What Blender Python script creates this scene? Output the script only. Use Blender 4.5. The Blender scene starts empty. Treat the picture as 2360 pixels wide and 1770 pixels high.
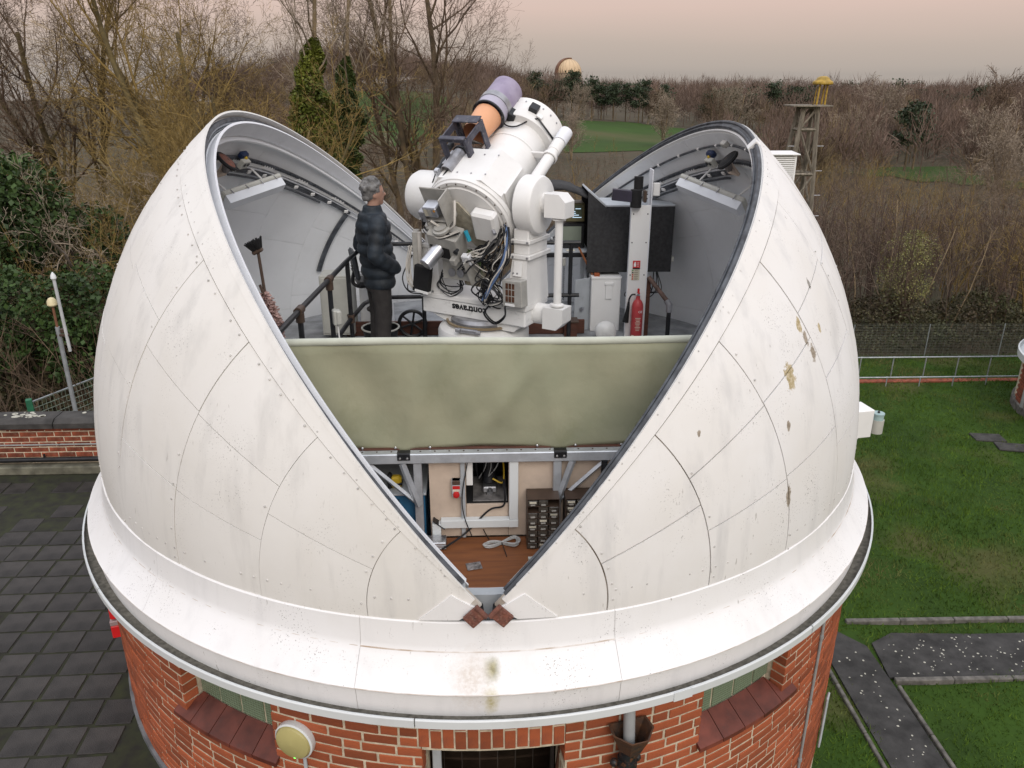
import bpy, math, random
import numpy as np
from mathutils import Vector, Matrix

# ------------------------------------------------------------------ scene, camera, sky, sun, exposure
scene = bpy.context.scene
COL = scene.collection
rad = math.radians

cam_data = bpy.data.cameras.new('camera')
cam_data.sensor_width = 36.0
cam_data.lens = 36.0 * 1828.9 / 2360.0
cam_data.clip_start = 0.1
cam_data.clip_end = 4000.0
camera = bpy.data.objects.new('camera', cam_data)
camera.location = (-0.028, -7.044, 2.870)
camera.rotation_euler = (Matrix.Rotation(rad(-2.466), 4, 'Z') @ Matrix.Rotation(rad(90 - 21.39), 4, 'X')
                         @ Matrix.Rotation(rad(0.117), 4, 'Z')).to_euler()
COL.objects.link(camera)
scene.camera = camera

SUN_AZ, SUN_EL = 168.0, 36.0          # degrees: compass-like azimuth from +Y towards +X, and elevation
world = bpy.data.worlds.new('World')
scene.world = world
world.use_nodes = True
wn, wl = world.node_tree.nodes, world.node_tree.links
wn.clear()
w_out = wn.new('ShaderNodeOutputWorld')
w_bg = wn.new('ShaderNodeBackground')
w_sky = wn.new('ShaderNodeTexSky')
w_sky.sky_type = 'NISHITA'
w_sky.sun_disc = False
w_sky.sun_elevation = rad(SUN_EL)
w_sky.sun_rotation = rad(SUN_AZ)
w_sky.altitude = 50.0
w_sky.air_density = 1.0
w_sky.dust_density = 3.0
w_sky.ozone_density = 1.0
# a veil of high evening cloud over the clear sky: the same all round, grey at the horizon, pink above it
w_geo = wn.new('ShaderNodeTexCoord')
w_sep = wn.new('ShaderNodeSeparateXYZ')
w_ramp = wn.new('ShaderNodeValToRGB')
w_mul = wn.new('ShaderNodeVectorMath'); w_mul.operation = 'SCALE'; w_mul.inputs['Scale'].default_value = 0.10
w_mix = wn.new('ShaderNodeMix'); w_mix.data_type = 'RGBA'; w_mix.inputs[0].default_value = 0.86
w_noise = wn.new('ShaderNodeTexNoise'); w_noise.inputs['Scale'].default_value = 2.2; w_noise.inputs['Detail'].default_value = 4
w_map = wn.new('ShaderNodeMapping'); w_map.inputs['Scale'].default_value = (1, 1, 7)
w_add = wn.new('ShaderNodeMath'); w_add.operation = 'MULTIPLY_ADD'; w_add.inputs[1].default_value = 0.022; w_add.inputs[2].default_value = -0.011
w_sum = wn.new('ShaderNodeMath'); w_sum.operation = 'ADD'
cr = w_ramp.color_ramp
stops = [(0.0, (0.50, 0.44, 0.395)), (0.006, (0.55, 0.475, 0.42)), (0.03, (0.61, 0.505, 0.44)),
         (0.07, (0.79, 0.585, 0.505)), (0.14, (0.88, 0.67, 0.59)), (0.35, (0.98, 0.93, 0.93)), (1.0, (1.62, 1.68, 1.86))]
while len(cr.elements) < len(stops):
    cr.elements.new(0.5)
for e, (pos, c) in zip(cr.elements, stops):
    e.position = pos; e.color = (*c, 1)
wl.new(w_geo.outputs['Generated'], w_sep.inputs[0])
wl.new(w_geo.outputs['Generated'], w_map.inputs['Vector'])
wl.new(w_map.outputs[0], w_noise.inputs['Vector'])
wl.new(w_noise.outputs[0], w_add.inputs[0])
wl.new(w_add.outputs[0], w_sum.inputs[0])
wl.new(w_sep.outputs['Z'], w_sum.inputs[1])
wl.new(w_sum.outputs[0], w_ramp.inputs[0])
wl.new(w_sky.outputs[0], w_mul.inputs[0])
wl.new(w_mul.outputs[0], w_mix.inputs[6])
wl.new(w_ramp.outputs[0], w_mix.inputs[7])
wl.new(w_mix.outputs[2], w_bg.inputs['Color'])
w_bg.inputs['Strength'].default_value = 0.90
wl.new(w_bg.outputs[0], w_out.inputs[0])

sun_data = bpy.data.lights.new('evening_sun', 'SUN')
sun_data.energy = 1.35
sun_data.angle = rad(35.0)
sun_data.color = (1.0, 0.94, 0.86)
sun = bpy.data.objects.new('evening_sun', sun_data)
sd = Vector((math.sin(rad(SUN_AZ)) * math.cos(rad(SUN_EL)), math.cos(rad(SUN_AZ)) * math.cos(rad(SUN_EL)), math.sin(rad(SUN_EL))))
sun.rotation_euler = sd.to_track_quat('Z', 'Y').to_euler()
COL.objects.link(sun)

scene.view_settings.view_transform = 'Standard'
scene.view_settings.look = 'None'
scene.view_settings.exposure = 0.10
scene.view_settings.gamma = 1.0
scene.cycles.max_bounces = 6
scene.cycles.diffuse_bounces = 4
scene.cycles.glossy_bounces = 2
scene.cycles.transmission_bounces = 4
scene.cycles.transparent_max_bounces = 8
scene.cycles.use_denoising = True

# ------------------------------------------------------------------ helpers
ORG = {}          # world origin of every object built
rng = random.Random(7)

def setp(o, label=None, cat=None, group=None, kind=None):
    if label: o['label'] = label
    if cat: o['category'] = cat
    if group: o['group'] = group
    if kind: o['kind'] = kind
    return o

def thing(name, label, cat, loc=(0, 0, 0), group=None):
    o = bpy.data.objects.new(name, None)
    o.empty_display_size = 0.1
    o.location = loc
    COL.objects.link(o)
    ORG[o] = Vector(loc)
    return setp(o, label, cat, group)

def link(name, mesh, parent=None, loc=(0, 0, 0)):
    o = bpy.data.objects.new(name, mesh)
    COL.objects.link(o)
    if parent is not None:
        o.parent = parent
        o.location = Vector(loc)
        ORG[o] = ORG[parent] + Vector(loc)
    else:
        o.location = loc
        ORG[o] = Vector(loc)
    return o

def copy_tree(src, loc=None, rotz=0.0, scale=1.0, label=None, group=None):
    r = src.copy(); COL.objects.link(r)
    if loc is not None: r.location = loc
    r.rotation_euler = (0, 0, rotz)
    r.scale = (scale, scale, scale) if not isinstance(scale, (tuple, list)) else scale
    if label: r['label'] = label
    if group: r['group'] = group
    ORG[r] = Vector(r.location)
    for ch in list(src.children):
        c = ch.copy(); COL.objects.link(c); c.parent = r
        for g in list(ch.children):
            d = g.copy(); COL.objects.link(d); d.parent = c
    return r

def frame(o, x, y, z):
    m = Matrix.Identity(4)
    for i, a in enumerate((x, y, z)):
        m[0][i], m[1][i], m[2][i] = a
    m[0][3], m[1][3], m[2][3] = o
    return m

def zframe(p0, d, up=(0, 0, 1)):
    d = Vector(d).normalized(); up = Vector(up)
    if abs(d.dot(up)) > 0.98: up = Vector((0, 1, 0))
    x = up.cross(d).normalized(); y = d.cross(x)
    return frame(p0, x, y, d)

def T(x, y, z, rz=0, rx=0, ry=0):
    return Matrix.Translation((x, y, z)) @ Matrix.Rotation(rz, 4, 'Z') @ Matrix.Rotation(ry, 4, 'Y') @ Matrix.Rotation(rx, 4, 'X')

class MB:
    def __init__(s):
        s.v, s.f = [], []
    def add(s, verts, faces, M=None):
        n = len(s.v)
        if M is not None:
            verts = [M @ Vector(p) for p in verts]
        s.v.extend([tuple(p) for p in verts])
        s.f.extend([tuple(i + n for i in f) for f in faces])
        return s
    def box(s, size, M=None, c=0.0, off=(0, 0, 0)):
        hx, hy, hz = size[0] / 2, size[1] / 2, size[2] / 2
        ox, oy, oz = off
        if c <= 0:
            vs = [(ox + a * hx, oy + b * hy, oz + d * hz) for d in (-1, 1) for b in (-1, 1) for a in (-1, 1)]
            return s.add(vs, [(0, 2, 3, 1), (4, 5, 7, 6), (0, 1, 5, 4), (2, 6, 7, 3), (0, 4, 6, 2), (1, 3, 7, 5)], M)
        c = min(c, hx * .95, hy * .95, hz * .95)
        vs, idx = [], {}
        for sx in (-1, 1):
            for sy in (-1, 1):
                for sz in (-1, 1):
                    for ax in range(3):
                        p = [sx * (hx - c), sy * (hy - c), sz * (hz - c)]
                        p[ax] = (sx * hx, sy * hy, sz * hz)[ax]
                        idx[(sx, sy, sz, ax)] = len(vs)
                        vs.append((p[0] + ox, p[1] + oy, p[2] + oz))
        fs = []
        for ax in range(3):
            u, w = (ax + 1) % 3, (ax + 2) % 3
            for sg in (-1, 1):
                q = []
                for a, b in ((-1, -1), (1, -1), (1, 1), (-1, 1)):
                    k = [0, 0, 0]; k[ax] = sg; k[u] = a; k[w] = b
                    q.append(idx[(*k, ax)])
                fs.append(tuple(q if sg > 0 else q[::-1]))
            for a in (-1, 1):
                for b in (-1, 1):
                    k0 = [0, 0, 0]; k0[ax] = -1; k0[u] = a; k0[w] = b
                    k1 = list(k0); k1[ax] = 1
                    q = (idx[(*k0, u)], idx[(*k1, u)], idx[(*k1, w)], idx[(*k0, w)])
                    fs.append(q if a * b < 0 else q[::-1])
        for sx in (-1, 1):
            for sy in (-1, 1):
                for sz in (-1, 1):
                    t = (idx[(sx, sy, sz, 0)], idx[(sx, sy, sz, 1)], idx[(sx, sy, sz, 2)])
                    fs.append(t if sx * sy * sz > 0 else t[::-1])
        return s.add(vs, fs, M)
    def lathe(s, prof, M=None, n=24, a0=0.0, a1=360.0, cap=True):
        # prof: list of (radius, z), rotated about local z
        full = abs(a1 - a0) >= 359.99
        m = n if full else n + 1
        vs = []
        for k in range(m):
            a = rad(a0 + (a1 - a0) * k / n)
            ca, sa = math.cos(a), math.sin(a)
            for r, z in prof:
                vs.append((r * ca, r * sa, z))
        L = len(prof); fs = []
        for k in range(n):
            k2 = (k + 1) % m
            for i in range(L - 1):
                fs.append((k * L + i, k2 * L + i, k2 * L + i + 1, k * L + i + 1))
        if cap and full:
            if prof[0][0] > 1e-6: fs.append(tuple(k * L for k in range(m))[::-1])
            if prof[-1][0] > 1e-6: fs.append(tuple(k * L + L - 1 for k in range(m)))
        return s.add(vs, fs, M)
    def cyl(s, p0, p1, r0, r1=None, n=16, cap=True):
        r1 = r0 if r1 is None else r1
        p0, p1 = Vector(p0), Vector(p1)
        return s.lathe([(r0, 0), (r1, (p1 - p0).length)], zframe(p0, p1 - p0), n, cap=cap)
    def tube(s, pts, r, n=8, cap=True, closed=False):
        pts = [Vector(p) for p in pts]
        N = len(pts)
        rr = r if isinstance(r, (list, tuple)) else [r] * N
        vs, fs = [], []
        prev = None
        for i, p in enumerate(pts):
            if closed: d = pts[(i + 1) % N] - pts[i - 1]
            else: d = pts[min(i + 1, N - 1)] - pts[max(i - 1, 0)]
            if d.length < 1e-9: d = Vector((0, 0, 1))
            d.normalize()
            if prev is None:
                a = Vector((0, 0, 1)) if abs(d.z) < 0.9 else Vector((1, 0, 0))
                x = a.cross(d).normalized()
            else:
                x = (prev - d * prev.dot(d))
                x = x.normalized() if x.length > 1e-6 else Vector((1, 0, 0))
            prev = x; y = d.cross(x)
            for k in range(n):
                t = 2 * math.pi * k / n
                vs.append(p + (x * math.cos(t) + y * math.sin(t)) * rr[i])
        for i in range(N if closed else N - 1):
            j = (i + 1) % N
            for k in range(n):
                k2 = (k + 1) % n
                fs.append((i * n + k, i * n + k2, j * n + k2, j * n + k))
        if cap and not closed:
            fs.append(tuple(range(n))[::-1]); fs.append(tuple((N - 1) * n + k for k in range(n)))
        return s.add(vs, fs)
    def prism(s, poly, h, M=None, z0=0.0):
        n = len(poly)
        vs = [(x, y, z0) for x, y in poly] + [(x, y, z0 + h) for x, y in poly]
        fs = [tuple(range(n))[::-1], tuple(range(n, 2 * n))] + [(i, (i + 1) % n, (i + 1) % n + n, i + n) for i in range(n)]
        return s.add(vs, fs, M)
    def ball(s, c, r, n=12, m=8, M=None, sc=(1, 1, 1)):
        prof = [(max(r * math.sin(math.pi * i / m), 0), -r * math.cos(math.pi * i / m)) for i in range(m + 1)]
        prof[0] = (0.0005 * r, -r); prof[-1] = (0.0005 * r, r)
        B = Matrix.Translation(c) @ Matrix.Diagonal((*sc, 1))
        return s.lathe(prof, (M @ B) if M is not None else B, n)
    def mesh(s, name, mat=None, smooth=35.0, org=Vector((0, 0, 0))):
        me = bpy.data.meshes.new(name)
        o = Vector(org)
        me.from_pydata([(p[0] - o.x, p[1] - o.y, p[2] - o.z) for p in s.v], [], s.f)
        if mat: me.materials.append(mat)
        if smooth:
            me.polygons.foreach_set('use_smooth', [True] * len(me.polygons))
            me.set_sharp_from_angle(angle=rad(smooth))
        me.update()
        return me
    def build(s, name, mat, parent=None, smooth=35.0, loc=None):
        if parent is not None:
            return link(name, s.mesh(name, mat, smooth, ORG[parent]), parent)
        loc = Vector(loc) if loc is not None else Vector((0, 0, 0))
        return link(name, s.mesh(name, mat, smooth, loc), None, loc)

def bz(pts, n=12):
    """Catmull-Rom through points"""
    P = [Vector(p) for p in pts]; out = []
    P = [P[0] * 2 - P[1]] + P + [P[-1] * 2 - P[-2]]
    for i in range(1, len(P) - 2):
        for k in range(n):
            t = k / n
            a, b, c, d = P[i - 1], P[i], P[i + 1], P[i + 2]
            out.append(0.5 * ((2 * b) + (c - a) * t + (2 * a - 5 * b + 4 * c - d) * t * t + (3 * b - a - 3 * c + d) * t ** 3))
    out.append(P[-2])
    return out

# ------------------------------------------------------------------ materials
MATS = {}
def nodes_of(name):
    m = bpy.data.materials.new(name); m.use_nodes = True
    nt = m.node_tree
    return m, nt.nodes, nt.links, nt.nodes['Principled BSDF']

def mat(name, col, rough=0.6, metal=0.0, var=0.12, scale=6.0, bump=0.0, bscale=60.0, spec=0.4, col2=None, dirt=0.0, dirtcol=(0.12, 0.10, 0.08), objrand=0.0, detail=5, stretch=None):
    """general painted / stone / cloth surface: noise-varied colour, optional dirt blotches and fine bump"""
    m, n, l, b = nodes_of(name)
    tc = n.new('ShaderNodeTexCoord')
    vec = tc.outputs['Object']
    if stretch:
        mp = n.new('ShaderNodeMapping'); mp.inputs['Scale'].default_value = stretch
        l.new(vec, mp.inputs['Vector']); vec = mp.outputs[0]
    no = n.new('ShaderNodeTexNoise'); no.inputs['Scale'].default_value = scale; no.inputs['Detail'].default_value = detail
    l.new(vec, no.inputs['Vector'])
    mx = n.new('ShaderNodeMix'); mx.data_type = 'RGBA'
    c2 = col2 if col2 else tuple(max(0, c * (1 - 2.2 * var)) for c in col)
    c1 = col if col2 else tuple(min(1, c * (1 + .5 * var)) for c in col)
    mr = n.new('ShaderNodeMapRange'); mr.inputs[1].default_value = 0.32; mr.inputs[2].default_value = 0.68
    l.new(no.outputs[0], mr.inputs[0])
    l.new(mr.outputs[0], mx.inputs[0])
    mx.inputs[6].default_value = (*c1, 1); mx.inputs[7].default_value = (*c2, 1)
    out = mx.outputs[2]
    if objrand > 0:
        oi = n.new('ShaderNodeObjectInfo'); ge = n.new('ShaderNodeNewGeometry')
        ad = n.new('ShaderNodeMath'); ad.operation = 'ADD'
        fr = n.new('ShaderNodeMath'); fr.operation = 'FRACT'
        l.new(oi.outputs['Random'], ad.inputs[0]); l.new(ge.outputs['Random Per Island'], ad.inputs[1]); l.new(ad.outputs[0], fr.inputs[0])
        hs = n.new('ShaderNodeHueSaturation')
        m1 = n.new('ShaderNodeMapRange'); m1.inputs[3].default_value = 1 - objrand; m1.inputs[4].default_value = 1 + objrand
        l.new(fr.outputs[0], m1.inputs[0]); l.new(m1.outputs[0], hs.inputs['Value'])
        l.new(out, hs.inputs['Color']); out = hs.outputs[0]
    if dirt > 0:
        n2 = n.new('ShaderNodeTexNoise'); n2.inputs['Scale'].default_value = scale * 2.3; n2.inputs['Detail'].default_value = 9; n2.inputs['Roughness'].default_value = 0.7
        l.new(vec, n2.inputs['Vector'])
        m2 = n.new('ShaderNodeMapRange'); m2.inputs[1].default_value = 0.54; m2.inputs[2].default_value = 0.74; m2.inputs[4].default_value = dirt
        l.new(n2.outputs[0], m2.inputs[0])
        x2 = n.new('ShaderNodeMix'); x2.data_type = 'RGBA'
        l.new(m2.outputs[0], x2.inputs[0]); l.new(out, x2.inputs[6]); x2.inputs[7].default_value = (*dirtcol, 1)
        out = x2.outputs[2]
    l.new(out, b.inputs['Base Color'])
    b.inputs['Roughness'].default_value = rough
    b.inputs['Metallic'].default_value = metal
    b.inputs['Specular IOR Level'].default_value = spec
    if bump > 0:
        nb = n.new('ShaderNodeTexNoise'); nb.inputs['Scale'].default_value = bscale; nb.inputs['Detail'].default_value = 4
        l.new(vec, nb.inputs['Vector'])
        bp = n.new('ShaderNodeBump'); bp.inputs['Strength'].default_value = bump; bp.inputs['Distance'].default_value = 0.01
        l.new(nb.outputs[0], bp.inputs['Height']); l.new(bp.outputs[0], b.inputs['Normal'])
    MATS[name] = m
    return m

def white_paint(name, base, warm, patches=(), streak=0.35, speck=0.5, speckcol=(0.16, 0.15, 0.14), seed=0.0):
    """weathered white gloss paint with rain streaks, black specks and bare patches at given spots (x, y, z, radius, squash z)"""
    m, n, l, b = nodes_of(name)
    tc = n.new('ShaderNodeTexCoord')
    V = tc.outputs['Object']
    def noise(scale, detail=4, rough=0.5, stretch=None, w=0.0):
        vec = V
        if stretch:
            mp = n.new('ShaderNodeMapping'); mp.inputs['Scale'].default_value = stretch; mp.inputs['Location'].default_value = (seed, w, 0)
            l.new(V, mp.inputs['Vector']); vec = mp.outputs[0]
        t = n.new('ShaderNodeTexNoise'); t.inputs['Scale'].default_value = scale; t.inputs['Detail'].default_value = detail; t.inputs['Roughness'].default_value = rough
        l.new(vec, t.inputs['Vector'])
        return t.outputs[0]
    def rng_(v, a, c, o0=0.0, o1=1.0):
        r = n.new('ShaderNodeMapRange'); r.inputs[1].default_value = a; r.inputs[2].default_value = c; r.inputs[3].default_value = o0; r.inputs[4].default_value = o1
        l.new(v, r.inputs[0]); return r.outputs[0]
    def mixc(f, a, c):
        x = n.new('ShaderNodeMix'); x.data_type = 'RGBA'
        if isinstance(f, float): x.inputs[0].default_value = f
        else: l.new(f, x.inputs[0])
        for s, k in ((a, 6), (c, 7)):
            if isinstance(s, tuple): x.inputs[k].default_value = (*s, 1)
            else: l.new(s, x.inputs[k])
        return x.outputs[2]
    def mul(a, c):
        x = n.new('ShaderNodeMath'); x.operation = 'MULTIPLY'
        l.new(a, x.inputs[0])
        if isinstance(c, float): x.inputs[1].default_value = c
        else: l.new(c, x.inputs[1])
        return x.outputs[0]
    col = mixc(rng_(noise(1.3, 5), 0.35, 0.65), base, warm)
    blot = mul(rng_(noise(0.9, 7, 0.62, (1, 1, 0.7), 5.0), 0.50, 0.68), 0.32)
    col = mixc(blot, col, tuple(c * k for c, k in zip(base, (0.84, 0.82, 0.77))))
    grey = tuple(c * 0.72 for c in base)
    col = mixc(mul(rng_(noise(6.0, 6, 0.6, (1, 1, 0.18)), 0.52, 0.72), streak), col, grey)
    spm = mul(rng_(noise(95, 2, 0.5), 0.63, 0.70), rng_(noise(3.1, 3, 0.6, (1, 1, 0.8), 3.0), 0.50, 0.66))
    col = mixc(mul(spm, speck), col, speckcol)
    scr = mul(rng_(noise(38, 3, 0.6, (1, 1, 0.25), 9.0), 0.66, 0.73), rng_(noise(2.2, 3), 0.48, 0.62))
    col = mixc(mul(scr, speck * 0.8), col, (0.30, 0.28, 0.25))
    for (x, y, z, r, sq, c1, c2, *opt) in patches:
        sb = n.new('ShaderNodeVectorMath'); sb.operation = 'SUBTRACT'; sb.inputs[1].default_value = (x, y, z)
        l.new(V, sb.inputs[0])
        mp = n.new('ShaderNodeVectorMath'); mp.operation = 'MULTIPLY'; mp.inputs[1].default_value = (1 / r, 1 / r, 1 / (r * sq))
        l.new(sb.outputs[0], mp.inputs[0])
        ln = n.new('ShaderNodeVectorMath'); ln.operation = 'LENGTH'; l.new(mp.outputs[0], ln.inputs[0])
        nz = noise(22, 6, 0.7)
        ad = n.new('ShaderNodeMath'); ad.operation = 'MULTIPLY_ADD'; amp = opt[0] if opt else 2.2; ad.inputs[1].default_value = amp; ad.inputs[2].default_value = -amp / 2
        l.new(nz, ad.inputs[0])
        su = n.new('ShaderNodeMath'); su.operation = 'ADD'; l.new(ln.outputs['Value'], su.inputs[0]); l.new(ad.outputs[0], su.inputs[1])
        inner = mixc(rng_(noise(45, 4, 0.6), 0.42, 0.6), c1, c2)
        col = mixc(rng_(su.outputs[0], 0.25 if opt else 0.72, 1.15 if opt else 0.9, 1.0, 0.0), col, inner)
    l.new(col, b.inputs['Base Color'])
    b.inputs['Roughness'].default_value = 0.5
    b.inputs['Specular IOR Level'].default_value = 0.35
    bp = n.new('ShaderNodeBump'); bp.inputs['Strength'].default_value = 0.12; bp.inputs['Distance'].default_value = 0.012
    l.new(noise(9, 3), bp.inputs['Height']); l.new(bp.outputs[0], b.inputs['Normal'])
    return m

# ------------------------------------------------------------------ surfaces
M_SHELL_L = white_paint('shell_paint_warm', (0.76, 0.75, 0.725), (0.72, 0.705, 0.67), streak=0.55, speck=0.55, seed=3.0)
OCH, OCH2 = (0.36, 0.29, 0.15), (0.55, 0.47, 0.33)
GRYB, GRYB2 = (0.26, 0.22, 0.17), (0.38, 0.33, 0.27)
M_SHELL_R = white_paint('shell_paint_peeling', (0.77, 0.765, 0.76), (0.73, 0.715, 0.69), streak=0.6, speck=0.95, seed=8.0,
    patches=[(1.925, -2.45, 1.09, 0.062, 1.9, OCH, OCH2), (2.035, -2.213, 1.36, 0.034, 2.6, OCH, OCH2),
             (2.09, -2.21, 1.26, 0.030, 2.6, GRYB, GRYB2), (2.155, -2.205, 1.16, 0.040, 2.2, GRYB, GRYB2),
             (2.243, -2.05, 1.286, 0.024, 1.8, OCH, OCH2), (1.904, -2.573, 0.803, 0.02, 2.4, GRYB, GRYB2),
             (1.234, -2.917, 0.926, 0.016, 1.6, GRYB, GRYB2), (1.937, -2.648, 0.34, 0.028, 4.0, GRYB, GRYB2),
             (2.188, -1.92, 1.555, 0.025, 3.0, (0.2, 0.19, 0.17), (0.35, 0.33, 0.3))])
M_SKIRT = white_paint('skirt_paint', (0.80, 0.80, 0.805), (0.77, 0.765, 0.76), streak=0.35, speck=0.9, seed=5.0,
    patches=[(0.015, -3.38, 0.268, 0.055, 2.3, (0.17, 0.155, 0.03), (0.30, 0.27, 0.09), 0.9),
             (0.01, -3.46, 0.12, 0.050, 2.4, (0.46, 0.41, 0.22), (0.60, 0.56, 0.42), 1.2),
             (-0.10, -3.39, 0.23, 0.13, 1.5, (0.62, 0.57, 0.52), (0.72, 0.69, 0.66), 1.0)])
M_LINING = mat('lining_paint', (0.80, 0.82, 0.84), 0.45, var=0.03, scale=2.0, dirt=0.18, dirtcol=(0.5, 0.5, 0.48))
M_JOINT = mat('seam_grime', (0.30, 0.25, 0.19), 0.9, var=0.3, scale=4, col2=(0.70, 0.68, 0.64))
M_JOINT_R = mat('seam_rust', (0.11, 0.075, 0.045), 0.9, var=0.3, scale=4, col2=(0.55, 0.50, 0.44))
M_RUBBER = mat('seal_rubber', (0.035, 0.038, 0.045), 0.55, var=0.3, scale=12, col2=(0.10, 0.11, 0.125))
M_WHITE = mat('white_enamel', (0.78, 0.78, 0.77), 0.35, var=0.02, scale=3, dirt=0.12, dirtcol=(0.5, 0.48, 0.42))
M_LIP = mat('lip_paint', (0.74, 0.76, 0.80), 0.4, var=0.03, scale=4, dirt=0.2, dirtcol=(0.4, 0.4, 0.4))
M_RIVET = mat('rivet_heads', (0.62, 0.605, 0.58), 0.6, var=0.2, scale=30)
M_RUST = mat('rust_plate', (0.20, 0.075, 0.05), 0.85, var=0.3, scale=20, col2=(0.11, 0.05, 0.04), bump=0.5, bscale=120, dirt=0.5, dirtcol=(0.30, 0.24, 0.18))
M_MORTAR = mat('lime_mortar', (0.60, 0.52, 0.39), 0.9, var=0.15, scale=18, bump=0.6, bscale=140)
M_BRICK = mat('orange_red_brick', (0.35, 0.088, 0.032), 0.8, var=0.2, scale=7, col2=(0.245, 0.066, 0.030), bump=0.5, bscale=90, objrand=0.30, dirt=0.35, dirtcol=(0.17, 0.055, 0.035))
M_TILE = mat('quarry_tile', (0.15, 0.040, 0.026), 0.55, var=0.2, scale=8, objrand=0.22, dirt=0.5, dirtcol=(0.06, 0.035, 0.03))
M_GUTTER = mat('gutter_silt', (0.075, 0.070, 0.058), 0.9, var=0.3, scale=26, col2=(0.17, 0.16, 0.135), bump=0.5, bscale=150)
M_PVC = mat('white_pvc', (0.66, 0.69, 0.70), 0.35, var=0.03, scale=2, dirt=0.2, dirtcol=(0.4, 0.4, 0.37))
M_BLACKIRON = mat('black_iron_rust', (0.018, 0.019, 0.021), 0.45, var=0.3, scale=14, dirt=0.85, dirtcol=(0.22, 0.085, 0.035))
M_GREYPIPE = mat('grey_pvc', (0.30, 0.31, 0.31), 0.4, var=0.08, scale=9)
M_GREYPAINT = mat('grey_paint', (0.42, 0.45, 0.48), 0.5, var=0.06, scale=5, dirt=0.2)
M_DARKTILE = mat('dark_tile', (0.035, 0.022, 0.016), 0.4, var=0.3, scale=6, objrand=0.3)
M_WOODDARK = mat('dark_wood', (0.11, 0.045, 0.022), 0.6, var=0.3, scale=4, stretch=(1, 1, 9))

# glass blocks: ribbed green glass
def glass_block_mat():
    m, n, l, b = nodes_of('ribbed_glass')
    b.inputs['Base Color'].default_value = (0.16, 0.22, 0.145, 1)
    b.inputs['Roughness'].default_value = 0.16
    b.inputs['Specular IOR Level'].default_value = 0.7
    tc = n.new('ShaderNodeTexCoord')
    wa = n.new('ShaderNodeTexWave'); wa.wave_type = 'BANDS'; wa.bands_direction = 'Z'; wa.inputs['Scale'].default_value = 16
    l.new(tc.outputs['Object'], wa.inputs['Vector'])
    wb = n.new('ShaderNodeTexWave'); wb.wave_type = 'BANDS'; wb.bands_direction = 'X'; wb.inputs['Scale'].default_value = 16
    l.new(tc.outputs['Object'], wb.inputs['Vector'])
    ad = n.new('ShaderNodeMath'); l.new(wa.outputs[1], ad.inputs[0]); l.new(wb.outputs[1], ad.inputs[1])
    bp = n.new('ShaderNodeBump'); bp.inputs['Strength'].default_value = 0.5; bp.inputs['Distance'].default_value = 0.004
    l.new(ad.outputs[0], bp.inputs['Height']); l.new(bp.outputs[0], b.inputs['Normal'])
    return m
M_GLASSBLOCK = glass_block_mat()

# ------------------------------------------------------------------ the two dome shells
R = 3.30
def SP(r, th, ph):
    t, p = rad(th), rad(ph)
    return Vector((r * math.sin(t) * math.sin(p), -r * math.cos(t), r * math.sin(t) * math.cos(p)))

def patch(r1, r0, th0, th1, ph0, ph1, gap=0.0, step=3.0, bow=0.0):
    """curved sheet between two latitudes (from the front hinge) and two longitudes, with thickness r1-r0"""
    mb = MB()
    nt = max(1, int(math.ceil((th1 - th0) / step))); npn = max(1, int(math.ceil(abs(ph1 - ph0) / step)))
    g = math.degrees(gap / r1)
    a0, a1 = th0 + g, th1 - g
    outer, inner = [], []
    sg = 1 if ph1 > ph0 else -1
    for i in range(nt + 1):
        th = a0 + (a1 - a0) * i / nt
        gp = g / max(math.sin(rad(th)), 0.12)
        for j in range(npn + 1):
            ph = ph0 + sg * gp + (ph1 - ph0 - 2 * sg * gp) * j / npn
            e = bow * math.sin(math.pi * i / nt) * math.sin(math.pi * j / npn)
            outer.append(SP(r1 + e, th, ph)); inner.append(SP(r0, th, ph))
    W = npn + 1; N = len(outer)
    fs = []
    for i in range(nt):
        for j in range(npn):
            q = (i * W + j, i * W + j + 1, (i + 1) * W + j + 1, (i + 1) * W + j)
            fs.append(q[::-1] if sg > 0 else q)
            q2 = tuple(k + N for k in q)
            fs.append(q2 if sg > 0 else q2[::-1])
    edge = [j for j in range(W)] + [i * W + W - 1 for i in range(1, nt + 1)] + [nt * W + j for j in range(W - 2, -1, -1)] + [i * W for i in range(nt - 1, 0, -1)]
    for k in range(len(edge)):
        a, c = edge[k], edge[(k + 1) % len(edge)]
        q = (a, c, c + N, a + N)
        fs.append(q if sg > 0 else q[::-1])
    return mb.add(outer + inner, fs)

LAT = [2.0, 12.2, 24.3, 36.6, 48.8, 61.0, 73.2, 85.4, 97.6, 109.8, 122.0, 134.2, 146.4, 160.0, 178.0]
LON = [[], [68], [60, 76], [59.5, 75.5], [55, 67, 79], [56, 68, 80], [52, 64, 76, 88], [54, 66, 78], [52, 64, 76, 88], [56, 68, 80], [54, 66, 78], [59.5, 75.5], [60, 76], [68]]

def arc_strip(mb, r0, r1, ph0, ph1, th0, th1, sg, n=60):
    """solid strip following the rim: radii r0..r1, longitudes ph0..ph1 (degrees, side sg), latitudes th0..th1"""
    ring = []
    for i in range(n + 1):
        th = th0 + (th1 - th0) * i / n
        ring.append([SP(r0, th, sg * ph0), SP(r1, th, sg * ph0), SP(r1, th, sg * ph1), SP(r0, th, sg * ph1)])
    vs = [p for q in ring for p in q]
    fs = []
    for i in range(n):
        for k in range(4):
            k2 = (k + 1) % 4
            q = (i * 4 + k, i * 4 + k2, (i + 1) * 4 + k2, (i + 1) * 4 + k)
            fs.append(q if sg > 0 else q[::-1])
    fs.append((0, 1, 2, 3)[::-sg]); fs.append(tuple(n * 4 + k for k in range(4))[::sg])
    mb.add(vs, fs)

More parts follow.
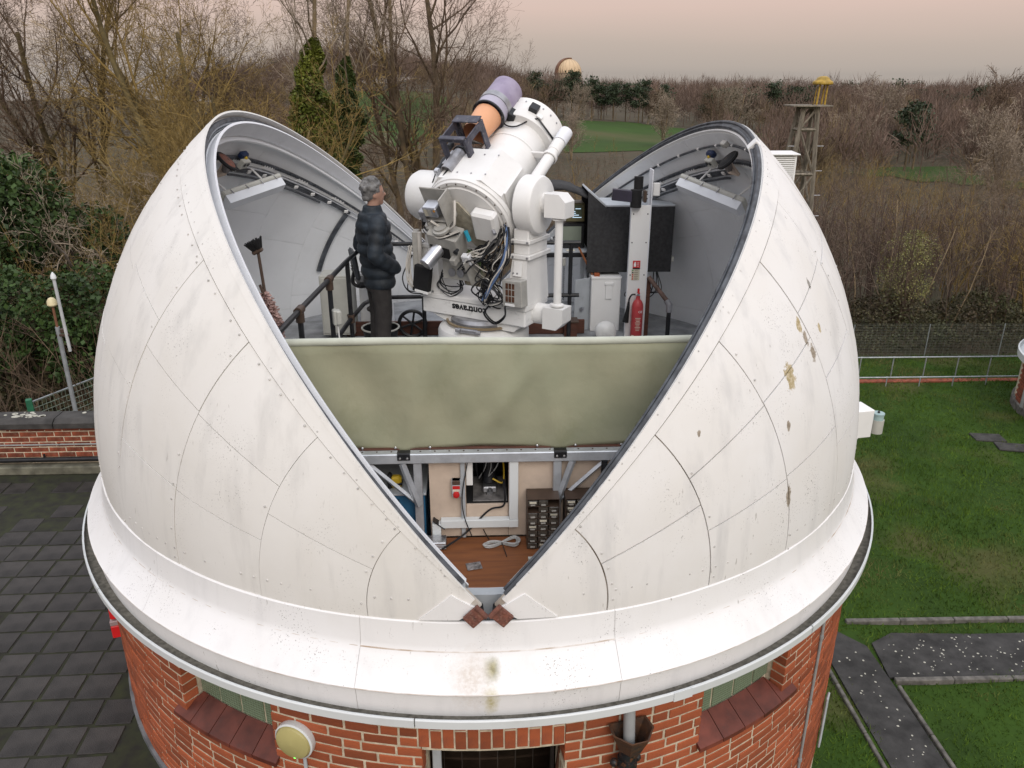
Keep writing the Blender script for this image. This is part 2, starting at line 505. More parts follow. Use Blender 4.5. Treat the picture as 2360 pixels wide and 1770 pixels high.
def arc_tube(mb, r, ph, th0, th1, sg, rt, n=70, k=6, wob=0.0):
    pts = []
    for i in range(n + 1):
        th = th0 + (th1 - th0) * i / n
        w = wob * math.sin(i * 0.9) if wob else 0
        pts.append(SP(r + w, th, sg * ph))
    mb.tube(pts, rt, k)

def dome_shell(sg, rim, paint, joint, label):
    root = thing('dome_shell', label, 'dome shell', (0, 0, 0), 'opened shells of the dome')
    edge = rim + 3.4
    # riveted outer panels
    for i in range(len(LAT) - 1):
        cuts = [edge] + [c for c in LON[i] if c > edge + 3] + [99.0]
        if i == 0: cuts = [rim + 0.3, 99.0]
        for a, c in zip(cuts[:-1], cuts[1:]):
            lift = rng.uniform(-0.002, 0.003)
            patch(R + lift, R - 0.022, LAT[i], LAT[i + 1], sg * a, sg * c, gap=(0.0018 if sg < 0 else 0.0034) + rng.random() * 0.0016, step=2.6, bow=0.004).build('panel', paint, root, 50)
    patch(R - 0.012, R - 0.035, 1.0, 179, sg * (rim + 0.2), sg * 98.5, step=4).build('frame_skin', joint, root, 50)
    # rim strip of the outer skin
    m = MB(); arc_strip(m, R - 0.02, R + 0.006, rim + 0.1, edge - 0.12, 4.2, 176, sg, 90); m.build('rim_strip', paint, root, 40)
    # inner lining sheets
    for i in range(0, len(LAT) - 1):
        th0, th1 = LAT[i], LAT[i + 1]
        cuts = [rim + 0.6, 58 if i % 2 else 64, 80 if i % 2 else 84, 100]
        for a, c in zip(cuts[:-1], cuts[1:]):
            patch(3.215, 3.203, max(th0, 3), min(th1, 177), sg * a, sg * c, gap=0.0012, step=4).build('lining_panel', M_LINING, root, 50)
    patch(3.232, 3.222, 3, 177, sg * (rim + 0.5), sg * 100, step=5).build('lining_batten', mat('lining_seam' + str(sg), (0.22, 0.23, 0.24), 0.7), root, 50)
    # rivets along the seams (too small to pick apart)
    rv = MB()
    def rivet(th, ph):
        if ph > 95: return
        rv.lathe([(0.0075, -0.002), (0.0065, 0.003), (0.003, 0.0045)], zframe(SP(R + 0.003, th, sg * ph), SP(1, th, sg * ph)), 6)
    for i, th in enumerate(LAT[1:-1]):
        if i > 8: break
        if i == 0 or rng.random() < 0.9:
            arc = math.sin(rad(th))
            stepd = math.degrees(0.105 / (R * arc))
            ph = edge + 1.2
            while ph < 95:
                if rng.random() < (0.9 if i == 0 else (0.7 if i == 1 and sg > 0 else 0.2)): rivet(th + 0.55, ph)
                ph += stepd
    th = 6.0
    while th < 150:
        if rng.random() < 0.7: rivet(th, edge + 0.75 if sg < 0 else rim + 0.9)
        if sg < 0 and rng.random() < 0.6: rivet(th + 0.7, edge - 0.9)
        th += 2.0
    for k in range(60):
        # row along the foot of the shell
        th = 8 + k * 1.7
        ph = 90.4 + math.degrees(0.03 / R)
        if rng.random() < (0.45 if sg < 0 else 0.8): rivet(th, 91 - 1.6 / max(math.sin(rad(th)), .1))
    rv.build('rivets', M_RIVET, root, 40)['kind'] = 'stuff'
    # rim: rubber seal, inner angle
    if sg < 0:
        m = MB(); arc_strip(m, 3.235, 3.285, rim + 0.1, rim + 0.75, 3.5, 176, sg, 90); m.build('rim_face', M_GREYPAINT, root)
        m = MB(); arc_tube(m, 3.262, rim - 0.1, 4, 175.5, sg, 0.020, 90, 7); m.build('rubber_seal', M_RUBBER, root)
        m = MB(); arc_strip(m, 3.292, 3.308, rim - 1.1, rim + 0.12, 3.5, 176, sg, 90); m.build('weather_lip', paint, root)
        m = MB(); arc_strip(m, 3.185, 3.205, rim - 0.9, rim + 1.9, 3.5, 176, sg, 90); m.build('inner_angle', M_LIP, root)
        m = MB(); arc_strip(m, 3.155, 3.20, rim + 2.4, rim + 2.75, 5, 175, sg, 90); m.build('stiffening_rib', M_LINING, root)
    else:
        m = MB(); arc_strip(m, 3.205, 3.294, rim + 0.05, rim + 0.8, 3.5, 176, sg, 90); m.build('rim_face', M_WHITE, root)
        m = MB()
        arc_strip(m, 3.222, 3.290, rim - 0.25, rim + 0.06, 2.6, 176, sg, 90)
        arc_tube(m, 3.282, rim - 0.3, 2.6, 176, sg, 0.014, 90, 7)
        arc_tube(m, 3.236, rim - 0.3, 2.6, 176, sg, 0.011, 90, 7)
        m.build('rubber_seal', M_RUBBER, root)
        m = MB(); arc_strip(m, 3.222, 3.302, rim - 0.7, rim + 0.3, 73.0, 74.5, sg, 3); m.build('repair_tape', M_WHITE, root)
        m = MB(); arc_tube(m, 3.19, rim + 3.2, 84, 168, sg, 0.011, 60, 6)
        m.build('cable', M_RUBBER, root)
        m = MB()
        for th in range(86, 168, 7): m.box((0.035, 0.03, 0.02), zframe(SP(3.188, th, sg * (rim + 3.2)), SP(1, th, sg * (rim + 3.2))), 0.004)
        m.build('cable_clips', M_WHITE, root)['kind'] = 'stuff'
    # drive rack with its backing strip
    m = MB(); arc_strip(m, 3.165, 3.19, rim + 6.3, rim + 6.9, 82, 170, sg, 70)
    n = 110
    for i in range(n):
        th = 82 + 88 * i / n
        m.box((0.012, 0.022, 0.02), zframe(SP(3.166, th, sg * (rim + 6.6)), SP(1, th, sg * (rim + 6.6))), 0)
    m.build('drive_rack', M_RUBBER, root)
    m = MB(); arc_strip(m, 3.172, 3.196, rim + 7.0, rim + 7.7, 84, 168, sg, 60)
    for th in range(90, 168, 11): arc_strip(m, 3.160, 3.19, rim + 6.7, rim + 7.5, th, th + 3.2, sg, 3)
    m.build('rack_backing', M_WHITE, root)
    m = MB(); arc_strip(m, 3.17, 3.195, rim + 8.0, rim + 8.25, 100, 160, sg, 50); arc_strip(m, 3.17, 3.195, rim + 9.45, rim + 9.6, 100, 160, sg, 50)
    m.build('cable_tray', M_LIP, root)
    m = MB()
    for k in range(5): arc_tube(m, 3.172 + 0.004 * (k % 2), rim + 8.4 + k * 0.24, 100, 139.4 if sg < 0 else 165, sg, 0.0085, 40, 5, 0.002)
    if sg < 0:
        for k in range(4):
            pts = [SP(3.18, 139.4 + k * .25, sg * (rim + 8.6 + j * 1.0)) for j in range(24)]
            m.tube(pts, 0.012, 5)
    arc_tube(m, 3.168, rim + 10.1, 103, 132, sg, 0.012, 30, 5, 0.004)
    m.build('cable_run', M_RUBBER, root)
    m = MB()
    for th in range(104, 160, 5): m.box((0.05, 0.035, 0.03), zframe(SP(3.170, th, sg * (rim + 8.9)), SP(1, th, sg * (rim + 8.9))), 0.004)
    m.build('tray_clips', M_WHITE, root)['kind'] = 'stuff'
    # hinge end: cover plate and rusty hinge leaf
    m = MB()
    c = [SP(R + 0.012, 7.0, sg * 97), SP(R + 0.012, 4.2, sg * 59), SP(R + 0.012, 1.2, sg * 62), SP(R + 0.012, 3.0, sg * 104)]
    d = [p * ((R - 0.01) / p.length) for p in c]
    fs = [(0, 1, 2, 3), (7, 6, 5, 4), (0, 4, 5, 1), (1, 5, 6, 2), (2, 6, 7, 3), (3, 7, 4, 0)]
    m.add(c + d, [f[::-1] for f in fs] if sg > 0 else fs); m.build('hinge_cover', M_SKIRT, root)
    hx = Vector((sg * 0.080, -3.345, 0.006))
    M = Matrix.Translation(hx) @ Matrix.Rotation(rad(-8), 4, 'X') @ Matrix.Rotation(rad(sg * -47 + 0), 4, 'Y')
    m = MB(); m.box((0.088, 0.022, 0.098), M, 0.004)
    m.cyl(M @ Vector((-0.045, -0.008, sg * 0.0 + 0.055)), M @ Vector((0.045, -0.008, 0.055)), 0.016, n=10)
    hp = m.build('hinge_leaf', M_RUST, root)
    m = MB()
    for a in (-0.028, 0, 0.028):
        for b in (-0.032, 0.012):
            m.lathe([(0.009, 0), (0.009, 0.006), (0.004, 0.009)], M @ Matrix.Translation((a, -0.011, b)) @ Matrix.Rotation(rad(90), 4, 'X'), 8)
    m.build('hinge_bolts', M_RUST, hp)
    return root

shell_left = dome_shell(-1, 40.0, M_SHELL_L, M_JOINT, 'left half of the opened white dome, warm white with a clean lip along its edge')
shell_right = dome_shell(1, 41.2, M_SHELL_R, M_JOINT_R, 'right half of the opened white dome, its paint peeling and its seams rusty')

# ------------------------------------------------------------------ skirt ring below the shells
skirt = thing('dome_skirt', 'broad white skirt ring under the dome shells with a green-brown stain in front', 'skirt', (0, 0, -0.62))
PROF = [(3.292, -0.060), (3.302, -0.060), (3.309, -0.066), (3.322, -0.215), (3.332, -0.25), (3.352, -0.278), (3.458, -0.432), (3.468, -0.440), (3.466, -0.452), (3.454, -0.456), (3.436, -0.63), (3.40, -0.63)]
a = -90 - 13
CUTS = [0, 26, 60, 88, 118, 150, 180, 212, 242, 272, 300, 332, 360]
for k in range(len(CUTS) - 1):
    m = MB(); g = 0.014
    off = rng.uniform(-0.0015, 0.0015)
    m.lathe([(r + off, z) for r, z in PROF], None, 14, a + CUTS[k] + g, a + CUTS[k + 1] - g)
    m.build('skirt_panel', M_SKIRT, skirt, 28)
m = MB(); m.lathe([(r - 0.0025, z - 0.0015) for r, z in PROF], None, 120, cap=False); m.build('skirt_backing', mat('skirt_gap', (0.52, 0.50, 0.47), 0.8), skirt, 28)
# dirty lines where the sheets fold
M_FOLD = mat('fold_dirt', (0.42, 0.33, 0.25), 0.9, var=0.3, scale=7, col2=(0.80, 0.79, 0.78), detail=7)
m = MB(); m.lathe([(3.4672, -0.4415), (3.4705, -0.4445), (3.4690, -0.4475), (3.4655, -0.4475)], None, 160, cap=False); m.lathe([(3.3285, -0.2435), (3.3325, -0.2475), (3.3345, -0.2535), (3.3325, -0.2555)], None, 160, cap=False)
m.build('fold_line', M_FOLD, skirt)

# ------------------------------------------------------------------ building: brick drum, gutter, windows, doorway
ZG, ZT = -6.2, -2.13
bld = thing('observatory_building', 'round orange brick observatory building under the white dome', 'building', (0, 0, ZG))
def AZ(r, az, z): return Vector((r * math.sin(rad(az)), -r * math.cos(rad(az)), z))
def arc_block(mb, az0, az1, r0, r1, z0, z1, step=3.0):
    n = max(1, int(math.ceil(abs(az1 - az0) / step)))
    vs = []
    for i in range(n + 1):
        az = az0 + (az1 - az0) * i / n
        vs += [AZ(r0, az, z0), AZ(r1, az, z0), AZ(r1, az, z1), AZ(r0, az, z1)]
    fs = []
    for i in range(n):
        for k in range(4):
            fs.append((i * 4 + k, (i + 1) * 4 + k, (i + 1) * 4 + (k + 1) % 4, i * 4 + (k + 1) % 4))
    fs += [(0, 1, 2, 3), tuple(n * 4 + k for k in (3, 2, 1, 0))]
    return mb.add(vs, fs)
WIN = [(-37.4, -23.6), (23.7, 37.5)]
DOOR = (-6.9, 7.7)
ZW0, ZW1 = -1.125, -0.60
# cut: the doorway rises into the window band, so the band in front of it is only the arch
m2 = MB()
for s0, s1 in [(-180, -37.52), (-23.48, DOOR[0] - .1), (DOOR[1] + .1, 23.58), (37.62, 180)]: arc_block(m2, s0, s1, 3.18, 3.3988, ZW0 + 0.001, -0.605)
arc_block(m2, DOOR[0], DOOR[1], 3.18, 3.3988, -0.928, -0.605)
for s0, s1, zz_ in [(-180, -37.52, ZW0), (-37.52, -23.48, -1.262), (-23.48, DOOR[0], ZW0), (DOOR[1], 23.58, ZW0), (23.58, 37.62, -1.262), (37.62, 180, ZW0)]: arc_block(m2, s0, s1, 3.18, 3.3988, ZG, zz_)
m2.build('mortar_core', M_MORTAR, bld, 30)
# bricks
BL, BH, JT = 0.211, 0.061, 0.0145
bricks = []     # (visible size score, az centre, length deg, z, height)
course = 0
z = -0.62
deg = lambda l: math.degrees(l / 3.4)
while z > -2.75:
    zc = z - BH / 2
    segs = []
    win = zc > ZW0 - 0.0
    door = True
    blocks = []
    if win: blocks += WIN
    elif zc > -1.262: blocks += WIN
    if zc < -0.90: blocks.append(DOOR)
    else: blocks.append((-7.35, 7.75))
    az = -150 + (deg(BL + JT) * 0.5 if course % 2 else 0) + rng.uniform(-.2, .2)
    while az < 150:
        ln = BL if rng.random() < 0.93 else 0.1025
        a0, a1 = az, az + deg(ln)
        for b0, b1 in blocks:
            if a0 < b1 and a1 > b0:
                if a0 < b0 - deg(0.012): a1 = min(a1, b0 - 0.005)
                elif a1 > b1 + deg(0.012): a0 = max(a0, b1 + 0.005)
                else: a0 = a1
        if a1 - a0 > deg(0.011): bricks.append(((a0 + a1) / 2, a1 - a0, zc, BH))
        az += deg(ln + JT)
        if az > -100 and az < -99: pass
    z -= BH + JT; course += 1
def brick_mesh(name, l, h):
    mb = MB(); mb.box((l, 0.1025, h), None, 0.003, (0, 0.05, 0)); return mb.mesh(name, M_BRICK, 30)
cam_p = Vector(camera.location)
def score(b):
    p = AZ(3.4, b[0], b[2]); n = AZ(1, b[0], 0); d = cam_p - p
    return max(0, n.dot(d.normalized())) / d.length_squared * b[1] * b[3]
def in_frame(b):
    p = AZ(3.4, b[0], b[2]); v = camera.matrix_world
    return True
ci = Matrix(camera.rotation_euler.to_matrix().to_4x4()); ci.translation = camera.location; ci = ci.inverted()
def visible(p):
    q = ci @ p
    if q.z > -0.1: return False
    return abs(q.x / -q.z) < 0.66 and abs(q.y / -q.z) < 0.50
arch = []
ncol = 12
for k in range(ncol):
    az = -7.3 + (k + 0.5) * 15.0 / ncol
    w = 15.0 / ncol - deg(0.010)
    if k % 2 == 0: arch += [(az, w, -0.645, 0.062), (az, w, -0.735 - 0.075, 0.215 - 0.02)]
    else: arch += [(az, w, -0.700, 0.135), (az, w, -0.848, 0.135)]
ok = [b for b in bricks if visible(AZ(3.4, b[0], b[2])) and score(b) > 0]
ok.sort(key=score, reverse=True)
single = ok[:300 - len(arch)]
sset = set(single); rest = [b for b in bricks if b not in sset and abs(b[0]) < 140]
cache = {}
for (az, w, zc, h) in single + arch:
    l = round(rad(w) * 3.4 / 0.008) * 0.008
    key = (l, round(h, 3))
    if key not in cache: cache[key] = brick_mesh('brick', l, h)
    pr = rng.uniform(-0.002, 0.003)
    o = link('brick', cache[key], bld, AZ(3.401 + pr, az, zc) - ORG[bld])
    o.rotation_euler = (rng.uniform(-.008, .008), rng.uniform(-.008, .008), rad(az) + rng.uniform(-.006, .006))
m = MB()
for (az, w, zc, h) in rest:
    m.box((rad(w) * 3.4, 0.1025, h), Matrix.Translation(AZ(3.401 + rng.uniform(-.002, .003), az, zc)) @ Matrix.Rotation(rad(az), 4, 'Z'), 0.0, (0, 0.05, 0))
m.build('brickwork', M_BRICK, bld, 0)['kind'] = 'stuff'
# windows of glass blocks
for (w0, w1) in WIN:
    m = MB(); arc_block(m, w0, w1, 3.18, 3.262, -1.17, -0.61, 2.0)
    wroot = m.build('glass_block_window', M_MORTAR, bld, 30)
    wroot['label'] = 'row of ribbed green glass blocks under the gutter'
    nb = 4.4; step = deg(0.205) * 3.4 / 3.27
    az = w0 + 0.1 if w0 > 0 else w0 + 0.15
    while az < w1 - 0.5:
        e = min(az + step - deg(0.020), w1 - 0.1)
        mm = MB(); arc_block(mm, az, e, 3.20, 3.272, -1.115, -0.62, 1.5)
        mm.build('pane', M_GLASSBLOCK, wroot, 30)
        az += step
    # sloping sill tiles
    s0, s1 = w0 - 1.7, w1 + 0.4
    if w0 > 0: s0, s1 = w0 - 0.3, w1 + 2.4
    n = 5
    for k in range(n):
        a0, a1 = s0 + (s1 - s0) * k / n + 0.05, s0 + (s1 - s0) * (k + 1) / n - 0.05
        mm = MB(); vs = []
        for i in range(4):
            az_ = a0 + (a1 - a0) * i / 3
            ri = 3.274 if w0 + 0.02 < az_ < w1 - 0.02 else 3.402
            zi = -1.120 - (ri - 3.274) * 0.62
            vs += [AZ(ri, az_, zi - 0.035), AZ(3.445, az_, -1.255), AZ(3.445, az_, -1.222), AZ(ri, az_, zi)]
        fs = []
        for i in range(3):
            for q in range(4): fs.append((i * 4 + q, (i + 1) * 4 + q, (i + 1) * 4 + (q + 1) % 4, i * 4 + (q + 1) % 4))
        fs += [(0, 1, 2, 3), (15, 14, 13, 12)]
        mm.add(vs, fs); mm.build('sill_tile', M_TILE, wroot, 30)
m = MB(); arc_block(m, 76.5, 84, 3.40, 3.47, -0.98, -0.86, 2); m.build('sill_tile', M_TILE, bld, 30)
# doorway
m = MB(); arc_block(m, -9.5, 9.5, 2.75, 2.80, ZG, -0.62, 2); m.build('doorway_back', mat('tile_grout', (0.09, 0.075, 0.065), 0.8), bld)
for r_ in range(5):
    for k in range(7):
        a0 = -9 + k * 2.55
        mm = MB(); arc_block(mm, a0 + 0.07, a0 + 2.48, 2.80, 2.812, -1.45 - r_ * 0.152, -1.306 - r_ * 0.152 + 0.148 - 0.152 + 0.145, 3)
        if r_ < 4: mm.build('wall_tile', M_DARKTILE, bld, 0)
m = MB(); m.box((0.055, 0.06, 5.2), T(-0.335, -3.18, -0.63 - 2.6), 0.004); m.build('door_frame', M_GREYPAINT, bld)
m = MB(); m.box((0.09, 0.05, 2.2), T(0.40, -3.22, -2.02, 0, 0, rad(5)), 0.006); m.build('door_edge', M_WOODDARK, bld)
# gutter
m = MB(); m.lathe([(3.425, -0.60), (3.43, -0.622), (3.515, -0.622), (3.517, -0.58)], None, 160, cap=False); m.build('gutter_channel', M_GUTTER, bld, 30)
for k in range(8):
    a0 = -90 - 52 + k * 45
    m = MB(); m.lathe([(3.517, -0.64), (3.517, -0.572), (3.527, -0.570), (3.532, -0.578), (3.530, -0.632), (3.50, -0.645), (3.40, -0.645)], None, 22, a0 + 0.06, a0 + 45 - 0.06)
    m.build('gutter_section', M_PVC, bld, 30)
m = MB(); arc_block(m, 18.2, 20.3, 3.531, 3.537, -0.634, -0.568, 1); m.build('gutter_joint', M_PVC, bld)
m = MB(); arc_block(m, -150, 0, 3.40, 3.43, ZT - 0.02, ZT + 0.05, 3); m.build('lead_flashing', mat('lead', (0.16, 0.17, 0.18), 0.6, var=0.2), bld)

# ------------------------------------------------------------------ inside the dome: floor, canvas screen, bench room
M_CANVAS = mat('olive_canvas', (0.345, 0.338, 0.235), 0.85, var=0.1, scale=1.3, col2=(0.215, 0.230, 0.155), bump=0.5, bscale=9, dirt=0.35, dirtcol=(0.17, 0.18, 0.09))
M_ALU = mat('aluminium', (0.58, 0.61, 0.65), 0.42, metal=0.55, var=0.1, scale=8, dirt=0.3, dirtcol=(0.30, 0.27, 0.25))
M_CREAM = mat('cream_board', (0.58, 0.47, 0.38), 0.8, var=0.06, scale=9, dirt=0.12, dirtcol=(0.25, 0.2, 0.16))
M_BLACK = mat('black_paint', (0.016, 0.017, 0.02), 0.4, var=0.3, scale=12, dirt=0.2, dirtcol=(0.08, 0.07, 0.065))
M_BLACKMATT = mat('black_matt', (0.012, 0.012, 0.013), 0.85, var=0.2, scale=12)
M_CHROME = mat('bright_metal', (0.62, 0.63, 0.66), 0.28, metal=0.9, var=0.1, scale=10)
M_DESK = mat('bench_wood', (0.235, 0.085, 0.030), 0.5, var=0.2, scale=4, stretch=(1, 9, 9), col2=(0.165, 0.060, 0.024), dirt=0.25, dirtcol=(0.10, 0.05, 0.03))
M_EDGEW = mat('bench_edge', (0.36, 0.13, 0.035), 0.45, var=0.1, scale=5)
M_BROWN = mat('brown_steel', (0.075, 0.048, 0.034), 0.5, var=0.15, scale=9)
M_DRAWER = mat('smoked_plastic', (0.095, 0.082, 0.068), 0.25, var=0.25, scale=20, spec=0.6)
M_LABEL = mat('paper_label', (0.66, 0.62, 0.50), 0.8, var=0.08, scale=12, objrand=0.12)
M_RED = mat('signal_red', (0.55, 0.02, 0.02), 0.4, var=0.08, scale=6)
M_FLOOR = mat('floor_paint', (0.30, 0.31, 0.32), 0.6, var=0.2, scale=5, dirt=0.4, dirtcol=(0.05, 0.045, 0.04))
M_BLUE = mat('blue_paint', (0.025, 0.12, 0.24), 0.5, var=0.15, scale=5)
M_YELLOW = mat('yellow_plastic', (0.62, 0.42, 0.03), 0.45, var=0.08, scale=6)
M_WOODBR = mat('reddish_board', (0.115, 0.042, 0.025), 0.65, var=0.25, scale=3, stretch=(2, 2, 20), col2=(0.06, 0.026, 0.018))
M_GREYBOX = mat('beige_grey', (0.46, 0.46, 0.42), 0.5, var=0.05, scale=5, dirt=0.15)

FZ = 0.15
m = MB()
n = 64; out = []
for i in range(n + 1):
    an = rad(-32 + 244 * i / n)
    out.append((3.0 * math.cos(an), 3.0 * math.sin(an)))
m.prism([(x, max(y, -1.6)) for x, y in out], 0.05, None, FZ - 0.05)
m.build('observing_floor', M_FLOOR)['kind'] = 'structure'
m = MB(); m.lathe([(0.01, 0), (3.17, 0), (3.17, -0.1)], Matrix.Translation((0, 0, -0.75)), 48); m.build('lower_floor', M_FLOOR)['kind'] = 'structure'
# inside kerb the shells close against
m = MB()
for s0, s1 in ((-150, 210),): arc_block(m, -176, 176, 3.06, 3.13, -0.75, 0.0, 4)
m.build('ring_wall', M_GREYPAINT)['kind'] = 'structure'
# brown skirting boards round the platform
for k, (x0, y0, x1, y1) in enumerate([(-1.5, 1.42, 0.0, 1.42), (0.0, 1.42, 1.15, 1.42)]):
    m = MB(); m.box((abs(x1 - x0) - 0.01, 0.03, 0.16), T((x0 + x1) / 2, y0, FZ + 0.08 + 0.004), 0.004)
    o = m.build('kick_board', M_WOODBR, None, 35, ((x0 + x1) / 2, y0, FZ))
    setp(o, ['reddish brown kick board along the floor edge behind the man', 'reddish brown kick board behind the foot of the telescope'][k], 'board', 'kick boards at the platform edge')

# canvas screen
cs = thing('canvas_screen', 'olive green canvas screen stretched across the front of the dome opening', 'canvas screen', (0, -2.2, 0.50))
m = MB(); NX, NZ = 120, 26
vs = []
for j in range(NZ + 1):
    for i in range(NX + 1):
        x = -1.86 + 3.72 * i / NX; v = j / NZ
        env = math.sin(math.pi * min(1, v * 1.02)) ** 0.7
        y = -2.2 - 0.034 * env * math.sin(x * 11 + 1.6 * v + 0.8 * math.sin(x * 4)) * math.exp(-((x + 0.85) / 0.5) ** 2) \
            - 0.03 * env * math.exp(-((x - 0.15) / 0.7) ** 2) - 0.022 * math.sin(x * 4.3 + v * 2.2) * env \
            - 0.03 * math.exp(-((x + 0.545 - 0.25 * v) / 0.06) ** 2) * (1 - v) ** .5 - 0.03 * math.exp(-((x - 0.50 + 0.12 * v) / 0.07) ** 2) * (1 - v) ** .5 - 0.02 * math.exp(-((x + 0.1 - 0.5 * v) / 0.08) ** 2) * env + 0.012 * math.sin(x * 17 + v * 4 + math.sin(x * 5)) * env * 0.55
        sag = 0.012 * math.cos((x - 0.5) * 6.0) * (1 - v) ** 3
        z = 0.515 - sag + (1.270 - 0.515) * v - 0.006 * math.sin(x * 2.2) * v
        if v > 0.93: y += (v - 0.93) * 0.35
        vs.append((x, y, z))
W = NX + 1
m.add(vs, [(j * W + i, j * W + i + 1, (j + 1) * W + i + 1, (j + 1) * W + i) for j in range(NZ) for i in range(NX)])
o = m.build('canvas', M_CANVAS, cs, 60)
md = o.modifiers.new('thick', 'SOLIDIFY'); md.thickness = 0.004
m = MB(); m.tube([(-1.84 + 0.1 * i, -2.176, 1.262 - 0.006 * math.sin((-1.84 + 0.1 * i) * 2.2)) for i in range(38)], 0.026, 12); m.build('top_roll', mat('canvas_highlight', (0.50, 0.52, 0.44), 0.8, var=0.08, scale=5), cs)  # roll coloured paler than the canvas: light reflecting along its top, painted in
m = MB(); m.box((3.3, 0.03, 0.03), T(0, -2.205, 0.507), 0.004); m.build('bottom_batten', M_WOODBR, cs)
for x in (-0.82, -0.60, -0.37, 0.35, 0.61, 0.92):
    m = MB(); m.lathe([(0.009, 0), (0.009, 0.006), (0.004, 0.009)], T(x, -2.226, 0.535, 0, rad(90)), 10); m.build('stud', M_CHROME, cs)
fr = thing('screen_frame', 'white aluminium beam with braces carrying the canvas screen', 'frame', (0, -2.28, -0.16))
m = MB(); m.box((3.0, 0.07, 0.072), T(0, -2.275, 0.488), 0.006); m.build('beam', M_ALU, fr)
m = MB()
for i in range(26): m.lathe([(0.006, 0), (0.006, 0.003)], T(-1.2 + 0.096 * i, -2.268, 0.524), 8)
m.build('beam_screws', M_BROWN, fr)['kind'] = 'stuff'
for x in (-0.54, 0.50):
    m = MB(); m.box((0.085, 0.012, 0.048), T(x, -2.315, 0.507), 0.003); m.box((0.085, 0.05, 0.010), T(x, -2.29, 0.531), 0.003)
    br = m.build('bracket', M_BLACK, fr)
    m = MB()
    for s in (-0.024, 0.024): m.lathe([(0.008, 0), (0.008, 0.006), (0.003, 0.008)], T(x + s, -2.321, 0.50, 0, rad(90)), 8)
    m.build('bolt', M_CHROME, br)
for x, sg in ((-0.455, -1), (0.485, 1)):
    m = MB(); m.box((0.055, 0.05, 0.60), T(x, -2.27, 0.155), 0.004); m.build('post', M_ALU, fr)
    m = MB(); m.cyl((x + sg * 0.33, -2.28, 0.45), (x + sg * 0.02, -2.285, 0.15), 0.016, n=4); m.build('brace', M_ALU, fr)
    m = MB(); m.cyl((x + sg * 0.10, -2.295, 0.45), (x + sg * 0.0, -2.30, 0.13), 0.024, n=4); m.build('brace', M_ALU, fr)

# bench room below the screen
bw = thing('bench_partition', 'cream partition with a dark opening behind the bench', 'partition', (0, -2.2, -0.16))
def panel(x0, x1, z0, z1, y=-2.235, mt=M_CREAM, name='board', d=0.02, par=None):
    m = MB(); m.box((x1 - x0 - 0.002, d, z1 - z0 - 0.002), T((x0 + x1) / 2, y + d / 2, (z0 + z1) / 2), 0.002)
    return m.build(name, mt, par or bw)
panel(-0.385, -0.135, -0.158, 0.50); panel(0.155, 0.80, -0.158, 0.50); panel(-0.135, 0.155, -0.158, 0.095)
panel(0.80, 1.25, -0.158, 0.50)
m = MB()     # recess behind the opening
m.box((0.33, 0.012, 0.44), T(0.01, -1.74, 0.28)); m.box((0.012, 0.46, 0.44), T(-0.16, -1.98, 0.28)); m.box((0.012, 0.46, 0.44), T(0.18, -1.98, 0.28)); m.box((0.33, 0.46, 0.012), T(0.01, -1.98, 0.085))
m.build('recess', M_BLACKMATT, bw)
m = MB(); m.box((0.24, 0.36, 0.01), T(0.03, -2.02, 0.100), 0.003); m.build('recess_plate', mat('scuffed_plate', (0.20, 0.19, 0.185), 0.5, var=0.3, scale=12), bw)
m = MB(); m.box((0.045, 0.03, 0.24), T(-0.110, -2.215, 0.36), 0.003); m.build('switch_plate', M_WHITE, bw)
m = MB(); m.box((0.030, 0.02, 0.62), T(-0.155, -2.255, 0.16), 0.002); m.build('conduit_strip', M_GREYPAINT, bw)
m = MB(); m.box((3.4, 0.50, 0.02), T(0, -1.87, 0.500), 0.0); m.build('shelf_top', M_FLOOR, bw)
inst = thing('laser_head', 'black instrument with cables inside the opening behind the bench', 'instrument', (0.03, -2.0, 0.105))
m = MB(); m.cyl((0.03, -2.02, 0.20), (0.03, -1.98, 0.50), 0.045, n=16); m.cyl((0.03, -2.02, 0.17), (0.03, -2.02, 0.21), 0.055, 0.045, 16); m.build('body', M_BLACK, inst)
m = MB(); m.box((0.10, 0.10, 0.045), T(0.03, -2.05, 0.130), 0.008); m.cyl((0.03, -2.09, 0.13), (0.03, -2.13, 0.115), 0.022, n=10); m.build('clamp', M_CHROME, inst)
m = MB(); m.tube(bz([(0.05, -2.1, 0.22), (0.12, -2.1, 0.19), (0.13, -2.05, 0.28), (0.11, -2.1, 0.45)]), 0.006, 6); m.build('cable', M_YELLOW, inst)
for k in range(7):
    m = MB(); x = rng.uniform(-0.1, 0.13)
    m.tube(bz([(x, -2.1 + rng.uniform(0, .2), 0.48), (x + rng.uniform(-.06, .06), -2.1, 0.34), (x * .5 + rng.uniform(-.05, .05), -2.05, 0.2)]), 0.004, 5); m.build('cable', [M_BLACK, M_GREYPIPE][k % 2], inst)
tr = thing('cable_trunking', 'grey white square trunking running along the partition and down to the bench', 'trunking', (0, -2.24, -0.16))
def bar(name, size, c, mt, par, ch=0.003):
    m = MB(); m.box(size, T(*c), ch); return m.build(name, mt, par)
bar('trunk_length', (0.50, 0.055, 0.060), (-0.062, -2.266, -0.028), M_PVC, tr)
bar('trunk_length', (0.062, 0.055, 0.50), (0.190, -2.266, 0.254), M_PVC, tr)
bar('trunk_corner', (0.066, 0.058, 0.060), (0.222 - 0.033, -2.268, -0.028), M_PVC, tr)
bar('trunk_length', (0.060, 0.055, 0.132), (-0.342, -2.266, -0.091), M_PVC, tr)
m = MB(); m.box((0.10, 0.062, 0.006), T(-0.325, -2.268, -0.03, 0, 0, rad(40)), 0); m.build('joint_gap', M_BLACK, tr)
